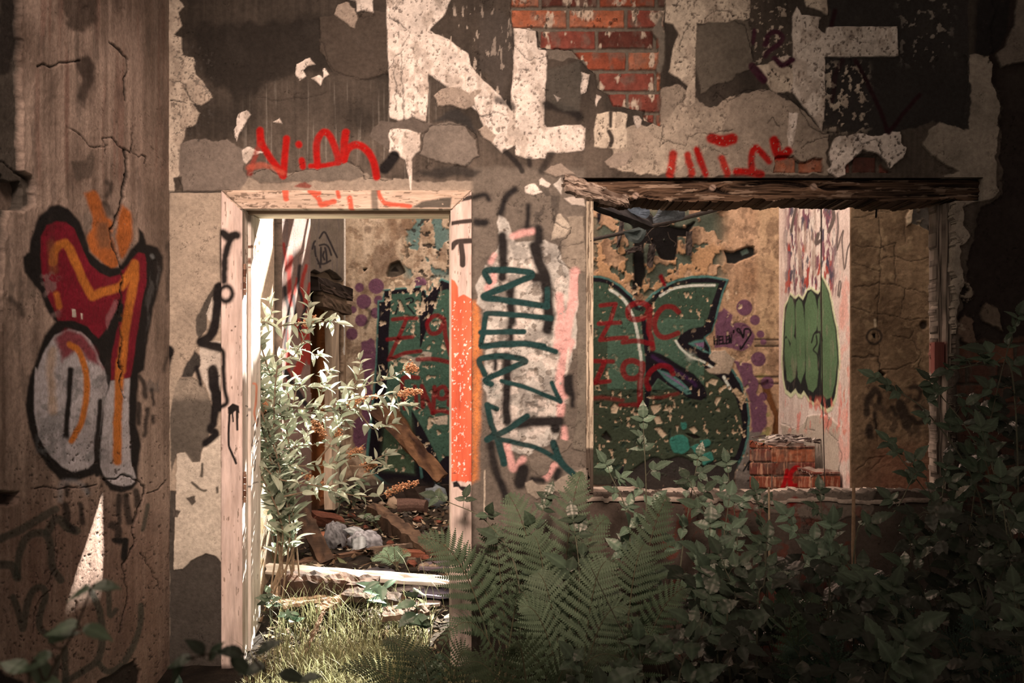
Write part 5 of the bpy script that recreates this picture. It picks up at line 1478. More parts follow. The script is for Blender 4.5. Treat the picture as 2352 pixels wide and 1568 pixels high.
# --- single pieces of debris
def brick(loc, rot, label, seed, col=None, grp=None, s=(.21, .10, .065)):
    m = MB(); r = np.random.RandomState(seed)
    col = A(140, 66, 44) if col is None else col
    n = 5
    vs, fs, cs = [], [], []
    g = np.linspace(-.5, .5, n)
    for f_ in range(6):
        o = len(vs); ax = f_ // 2; sg = (f_ % 2) * 2 - 1
        for a in g:
            for b in g:
                v = [0, 0, 0]; v[ax] = .5 * sg; v[(ax + 1) % 3] = a; v[(ax + 2) % 3] = b
                v = [v[i] * s[i] for i in range(3)]
                e = .006 * (abs(a) > .45) * (abs(b) > .45)
                wob = [.004 * float(vn(v[0] * 40 + seed, v[1] * 40 + v[2] * 57, 7 + i)) for i in range(3)]
                vs.append([v[i] * (1 - e * 8) + wob[i] for i in range(3)]); cs.append(col * r.uniform(.65, 1.2))
        for i in range(n - 1):
            for j in range(n - 1):
                q = (o + i * n + j, o + i * n + j + 1, o + (i + 1) * n + j + 1, o + (i + 1) * n + j)
                fs.append(q if sg > 0 else q[::-1])
    m.add(vs, fs, cs)
    ob = m.build('brick', M_STONE)
    ob.location = loc; ob.rotation_euler = rot
    return tag(ob, label, 'brick', grp)


def on(px, py, lift): return G(px, py, lift)


brick(on(748, 1205, .03), (.3, .2, .7), 'broken red brick on the floor left of the crumpled shirt', 31, A(110, 60, 42))
brick(on(668, 1345, .045), (.1, -.2, 1.9), 'mossy brick propped against the left end of the charred log', 32, A(120, 92, 66))
brick(on(645, 1378, .02), (.5, .1, .4), 'pale brick fragment in front of the log near the left casing', 33, A(206, 156, 120), s=(.12, .09, .05))
brick(on(742, 1245, .02), (.1, .6, 2.2), 'small orange brick fragment beside the leaning post', 34, A(176, 104, 72), s=(.08, .07, .05))
brick(on(965, 1278, .015), (0, .1, .2), 'flat rust coloured brick piece behind the white plank near the fern', 35, A(126, 66, 44), s=(.2, .12, .03))
brick(on(1040, 1290, .02), (.1, 0, 1.0), 'dark brick half hidden by the right door casing', 36, A(90, 54, 40))


def slate(px, py, w, d, rz, tilt, label, seed, col=A(84, 70, 66), lift=.012):
    m = MB(); r = np.random.RandomState(seed); k = 9
    pts = []
    for i in range(k):
        a = 2 * math.pi * i / k
        q = r.uniform(.75, 1.05)
        pts.append((w * q * math.copysign(abs(math.cos(a)) ** .6, math.cos(a)), d * q * math.copysign(abs(math.sin(a)) ** .6, math.sin(a))))
    vs = [(x, y, 0.006) for x, y in pts] + [(x * 1.02, y * 1.02, -.006) for x, y in pts]
    fs = [tuple(range(k)), tuple(range(2 * k - 1, k - 1, -1))] + [(i, k + i, k + (i + 1) % k, (i + 1) % k) for i in range(k)]
    m.add(vs, fs, np.array([col * r.uniform(.75, 1.2) for _ in vs]))
    ob = m.build('roof_slate', M_STONE); ob.location = on(px, py, lift + abs(math.sin(tilt)) * d * .8); ob.rotation_euler = (tilt, r.uniform(-.08, .08), rz)
    return tag(ob, label, 'slate', 'broken roof slates')


slate(1012, 1308, .13, .08, .3, .12, 'long purplish roof slate lying just behind the white plank', 41, A(104, 82, 78))
slate(872, 1322, .09, .05, .9, .2, 'narrow grey slate sliver behind the middle of the white plank', 42)
slate(1000, 1372, .12, .07, -.2, .15, 'dark violet slate under the fern in front of the white plank', 43, A(96, 78, 80))
slate(940, 1360, .10, .06, .5, -.1, 'slate with a sunlit edge right of the charred log', 44, A(120, 96, 84))
slate(722, 1368, .16, .07, -.1, .18, 'grey slate sheet half under the splintered lath in front of the log', 45, A(112, 88, 76))
slate(955, 1395, .12, .05, .2, .1, 'low slate chip among the grass tips right of the doorway centre', 46, A(130, 100, 84))
slate(620, 1222, .07, .05, .3, .3, 'pale slate chip by the left room wall', 47, A(190, 156, 130))


def board(name, label, cat, a, b, w, t, col, seed, up=(0, 0, 1), taper=0., alt=None, n=22, rough=.006):
    m = MB(); plank(m, a, b, w, t, col, up, n, rough, seed, taper, alt)
    return tag(m.build(name, M_WOODX), label, cat)


def at(px, py, y): return P(px, py, y)


def gp(px, y, lift): # a point over the ground at a given depth
    x = (px - CX) * y / F
    return Vector((x, y, gz1(x, y) + lift))


board('plank', 'long white painted plank lying across the doorway in the sun', 'plank', at(612, 1306, 5.72), at(1052, 1336, 5.62), .056, .022, A(236, 206, 184), 71, (0, -.55, .8), 0, A(206, 170, 142), 22, .003)
board('charred_log', 'thick charred timber lying under the white plank with a pale sawn end', 'log', at(652, 1338, 5.56), at(862, 1352, 5.50), .10, .085, A(84, 52, 36), 72, (0, -.3, .9), 0, A(36, 24, 18), 20, .016)
board('batten', 'long thin brown batten slanting up behind the white plank', 'batten', at(625, 1306, 6.0), at(905, 1256, 6.4), .05, .04, A(136, 92, 66), 73, (0, -.2, .9), .3, A(70, 46, 34), 22, .008)
board('batten', 'thin grey batten crossing behind the shirt to the right', 'batten', gp(850, 6.25, .03), gp(1000, 6.5, .03), .03, .025, A(120, 90, 70), 74)
board('post', 'dark broken board leaning steeply beside the crumpled shirt', 'board', at(688, 1168, 6.35), at(752, 1292, 6.05), .085, .035, A(92, 60, 42), 75, (.3, -.9, .2), 0, A(44, 30, 22), 16, .008)
board('rafter', 'heavy fallen rafter lying diagonally on the floor right of the shirt', 'rafter', at(862, 1176, 7.3), at(1000, 1282, 6.2), .10, .09, A(120, 84, 60), 76, (0, 0, 1), 0, A(56, 38, 28), 24, .012)
board('board', 'scorched brown board leaning against the green mural behind the doorway', 'board', at(866, 935, 8.36), at(1016, 1098, 8.2), .13, .03, A(130, 84, 54), 77, (.3, -1, .2), .2, A(60, 36, 26), 20, .012)
board('beam', 'dark charred beam lying along the foot of the mural wall', 'beam', gp(800, 8.3, .06), gp(1110, 8.25, .06), .12, .10, A(60, 42, 32), 78, (0, 0, 1), 0, A(28, 20, 16), 20, .02)
board('lath', 'splintered sunlit lath pointing at the left casing in front of the log', 'lath', at(612, 1388, 5.38), at(752, 1368, 5.48), .035, .02, A(206, 156, 118), 79, (0, -.3, .9), .5, A(120, 84, 60))
board('lath', 'short pale lath resting on the slate before the log', 'lath', at(655, 1392, 5.36), at(770, 1372, 5.4), .022, .018, A(214, 170, 134), 80, (0, -.2, .9), .6, A(140, 100, 74))
board('lath', 'brown offcut standing tilted out of the grass below the log', 'lath', at(730, 1402, 5.30), at(792, 1372, 5.42), .05, .03, A(170, 118, 84), 81, (0, -.5, .8), .1, A(90, 60, 44))
board('board', 'flat charred board in front of the log right of the doorway centre', 'board', at(790, 1362, 5.42), at(920, 1376, 5.34), .09, .03, A(96, 64, 46), 82, (0, -.3, .9), .2, A(36, 26, 20))
board('board', 'dark board end lying flat in the doorway grass on the right', 'board', at(880, 1412, 5.2), at(985, 1404, 5.2), .08, .03, A(120, 86, 64), 83, (0, -.3, .9), .2, A(56, 40, 30))
board('lath', 'thin dead lath leaning in the grass near the left casing foot', 'lath', at(700, 1500, 5.0), at(745, 1400, 5.2), .02, .012, A(130, 92, 66), 84, (0, -1, 0), .4)

# crumpled shirt
shirt = thing('discarded_shirt', 'crumpled dirty grey striped shirt lying on the debris behind the white plank', 'shirt', tuple(gp(805, 6.45, 0)))


def cloth_lump(c, r, seed, col, nu=44, nv=22):
    th = np.linspace(0, math.pi, nv)[:, None]; ph = np.linspace(0, 2 * math.pi, nu, endpoint=False)[None, :]
    dx, dy, dz = np.sin(th) * np.cos(ph), np.sin(th) * np.sin(ph), np.cos(th) + 0 * ph
    f = 1 - .34 * np.abs(fbm(dx * 2.4 + seed, dy * 2.4 + dz * 2.1, 4, seed)) + .16 * fbm(dx * 3 + 9, dz * 3 + dy, 3, seed + 3)
    pos = np.stack([c[0] + r[0] * dx * f, c[1] + r[1] * dy * f, c[2] + r[2] * dz * f], -1).reshape(-1, 3)
    s = np.sin(26 * (dx * .7 + dy * .9 + .5 * dz + .6 * fbm(dx * 2, dz * 2, 2, seed + 6)))
    k = np.clip(.8 + .35 * s, .3, 1.1).ravel()[:, None] * np.clip(f, .6, 1.1).ravel()[:, None]
    idx = np.arange(nu * nv).reshape(nv, nu); nx = np.roll(idx, -1, 1)
    q = np.stack([idx[:-1], idx[1:], nx[1:], nx[:-1]], -1).reshape(-1, 4)
    return pos, q, np.asarray(col) * k


g0 = gp(770, 6.5, 0); g1 = gp(838, 6.4, 0)
v, f, c = join([cloth_lump((g0.x, g0.y, g0.z + .06), (.07, .08, .09), 11, A(150, 130, 120)), cloth_lump((g1.x, g1.y, g1.z + .05), (.10, .08, .075), 14, A(176, 154, 144))])
mesh('body', v, f, c, M_CLOTH, shirt, True)
a, b = at(800, 1212, 6.45), at(822, 1262, 6.3)
n1, n2 = 26, 16
vs = []; cs = []
for i in range(n1):
    t = i / (n1 - 1); cpt = a.lerp(b, t) + Vector((.03 * math.sin(3 * t), 0, .02 * math.sin(3 * t)))
    for j in range(n2):
        w = 2 * math.pi * j / n2
        rad = (.030 + .016 * t) * (1 + .25 * float(vn(t * 9, j * .9, 21)) - .2 * abs(float(vn(j * 1.1 + t * 2, t * 3, 22))))
        vs.append(cpt + Vector((math.cos(w) * rad, math.sin(w) * rad * .8, .35 * math.cos(w) * rad)))
        cs.append(A(184, 166, 152) * (.75 + .3 * math.cos(j * 2.4)))
q = np.array([(i * n2 + j, i * n2 + (j + 1) % n2, (i + 1) * n2 + (j + 1) % n2, (i + 1) * n2 + j) for i in range(n1 - 1) for j in range(n2)])
mesh('sleeve', vs, q, np.array(cs), M_CLOTH, shirt, True)

# small things on the far floor
m = MB(); g = gp(945, 7.75, .05)
m.tube([g + Vector((-.09, .0, 0)), g + Vector((-.03, 0, .005)), g + Vector((.03, 0, .005)), g + Vector((.10, -.02, 0))], .052, np.array(A(98, 66, 52)), 14, .044)
tag(m.build('rounded_object', M_RUST), 'dull brown rounded object lying on its side near the foot of the mural', 'can')  # unidentified rounded brown object, modelled as a lying cylinder
for k, (px, y, r, lab) in enumerate(((1000, 8.1, .10, 'rounded grey boulder against the foot of the mural beside the right door casing'), (905, 8.0, .05, 'small tan stone on the far floor left of the brown rounded object'),
                                     (1062, 7.2, .07, 'dark stone on the floor partly behind the right door casing'), (690, 6.9, .05, 'pale stone on the floor below the far doorway'))):
    m = MB(); g = gp(px, y, r * .55); chunk(m, g, r, (A(120, 112, 104), A(170, 130, 100), A(80, 64, 54), A(190, 156, 128))[k], 77 + k, (1, .9, 1.0))
    tag(m.build('stone', M_STONE, None, True), lab, 'stone')

# --- fallen ceiling hanging in the window's top left corner
board('ceiling_joist', 'charred ceiling joist sagging down at the top left of the window opening', 'joist', at(1330, 452, 7.6), at(1492, 512, 7.98), .09, .05, A(70, 58, 52), 91, (.2, -.8, .4), 0, A(34, 28, 26), 20, .008)
m = MB()
pa, pb = at(1352, 552, 8.3), at(1668, 474, 8.49)
m.tube([pa.lerp(pb, t) + Vector((0, 0, -.01 * math.sin(3 * t))) for t in np.linspace(0, 1, 14)], .013, A(64, 50, 42), 8, .017)
tag(m.build('iron_rod', M_RUST), 'thin dark rod hanging aslant across the burnt corner of the mural wall', 'rod')


def torn_sheet(name, pts, y, label, col, seed, tilt=.1, cat='felt'):
    """A stiff torn sheet with real thickness."""
    r = np.random.RandomState(seed)
    pts = cr(list(pts) + [pts[0]], 3)[:-1]
    cx = sum(p[0] for p in pts) / len(pts); cy = sum(p[1] for p in pts) / len(pts)
    k = len(pts); vs = []; cs = []
    for s_, th in ((1, 0), (.6, 0), (1, .012), (.6, .012)):
        for p_ in pts:
            qx, qy = cx + (p_[0] - cx) * s_, cy + (p_[1] - cy) * s_
            w = P(qx, qy, y + tilt * (qy - cy) / 100 + .03 * float(vn(qx / 30, qy / 30, seed)) + th)
            vs.append(w); cs.append(np.asarray(col) * r.uniform(.7, 1.2))
    vs.append(P(cx, cy, y + .02)); cs.append(col); vs.append(P(cx, cy, y + .035)); cs.append(col)
    fs = []
    for i in range(k):
        j = (i + 1) % k
        fs += [(i, j, k + j, k + i), (2 * k + j, 2 * k + i, 3 * k + i, 3 * k + j), (j, i, 2 * k + i, 2 * k + j), (k + i, k + j, 4 * k), (3 * k + j, 3 * k + i, 4 * k + 1)]
    return tag(mesh(name, vs, fs, np.array(cs), M_STONE), label, cat)


torn_sheet('roofing_felt', Q('m1', '80,280 300,275 520,280 600,330 560,400 440,350 260,310 140,330'), 7.82, 'torn grey roofing felt sagging behind the rotten lintel', A(112, 108, 110), 3)
torn_sheet('roofing_felt', Q('m1', '690,290 860,270 910,320 900,400 780,420 650,440 580,420 640,380'), 8.25, 'crumpled grey felt scrap above the burnt hole in the mural wall', A(104, 96, 92), 4)
torn_sheet('roofing_felt', Q('m1', '360,520 540,470 560,540 500,620 400,590'), 8.3, 'small dark felt flap under the slanting rod', A(74, 72, 64), 5)
m = MB()
for k, q in enumerate(('540,470 620,650 610,820', '820,280 810,380 770,460 640,480 560,560', '760,520 780,580 830,620 820,650', '545,290 600,350 640,400')):
    m.tube([P(x_, y_, 8.47) for x_, y_ in cr(Q('m1', q), 5)], .004, A(70, 54, 44), 5)
tag(m.build('wire', M_RUST), 'tangle of thin wires hanging from the burnt ceiling corner', 'wire')
for k, (q, w, lab) in enumerate((('620,640 595,830', .05, 'short charred lath hanging below the rod on the left'), ('950,520 950,730', .045, 'charred lath hanging over the right edge of the burnt hole'), ('520,660 390,700', .04, 'charred lath end sticking out level beside the burnt hole'), ('350,430 310,650', .03, 'thin burnt lath hanging at the left beneath the joist'))):
    a, b = [P(*z_, 8.47) for z_ in Q('m1', q)]
    board('lath', lab, 'lath', a, b, w, .02, A(84, 64, 54), 95 + k, (0, -1, .1), .2, A(30, 24, 22), 10)
m = MB(); m.tube([P(1887, 462, 5.2), P(1886, 640, 5.2), P(1889, 900, 5.2), P(1895, 1122, 5.2)], .0022, A(70, 50, 42), 5)
tag(m.build('hanging_cord', M_STEM), 'thin dark cord hanging straight down in front of the green bubble letters', 'cord')
m = MB(); m.tube([P(2014, 466, 5.25), P(2012, 500, 5.25)], .004, A(40, 30, 26), 5)
tag(m.build('nail', M_RUST), 'long dark nail sticking down under the lintel above the cracked brown wall', 'nail')


# --- the stub of a brick hearth at the foot of the inner right wall
def paint_stub(front):
    def fn(p):
        i = np.arange(len(p.x)); a = np.ones(len(i))
        bricks(p, i, a, 1772, 1030, 80 if front else 44, 31, 1.8, -.004)
        p.h += .004
        st = fbm(p.x / 2.4, p.y / 30, 4, 411)
        p.where(sst(.1, .35, st) * .75, A(190, 126, 92))
        if front:
            rd = A(176, 16, 20)
            p.line(Q('r2', '200,1230 240,1120 255,1050'), 5, rd, 1, 2, smooth=False, wear=.05)
            p.line(Q('r2', '290,1230 280,1100 310,1040 350,1030 400,1100 405,1200'), 6, rd, 1, 2, wear=.05); p.line(Q('r2', '300,1170 390,1170'), 3.5, rd, 1, 2)
        p.where(sst(.15, .5, fbm(p.x / 12, p.y / 12, 4, 412)) * .5, A(84, 50, 38))
    return fn


stub = thing('brick_hearth_stub', 'broken red brick stub at the foot of the wall with green bubble letters', 'brick stub', (1.75, 7.4, .45))


def stub_box(px0, px1, ztop, y0, y1, seed):
    x0, x1 = (px0 - CX) * y0 / F, (px1 - CX) * y0 / F
    x1 = min(x1, XR - .004)
    zs = rng(.42, ztop, .006); out = []
    out.append(surf(rng(x0, x1, .005), zs, lambda U, V: (U, y0, V), (0, -1, 0), paint_stub(True), .02))
    out.append(surf(rng(y1, y0, .012), zs, lambda U, V: (x0, U, V), (-1, 0, 0), paint_stub(False), .02))
    X, Y = np.meshgrid(rng(x0 - .004, x1, .02), rng(y0 - .004, y1, .02))
    Zt = ztop + .03 * fbm(X * 12, Y * 12, 3, seed) - .005
    idx = np.arange(X.size).reshape(X.shape)
    q = np.stack([idx[:-1, :-1], idx[:-1, 1:], idx[1:, 1:], idx[1:, :-1]], -1).reshape(-1, 4)
    t_ = np.clip(.5 + fbm(X * 20, Y * 20, 3, seed + 1), 0, 1).ravel()[:, None]
    out.append((np.stack([X.ravel(), Y.ravel(), Zt.ravel()], -1), q, A(84, 52, 40) * (1 - t_) + A(150, 116, 96) * t_))
    return join(out)


v, f, c = join([stub_box(1774, 1872, .925, 7.25, 7.95, 5), stub_box(1868, 1930, .80, 6.86, 7.24, 8)])
mesh('brickwork', v, f, c, M_STONE, stub)
m = MB(); rr = np.random.RandomState(9)
for k in range(60):
    x, y = rr.uniform(1.62, 1.90), rr.uniform(7.28, 7.92)
    s = rr.uniform(.012, .04)
    plank(m, (x - s, y, .945 + rr.uniform(0, .02)), (x + s, y + rr.uniform(-s, s), .945 + rr.uniform(0, .03)), s * .8, .008, (A(236, 208, 190), A(150, 120, 104), A(90, 66, 56))[k % 3], n=2, seed=k)
m.build('mortar_flakes', M_STONE, stub)['kind'] = 'stuff'


# ------------------------------------------------------------------ plants
def bez(p0, p1, p2, t):
    return p0 * ((1 - t) ** 2) + p1 * (2 * t * (1 - t)) + p2 * (t * t)


def dbez(p0, p1, p2, t):
    return ((p1 - p0) * (2 * (1 - t)) + (p2 - p1) * (2 * t)).normalized()


class Acc:
    """Fast accumulator of quads."""

    def __init__(s): s.v = []; s.f = []; s.c = []; s.n = 0

    def add(s, v, f, c):
        s.v.append(v); s.f.append(f + s.n); s.c.append(c); s.n += len(v)

    def build(s, name, m, parent=None, smooth=False):
        return mesh(name, np.concatenate(s.v), np.concatenate(s.f), np.concatenate(s.c), m, parent, smooth)


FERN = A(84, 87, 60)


def frond(P0, P1, P2, wide, nrm, col, parent, seed, bare=.2, pairs=17, sag=.07):
    """One fern frond: stalk, paired leaflets, each cut into lobes."""
    r = np.random.RandomState(seed)
    ac = Acc(); nrm = Vector(nrm)
    Ln = sum(((bez(P0, P1, P2, (i + 1) / 20) - bez(P0, P1, P2, i / 20)).length for i in range(20)))
    for k in range(pairs):
        s = (k + .5) / pairs
        t = bare + (1 - bare) * (s ** .92)
        o = bez(P0, P1, P2, t); T = dbez(P0, P1, P2, t)
        sd = T.cross(nrm).normalized(); up = sd.cross(T).normalized()
        shape = (min(1, .55 + s * 2.6)) * (1 - s) ** .75 + .03
        ln = wide * shape
        for sg in (-1, 1):
            l = ln * r.uniform(.88, 1.1)
            d0 = (sd * sg + T * (.28 + .5 * s) + up * r.uniform(-.05, .12)).normalized()
            K = max(5, int(l / .0085))
            u = (np.arange(K) + .5) / K
            d0v = np.array(d0); dn = np.array([0, 0, -1.0]); Tv = np.array(T)
            ax = np.array(o)[None] + d0v[None] * (l * u)[:, None] + dn[None] * (sag * l * u ** 2)[:, None] + Tv[None] * (.12 * l * u ** 2)[:, None]
            axd = d0v[None] + dn[None] * (2 * sag * u)[:, None] + Tv[None] * (.24 * u)[:, None]
            axd /= np.linalg.norm(axd, axis=1)[:, None]
            upv = np.array(up)[None] + 0 * axd
            sv = np.cross(axd, upv); sv /= np.linalg.norm(sv, axis=1)[:, None] + 1e-9
            st = l / K
            pl = min(.016, max(.004, .46 * Ln * (1 - bare) / pairs * (.55 + .45 * shape))) * np.minimum(1, (1 - u) * 2.0 + .10)
            for g in (-1, 1):
                b0 = ax - axd * st * .5; b1 = ax + axd * st * .46
                tip = ax + sv * (g * pl)[:, None] + axd * (pl * .30)[:, None] - upv * (pl * .12)[:, None]
                md = ax + sv * (g * pl * .42)[:, None] - axd * (st * .42)
                vv = np.stack([b0, md, tip, b1], 1).reshape(-1, 3)
                ff = np.arange(4 * K).reshape(-1, 4)
                if g * sg < 0: ff = ff[:, ::-1]
                cc = np.tile(np.asarray(col) * r.uniform(.8, 1.2), (4 * K, 1))
                ac.add(vv, ff, cc)
    n_ = 40; rb = []
    for i in range(n_ + 1):
        t = bare + (1 - bare) * i / n_
        o = bez(P0, P1, P2, t); sd = dbez(P0, P1, P2, t).cross(nrm).normalized() * (.003 * (1.1 - i / n_))
        rb += [o - sd, o + sd]
    ac.add(np.array([tuple(q) for q in rb]), np.array([(2 * i, 2 * i + 1, 2 * i + 3, 2 * i + 2) for i in range(n_)]), np.tile(np.asarray(col) * .8, (2 * n_ + 2, 1)))
    ob = ac.build('frond', M_FROND, parent)
    m = MB(); m.tube([bez(P0, P1, P2, i / 16) for i in range(17)], .0042, A(84, 70, 48), 5, .0012)
    rc = m.build('rachis', M_STEM)
    rc.parent = ob
    return ob


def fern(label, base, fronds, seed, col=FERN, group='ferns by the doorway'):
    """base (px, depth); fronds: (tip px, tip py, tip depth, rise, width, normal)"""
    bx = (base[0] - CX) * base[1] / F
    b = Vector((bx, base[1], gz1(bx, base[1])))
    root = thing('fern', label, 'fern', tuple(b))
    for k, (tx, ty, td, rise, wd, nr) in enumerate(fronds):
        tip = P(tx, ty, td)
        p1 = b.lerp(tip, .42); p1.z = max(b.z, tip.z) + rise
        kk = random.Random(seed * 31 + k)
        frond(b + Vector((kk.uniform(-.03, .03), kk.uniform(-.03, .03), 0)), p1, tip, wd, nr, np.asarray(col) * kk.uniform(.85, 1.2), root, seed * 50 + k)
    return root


UPN, FWD = (0, -.45, .9), (0, -.9, .45)
fern('large fern at the foot of the orange door casing, fronds arching left over the doorway', (1170, 4.62), [
    (962, 1238, 4.62, .05, .17, (.2, -.75, .6)), (1215, 1400, 4.45, .22, .16, UPN), (1030, 1285, 4.72, .12, .13, FWD),
    (1120, 1215, 4.75, .05, .13, FWD), (1010, 1480, 4.4, .22, .13, UPN), (1290, 1330, 4.6, .1, .15, FWD)], 1)
fern('tall fern standing against the sprayed pier, one frond upright on the teal letters', (1275, 4.55), [
    (1168, 1136, 4.72, -.12, .19, (.1, -.95, .25)), (1335, 1085, 4.75, -.1, .15, (-.1, -.95, .25)), (1395, 1190, 4.7, -.02, .15, FWD), (1225, 1230, 4.6, .0, .15, FWD), (1420, 1300, 4.45, .08, .15, UPN)], 2)
fern('bright spreading fern in front of the sprayed pier with its fronds forming a V', (1310, 4.12), [
    (1392, 1288, 4.15, -.04, .20, (-.1, -.85, .5)), (1236, 1316, 4.2, -.03, .18, (.1, -.85, .5)), (1195, 1395, 4.1, .06, .17, UPN), (1440, 1400, 4.05, .08, .17, UPN), (1175, 1520, 3.95, .12, .16, FWD)], 3, A(108, 108, 78))
fern('fern with a tall frond leaning right over the broken sill', (1420, 4.40), [
    (1532, 1142, 4.6, -.14, .19, (.15, -.95, .25)), (1610, 1352, 4.3, .06, .15, UPN), (1480, 1250, 4.5, -.02, .16, FWD), (1495, 1470, 4.1, .16, .16, UPN)], 4)
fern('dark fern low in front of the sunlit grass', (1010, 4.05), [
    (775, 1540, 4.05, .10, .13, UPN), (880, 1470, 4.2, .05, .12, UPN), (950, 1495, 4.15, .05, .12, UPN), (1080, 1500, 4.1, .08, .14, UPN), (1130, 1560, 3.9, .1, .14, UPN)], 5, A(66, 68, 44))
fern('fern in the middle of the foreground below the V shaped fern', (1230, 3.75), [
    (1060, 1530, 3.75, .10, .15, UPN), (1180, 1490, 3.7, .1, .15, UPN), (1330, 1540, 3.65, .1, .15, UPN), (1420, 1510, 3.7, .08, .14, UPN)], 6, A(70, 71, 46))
fern('small pale fern on the debris behind the white plank', (905, 5.9), [
    (855, 1288, 5.85, .05, .07, UPN), (880, 1262, 5.9, .0, .06, FWD), (905, 1258, 5.9, .0, .06, FWD), (942, 1276, 5.85, .03, .06, UPN)], 7, A(130, 136, 100))
fern('short fern among the brambles below the hearth stub', (1840, 4.0), [
    (1792, 1362, 4.0, .0, .11, FWD), (1868, 1366, 4.05, -.02, .11, FWD), (1830, 1430, 3.9, .06, .10, UPN)], 8)
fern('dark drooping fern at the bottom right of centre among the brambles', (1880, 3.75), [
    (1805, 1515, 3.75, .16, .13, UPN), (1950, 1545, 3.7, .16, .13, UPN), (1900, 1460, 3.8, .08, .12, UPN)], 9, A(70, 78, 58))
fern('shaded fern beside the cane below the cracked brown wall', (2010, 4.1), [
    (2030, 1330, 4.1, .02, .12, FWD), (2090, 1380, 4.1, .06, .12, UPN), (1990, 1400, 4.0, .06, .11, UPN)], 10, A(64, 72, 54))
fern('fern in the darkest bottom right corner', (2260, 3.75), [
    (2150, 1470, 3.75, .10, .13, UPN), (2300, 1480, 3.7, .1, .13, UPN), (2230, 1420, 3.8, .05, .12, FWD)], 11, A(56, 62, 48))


# --- bramble
def leaflet_template(nl=16, nw=6):
    vs = []; fs = []
    for i in range(nl + 1):
        t = i / nl
        w = (math.sin(math.pi * min(1, t ** .72)) ** .9) * .33 * (1 - .25 * t) + (.0 if 0 < i < nl else .0)
        if i == nl: w = .004
        if i == 0: w = .03
        w *= 1 + (.09 if i % 2 else -.07) * (0 < i < nl)
        for j in range(nw + 1):
            a = (j / nw - .5) * 2
            z = .10 * abs(a) * w * 2.2 - .16 * t * t + .010 * math.cos((i + abs(a) * 2.2) * math.pi * .5) * (abs(a) > .1)
            vs.append((a * w, t, z - .03 * a * a))
    for i in range(nl):
        for j in range(nw):
            o = i * (nw + 1) + j
            fs.append((o, o + 1, o + nw + 2, o + nw + 1))
    return np.array(vs), np.array(fs)


LV, LF = leaflet_template()
VEIN = 1 + .45 * (np.abs(LV[:, 0]) < .012)[:, None]


def put_leaf(ac, tv, tf, o, d, n, size, col, r, roll=0., shade=None):
    d = d.normalized(); s = d.cross(n)
    if s.length < 1e-4: s = d.cross(Vector((.3, .5, .8)))
    s.normalize(); u = s.cross(d)
    if roll:
        s, u = s * math.cos(roll) + u * math.sin(roll), u * math.cos(roll) - s * math.sin(roll)
    B = np.array([s, d, u]) * size
    k = r.uniform(.6, 1.45)
    ac.add(tv @ B + np.array(o), tf, np.asarray(col)[None] * k * (VEIN if shade is None else shade))


def bramble_leaf(ac, mb, o, d, n, size, col, r, nleaf=3):
    d = d.normalized(); n = n.normalized()
    s = d.cross(n).normalized()
    pet = o + d * size * .55
    mb.tube([o, o.lerp(pet, .5) + Vector((0, 0, .01)), pet], .0013, A(96, 84, 62), 4, .001)
    put_leaf(ac, LV, LF, pet + d * size * .18, d + Vector((0, 0, -.15)), n, size * 1.08, col, r, r.uniform(-.2, .2))
    for sg in (-1, 1):
        put_leaf(ac, LV, LF, pet, d * .35 + s * sg + Vector((0, 0, r.uniform(-.2, .1))), n, size * .86, col, r, r.uniform(-.3, .3))
        if nleaf == 5:
            put_leaf(ac, LV, LF, pet, d * -.35 + s * sg + Vector((0, 0, -.2)), n, size * .6, col, r, r.uniform(-.3, .3))


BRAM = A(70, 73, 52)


def bramble(label, path, leaves, size, col=BRAM, seed=1, rad=.004, start=.25):
    """path: [(px,py,depth)...] from root to tip; leaves: how many along it."""
    r = random.Random(seed)
    pts = [P(*q) for q in path]
    if pts[0].z > gz1(pts[0].x, pts[0].y) + .01:
        b = pts[0].copy(); b.z = gz1(b.x, b.y) - .01; b.x += r.uniform(-.06, .06)
        if (b - pts[0]).length > .04: pts = [b] + pts
    cv = [Vector(q) for q in cr([tuple(q) for q in pts], 8)]
    if len(cv) == 2: cv = [cv[0].lerp(cv[1], t / 8) + Vector((0, 0, .03 * math.sin(math.pi * t / 8))) for t in range(9)]
    root = thing('bramble_shoot', label, 'bramble', tuple(cv[0]))
    mb = MB(); ac = Acc()
    mb.tube(cv, rad, A(98, 84, 62), 6, rad * .45)
    nn = len(cv) - 1
    for k in range(leaves):
        t = start + (1 - start) * (k + .3) / leaves if leaves > 1 else 1.0
        q = min(nn - 1, int(t * nn)); o = cv[q].lerp(cv[q + 1], t * nn - q)
        tg = (cv[q + 1] - cv[q]).normalized()
        a = k * 2.4 + r.uniform(-.5, .5)
        d = Vector((math.cos(a), -.35 + .45 * math.sin(a), .25 + .2 * r.random())) + tg * .5
        n = Vector((r.uniform(-.35, .35), -.75 + r.uniform(-.2, .3), .75))
        bramble_leaf(ac, mb, o, d, n, size * r.uniform(.75, 1.15) * (.65 + .5 * (1 - t)), col, r, 5 if r.random() < .3 else 3)
    o = cv[-1]; tg = (cv[-1] - cv[-2]).normalized()
    bramble_leaf(ac, mb, o, tg + Vector((0, -.2, 0)), Vector((0, -.7, .7)), size * .7, col, r)
    for k in (-1, 1):
        put_leaf(ac, LV, LF, o, tg + Vector((k * .5, -.2, .3)), Vector((0, -.6, .8)), size * .45, np.asarray(col) * 1.2, r)
    mb.build('cane', M_STEM, root); ac.build('foliage', M_LEAF, root, True)
    return root


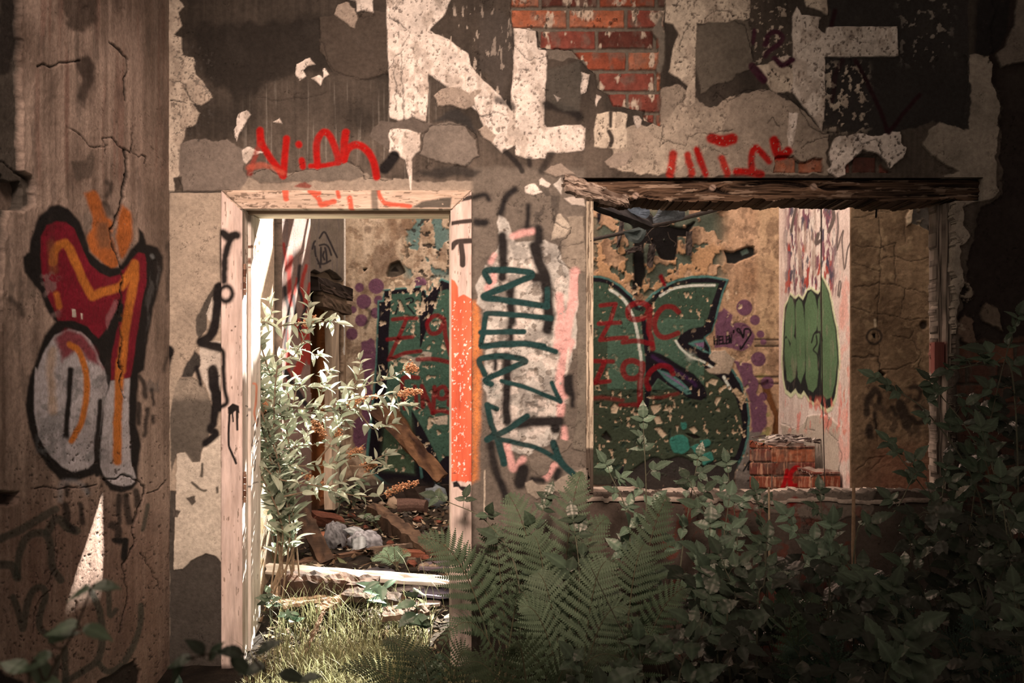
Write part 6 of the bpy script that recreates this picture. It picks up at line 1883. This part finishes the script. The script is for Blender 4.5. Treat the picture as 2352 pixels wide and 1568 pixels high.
BL2 = A(98, 102, 76)
for k, (lab, path, nl, sz, c_) in enumerate((
    ('tallest bramble shoot, rising over the sill before the left half of the green mural', [(1480, 1300, 4.65), (1484, 1130, 4.7), (1478, 985, 4.72)], 8, .085, BL2),
    ('bramble shoot bending left over the sill beside the old left window post', [(1450, 1330, 4.6), (1440, 1180, 4.68), (1400, 1085, 4.72)], 6, .08, BL2),
    ('bramble spray reaching over the sill in the middle of the green mural', [(1560, 1330, 4.6), (1580, 1180, 4.66), (1600, 1070, 4.7)], 6, .075, BL2),
    ('bramble shoot with its small tip before the mural left of the hearth stub', [(1700, 1340, 4.6), (1690, 1200, 4.66), (1672, 1085, 4.7)], 5, .075, BL2),
    ('thick bramble cane slanting left up to the sill below the mural', [(1660, 1380, 4.3), (1640, 1220, 4.45), (1590, 1120, 4.6)], 6, .085, BRAM),
    ('bramble sprig on the sill edge just left of the hearth stub', [(1760, 1330, 4.55), (1755, 1230, 4.6), (1740, 1150, 4.65)], 4, .075, BRAM),
    ('bramble shoot with a broad three part leaf hanging below the middle of the sill', [(1650, 1400, 4.2), (1660, 1260, 4.3), (1672, 1165, 4.4)], 5, .09, BL2),
    ('arching bramble cane ending in pale leaves below the hearth stub', [(1910, 1400, 4.2), (1880, 1290, 4.25), (1822, 1205, 4.3)], 5, .085, BL2),
    ('bright bramble rosette under the sill below the inner right wall', [(1905, 1330, 4.4), (1895, 1240, 4.45), (1885, 1150, 4.5)], 5, .075, BRAM),
    ('four leaved bramble sprig to the left of the dead upright cane', [(1905, 1360, 4.1), (1905, 1290, 4.1), (1908, 1232, 4.1)], 3, .085, BL2),
    ('broad bramble leaves in front of the wall under the mural centre', [(1640, 1420, 4.0), (1630, 1330, 4.05), (1630, 1235, 4.1)], 6, .095, BL2),
    ('low bramble spray with large leaves left of the short fern', [(1670, 1430, 3.9), (1690, 1370, 3.95), (1665, 1305, 4.0)], 6, .095, BRAM),
    ('bramble spray between the short fern and the leaning right fern frond', [(1740, 1400, 4.05), (1755, 1340, 4.1), (1760, 1265, 4.15)], 5, .085, BRAM),
    ('bramble shoot crossing in front of the dead upright cane', [(2000, 1420, 4.0), (1990, 1350, 4.0), (1945, 1290, 4.05)], 5, .08, BRAM),
    ('small bramble rosette right of the dead cane in half shade', [(2100, 1370, 4.3), (2095, 1300, 4.3), (2090, 1240, 4.3)], 4, .075, BRAM),
    ('bramble shoot reaching left in front of the cracked brown wall', [(2260, 1180, 4.5), (2140, 960, 4.6), (2030, 880, 4.7)], 8, .085, BRAM),
    ('bramble cane arching to the weathered right window post', [(2280, 1150, 4.45), (2230, 1000, 4.5), (2150, 895, 4.6)], 7, .085, BRAM),
    ('long bramble cane climbing the dark wall at the right edge', [(2230, 1200, 4.5), (2290, 900, 4.6), (2330, 750, 4.6)], 8, .085, BRAM),
    ('bramble branch with a five part leaf pointing left under the white plaster edge', [(2330, 900, 4.5), (2270, 840, 4.5), (2205, 845, 4.55)], 4, .085, BRAM),
    ('bramble spray hiding the right end of the sill', [(2220, 1260, 4.4), (2120, 1120, 4.5), (2055, 1035, 4.6)], 7, .085, BRAM),
    ('thin green bramble cane curving from the sill down to the dead cane', [(1965, 1240, 4.25), (2050, 1180, 4.35), (2095, 1100, 4.45)], 2, .07, BRAM),
    ('bramble sprig below the right end of the sill', [(2180, 1300, 4.3), (2160, 1200, 4.35), (2170, 1095, 4.4)], 6, .08, BRAM),
    ('bramble shoot in deep shade at the right edge below the plaster', [(2330, 1300, 4.2), (2300, 1150, 4.3), (2260, 1010, 4.4)], 8, .09, BRAM),
    ('dark bramble clump at the right edge level with the sill', [(2340, 1420, 4.0), (2320, 1280, 4.1), (2300, 1130, 4.2)], 7, .095, BRAM),
    ('bramble sprig with three rounded leaves left of the dark right ferns', [(2060, 1440, 3.9), (2050, 1390, 3.9), (2000, 1350, 3.9)], 5, .09, BRAM),
    ('bramble spray in shade above the bottom right corner fern', [(2290, 1500, 3.8), (2270, 1420, 3.9), (2245, 1325, 4.0)], 7, .095, BRAM),
    ('dim bramble sprig at the far right in front of the corner fern', [(2350, 1520, 3.7), (2340, 1450, 3.75), (2330, 1380, 3.8)], 4, .09, BRAM),
    ('large leaved bramble sprig at the bottom edge right of the drooping fern', [(2030, 1580, 3.5), (2040, 1540, 3.5), (2060, 1500, 3.5)], 4, .10, BRAM),
    ('round leaved bramble sprig low in the dark under the leaning fern frond', [(1480, 1600, 3.8), (1475, 1560, 3.8), (1470, 1500, 3.8)], 4, .09, BRAM),
    ('bramble sprig at the bottom edge below the V shaped fern', [(1350, 1600, 3.5), (1345, 1570, 3.5), (1330, 1540, 3.5)], 3, .085, BRAM),
    ('bramble sprig leaning left across the foot of the orange door casing', [(1190, 1330, 4.6), (1120, 1200, 4.72), (1025, 1150, 4.8)], 4, .09, BRAM),
    ('bramble sprig at the foot of the sprayed pier left of the tall fern', [(1240, 1320, 4.6), (1230, 1230, 4.7), (1250, 1160, 4.75)], 4, .08, BRAM),
    ('bramble sprig in front of the bright fern with two broad leaves', [(1330, 1400, 4.3), (1330, 1300, 4.35), (1320, 1220, 4.4)], 4, .09, BRAM),
    ('bramble spray with drooping leaves in the dark below the leaning fern', [(1560, 1560, 3.7), (1600, 1480, 3.75), (1620, 1400, 3.8)], 6, .095, BRAM))):
    bramble(lab, path, nl, sz * 1.08, c_, 100 + k)

# the thicket nobody could count: leaves at lower right, shade put into their colour
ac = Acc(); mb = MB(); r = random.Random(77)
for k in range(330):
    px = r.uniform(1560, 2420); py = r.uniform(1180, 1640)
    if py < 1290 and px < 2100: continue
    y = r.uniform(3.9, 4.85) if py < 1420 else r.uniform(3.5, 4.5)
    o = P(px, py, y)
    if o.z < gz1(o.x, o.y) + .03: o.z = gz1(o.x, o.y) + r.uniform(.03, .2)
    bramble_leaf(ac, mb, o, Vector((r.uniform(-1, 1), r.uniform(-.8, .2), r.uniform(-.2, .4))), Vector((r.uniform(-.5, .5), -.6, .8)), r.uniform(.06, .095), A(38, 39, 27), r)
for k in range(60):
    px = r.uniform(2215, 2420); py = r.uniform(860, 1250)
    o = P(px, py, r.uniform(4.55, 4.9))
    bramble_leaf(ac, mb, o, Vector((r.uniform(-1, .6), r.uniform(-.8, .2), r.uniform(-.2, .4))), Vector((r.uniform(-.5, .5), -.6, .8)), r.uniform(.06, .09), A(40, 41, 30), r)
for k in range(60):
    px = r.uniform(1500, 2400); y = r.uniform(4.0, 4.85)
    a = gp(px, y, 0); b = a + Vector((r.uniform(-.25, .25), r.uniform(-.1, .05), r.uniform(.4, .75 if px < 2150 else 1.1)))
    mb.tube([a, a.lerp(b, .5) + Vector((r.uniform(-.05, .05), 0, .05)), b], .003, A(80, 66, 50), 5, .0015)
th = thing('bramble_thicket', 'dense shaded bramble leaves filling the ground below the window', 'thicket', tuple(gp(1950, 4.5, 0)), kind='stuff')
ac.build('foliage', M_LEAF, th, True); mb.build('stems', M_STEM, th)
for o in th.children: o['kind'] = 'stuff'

m = MB(); r = random.Random(5)
m.tube([P(1968, 1600, 4.3) + Vector((0, 0, -.02)), P(1964, 1400, 4.3), P(1960, 1250, 4.32), P(1961, 1110, 4.35)], .011, A(150, 108, 78), 7, .006)
tag(m.build('dead_cane', M_STEM), 'dead brown upright cane standing before the sill under the inner wall corner', 'cane')
m = MB(); m.tube([P(1767, 1330, 4.5), P(1767, 1240, 4.5), P(1766, 1118, 4.52)], .005, A(170, 130, 98), 6, .004)
tag(m.build('dry_stalk', M_STEM), 'short dry stalk standing in front of the hearth stub', 'stalk')

# --- buddleia in the doorway
def lance_template(nl=8, nw=4):
    vs = []; fs = []
    for i in range(nl + 1):
        t = i / nl
        w = max(.004, .19 * (math.sin(math.pi * t ** .8) ** .9))
        for j in range(nw + 1):
            a = (j / nw - .5) * 2
            vs.append((a * w, t, .35 * abs(a) * w - .28 * t * t))
    for i in range(nl):
        for j in range(nw):
            o = i * (nw + 1) + j
            fs.append((o, o + 1, o + nw + 2, o + nw + 1))
    return np.array(vs), np.array(fs)


BV, BF = lance_template()
BVEIN = 1 + .12 * (np.abs(BV[:, 0]) < .012)[:, None]
bud = thing('buddleia', 'sunlit buddleia bush leaning into the doorway from the left with dried flower spikes', 'bush', tuple(gp(628, 5.5, 0)))
BC = np.array((.42, .50, .42))
r = random.Random(21)
fol = Acc(); low = Acc(); mm = MB()
rootp = gp(626, 5.5, 0)
spec = [('d1', '140,930 300,1040 480,1075 650,1105 800,1150 950,1180 1100,1180 1200,1150', 5.35, 5.55, '1200,1150 1290,1110 1415,1075'),
        ('d1', '150,900 350,930 500,940 700,930 830,880 950,850 1000,870', 5.45, 5.8, '885,850 930,830 975,800'),
        ('d1', '330,1190 560,1140 750,1090 900,1050 1060,1010 1165,965', 5.4, 5.7, None),
        ('d1', '150,570 400,550 640,510 850,490 1000,470 1200,455 1375,460', 5.45, 5.9, '880,450 960,410 1090,385'),
        ('d1', '150,400 300,300 400,290 600,310 800,330 950,310 1100,270 1250,210 1350,160', 5.45, 5.9, '1350,165 1380,150 1412,165'),
        ('d1', '150,450 350,460 500,480 700,480 900,410 1100,380 1290,370', 5.45, 5.7, '1290,370 1360,350 1455,345'),
        ('z8', '150,1270 300,1220 450,1200 600,1190 700,1180 800,1190', 5.45, 5.8, '535,1195 570,1170 600,1150'),
        ('z8', '160,1320 230,1180 260,1080 240,1010', 5.45, 5.6, None),
        ('z8', '300,1568 420,1470 500,1350 560,1200 550,1010', 5.45, 5.7, '210,1440 230,1420 270,1460'),
        ('d1', '200,700 350,540 420,460 470,280', 5.5, 5.6, None), ('d1', '940,480 1010,580 1080,645 1220,600', 5.7, 5.8, None),
        ('d1', '160,850 350,800 520,760 545,640', 5.5, 5.7, '600,600 640,640 680,690'), ('d1', '300,1100 420,960 480,800 660,760', 5.5, 5.7, '530,1010 600,1060 660,1090'),
        ('d1', '260,1000 380,700 520,580 700,560 860,590', 5.5, 5.8, None), ('d1', '620,900 760,720 800,560 960,200 965,90', 5.6, 5.9, None),
        ('d1', '160,320 300,120 420,0 640,60', 5.45, 5.8, None), ('d1', '680,1100 780,950 790,620', 5.6, 5.7, '780,720 785,680 790,640'), ('d1', '620,500 700,200 740,190', 5.6, 5.8, None),
        ('d1', '880,940 1000,940 1100,880 1190,840', 5.6, 5.7, '1010,945 1040,945 1075,930'), ('d1', '180,640 200,520 180,440', 5.45, 5.5, '160,510 190,470 215,440')]
for k, (z_, q, y0, y1, spike) in enumerate(spec):
    px = Q(z_, q); n = len(px)
    pts = []
    for i, (a, b) in enumerate(px):
        y = y0 + (y1 - y0) * i / (n - 1)
        w = P(a, b, y)
        if w.x < -1.175: w = P(a, b, -1.175 * F / (a - CX)) if a < CX - 20 else w
        pts.append(w)
    if px[0][0] < 640:
        pts = [rootp + Vector((r.uniform(-.05, .16), r.uniform(-.05, .12), 0)), rootp.lerp(pts[0], .5) + Vector((r.uniform(-.01, .12), r.uniform(0, .1), r.uniform(0, .15)))] + pts
    cv = [Vector(q_) for q_ in cr([tuple(a) for a in pts], 7)]
    m = MB(); m.tube(cv, .0045, A(112, 82, 60), 6, .002); m.build('branch', M_STEM, bud)
    L_ = 0; nxt = .10; side = 0
    tot = sum((cv[i + 1] - cv[i]).length for i in range(len(cv) - 1))
    for i in range(len(cv) - 1):
        seg = (cv[i + 1] - cv[i]); tl = seg.length
        if tl < 1e-5: continue
        tg = seg / tl
        while L_ + tl > nxt:
            o = cv[i] + tg * (nxt - L_)
            if nxt > .25 * tot or px[0][0] > 640:
                a = side * 1.57 + r.uniform(-.4, .4)
                e1 = tg.cross(Vector((0, 0, 1))).normalized(); e2 = e1.cross(tg)
                pr = e1 * math.cos(a) + e2 * math.sin(a)
                for sg in (-1, 1):
                    d = pr * sg + tg * r.uniform(.5, .9) + Vector((0, 0, .25))
                    sz = r.uniform(.065, .125) * (1 - .35 * nxt / max(tot, .3))
                    put_leaf(fol if o.z > .75 else low, BV, BF, o, d, Vector((r.uniform(-.6, .7), r.uniform(-.8, .4), 1)), sz, BC, r, r.uniform(-.5, .5), BVEIN)
                    if r.random() < .55:
                        for g in range(2): put_leaf(fol if o.z > .75 else low, BV, BF, o, d + Vector((r.uniform(-.5, .5), r.uniform(-.5, .5), .5)), Vector((0, -.3, 1)), sz * .5, BC, r, r.uniform(-.8, .8), BVEIN)
                side += 1
            nxt += r.uniform(.032, .05)
        L_ += tl
    tg = (cv[-1] - cv[-2]).normalized()
    for g in range(6):
        put_leaf(fol, BV, BF, cv[-1], tg + Vector((r.uniform(-.8, .8), r.uniform(-.8, .8), r.uniform(-.2, .8))), Vector((0, -.4, 1)), r.uniform(.03, .06), BC, r, r.uniform(-.6, .6), BVEIN)
    if spike:
        sp = [P(a, b, y0 + .8 * (y1 - y0)) for a, b in Q(z_, spike)]
        if k == 8: sp = [P(a, b, 5.46) for a, b in Q('d1', '165,510 190,470 215,440')]
        sc = [Vector(q_) for q_ in cr([tuple(a) for a in sp], 8)]
        m = MB(); m.tube(sc, .003, A(150, 90, 54), 5, .0015)
        for i, q_ in enumerate(sc):
            wv = .013 * (1 - .55 * i / len(sc))
            for g in range(12):
                o = q_ + Vector((r.gauss(0, wv), r.gauss(0, wv), r.gauss(0, wv)))
                chunk(m, o, r.uniform(.003, .0062), A(178, 112, 74) * r.uniform(.5, 1.3), r.randint(0, 9999))
        m.build('flower_spike', M_STEM, bud)
fol.build('foliage', M_BUD, bud, True)
low.build('lower_foliage', M_BUD, bud, True)


# --- shaded seedlings and broad leaves along the doorway floor
def leafy(name, label, cat, loc_px, y, h, n, size, col, seed, tmpl=(LV, LF, None), spread=.12):
    r = random.Random(seed)
    b = gp(loc_px, y, 0)
    t = thing(name, label, cat, tuple(b))
    ac = Acc(); m = MB()
    for k in range(max(2, n // 4)):
        tip = b + Vector((r.uniform(-spread, spread), r.uniform(-spread, spread), h * r.uniform(.6, 1.1)))
        mid = b.lerp(tip, .5) + Vector((r.uniform(-.02, .02), 0, .03))
        m.tube([b, mid, tip], .0028, A(80, 76, 54), 5, .0014)
        for q in range(5):
            o = mid.lerp(tip, q / 4)
            d = Vector((r.uniform(-1, 1), r.uniform(-1, .4), r.uniform(-.1, .5)))
            put_leaf(ac, tmpl[0], tmpl[1], o, d, Vector((r.uniform(-.4, .4), -.6, .8)), size * r.uniform(.6, 1.15), col, r, 0, np.ones((len(tmpl[0]), 1)) if tmpl[2] is None else tmpl[2])
    ac.build('foliage', M_LEAF, t, True); m.build('stems', M_STEM, t)
    return t


DKG = A(84, 88, 62)
LT_ = (BV, BF, None)
leafy('seedling', 'dark leafy buddleia seedling at the foot of the left room wall under the bush', 'seedling', 640, 5.75, .42, 12, .08, DKG, 3, LT_)
leafy('seedling', 'dark seedling between the left casing and the leaning post', 'seedling', 664, 6.1, .36, 10, .07, DKG, 4, LT_)
leafy('seedling', 'low green seedling below the far doorway post', 'seedling', 772, 7.6, .16, 10, .06, DKG, 5)
leafy('seedling', 'low green seedling on the far floor left of the mural foot', 'seedling', 812, 7.9, .22, 12, .06, DKG, 6)
leafy('seedling', 'sparse seedling on the floor below the fallen rafter top', 'seedling', 880, 6.9, .12, 8, .05, DKG, 7)
leafy('dock_plant', 'broad leaved dock standing before the white plank by the large fern', 'dock', 905, 5.3, .20, 6, .13, A(100, 112, 84), 8, LT_, .08)
leafy('dock_plant', 'dock with wide leaves at the right of the doorway grass', 'dock', 985, 5.1, .22, 8, .11, A(88, 96, 70), 9)
leafy('weed', 'small round leaved weed in the grass near the left casing', 'weed', 680, 5.15, .14, 6, .05, A(110, 124, 90), 10)
leafy('weed', 'leafy weed at the left casing below the splintered lath', 'weed', 622, 5.3, .15, 8, .06, DKG, 11)
leafy('weed', 'dark weed at the near end of the doorway grass by the low fern', 'weed', 1000, 4.6, .2, 8, .09, A(70, 78, 56), 12)
leafy('ivy_clump', 'dark leaf clump at the foot of the plaster strip between corner and door', 'ivy', 440, 4.2, .25, 14, .06, A(70, 84, 66), 13)


# --- grass
def grass(name, n, cx, cy, sx, sy, h0, h1, col, seed, label):
    r = np.random.RandomState(seed)
    x = r.normal(cx, sx, n); y = r.normal(cy, sy, n)
    ok = (x > -1.08) & (x < .05) & (y > 3.9) & (y < 5.75) & ~((np.abs(y - 5.17) < .3) & (x > -.36))
    x, y = x[ok], y[ok]; n = len(x)
    z = gz(x, y); h = r.uniform(h0, h1, n); a = r.uniform(0, 6.28, n); w = r.uniform(.0012, .0026, n); ln = r.uniform(.15, .8, n) * h
    dx, dy = np.cos(a), np.sin(a)
    vs = np.zeros((n, 8, 3)); 
    for i, (t, k) in enumerate(((0, 1), (.4, .9), (.75, .6), (1, .1))):
        bx = x + dx * ln * t ** 2; by = y + dy * ln * t ** 2; bz = z + h * (t - .25 * t * t)
        vs[:, 2 * i] = np.stack([bx - dy * w * k, by + dx * w * k, bz], -1); vs[:, 2 * i + 1] = np.stack([bx + dy * w * k, by - dx * w * k, bz], -1)
    f = np.array([(0, 1, 3, 2), (2, 3, 5, 4), (4, 5, 7, 6)])
    fs = (np.arange(n)[:, None, None] * 8 + f[None]).reshape(-1, 4)
    cs = np.repeat(np.asarray(col)[None] * r.uniform(.6, 1.3, n)[:, None], 8, 0)
    return tag(mesh(name, vs.reshape(-1, 3), fs, cs, M_GRASS), label, 'grass', kind='stuff')


grass('grass', 3600, -.62, 4.86, .26, .22, .05, .17, (.31, .34, .20), 3, 'pale green grass growing through the doorway')
grass('dry_grass', 3200, -.62, 4.75, .34, .26, .02, .07, (.42, .36, .24), 4, 'short dry straw coloured grass matted in the doorway')
grass('tall_grass', 420, -.75, 5.25, .3, .18, .12, .26, (.20, .23, .13), 5, 'thin tall grass stalks round the debris in the doorway')


# --- leafy sprigs close to the camera at the left
def near_sprig(label, stem, leaves, seed, col):
    r = random.Random(seed)
    cv = [Vector(q) for q in cr([(P(*stem[0]).x, P(*stem[0]).y, 0)] + [tuple(P(*q)) for q in stem], 8)]
    t = thing('sapling_sprig', label, 'sprig', tuple(cv[0]))
    m = MB(); m.tube(cv, .002, A(84, 66, 50), 6, .001)
    ac = Acc(); mb = m
    for (px, py, y, ang, sz) in leaves:
        o = P(px, py, y)
        d = Vector((math.cos(ang), r.uniform(-.3, .3), math.sin(ang)))
        put_leaf(ac, LV * np.array([1.15, 1, 1]), LF, o, d, Vector((r.uniform(-.2, .2), -.4, .9)), sz * .57, col, r)
        q = min(cv, key=lambda c: (c - o).length)
        mb.tube([q, q.lerp(o, .5) + Vector((0, 0, -.004)), o], .0012, A(84, 66, 50), 5)
    ac.build('foliage', M_LEAF, t, True); m.build('twig', M_STEM, t)


NR = A(116, 118, 84)
near_sprig('blurred leafy sprig close by at the bottom left below the sun patch on the wall', [(60, 1720, 1.25), (110, 1560, 1.25), (170, 1450, 1.25), (215, 1340, 1.25)],
           [(212, 1345, 1.25, .05, .055), (205, 1352, 1.25, 3.5, .06), (180, 1435, 1.25, 3.3, .07), (190, 1440, 1.25, -.3, .06), (110, 1470, 1.25, .35, .06), (120, 1500, 1.25, 3.6, .06), (85, 1520, 1.25, -1.2, .06), (95, 1560, 1.25, -.4, .05), (60, 1540, 1.25, 2.8, .06)], 41, NR)
near_sprig('blurred leafy sprig close by in front of the left door casing foot', [(700, 1760, 1.35), (640, 1600, 1.35), (560, 1500, 1.35), (430, 1510, 1.35)],
           [(560, 1500, 1.35, 2.9, .06), (530, 1510, 1.35, -.6, .06), (470, 1500, 1.35, 2.4, .05), (440, 1510, 1.35, 3.4, .055), (420, 1520, 1.35, -2.2, .05), (480, 1515, 1.35, 1.0, .05), (590, 1500, 1.35, .6, .06), (610, 1530, 1.35, 3.3, .06), (640, 1545, 1.35, -.2, .065), (690, 1560, 1.35, .3, .05)], 43, A(74, 76, 54))
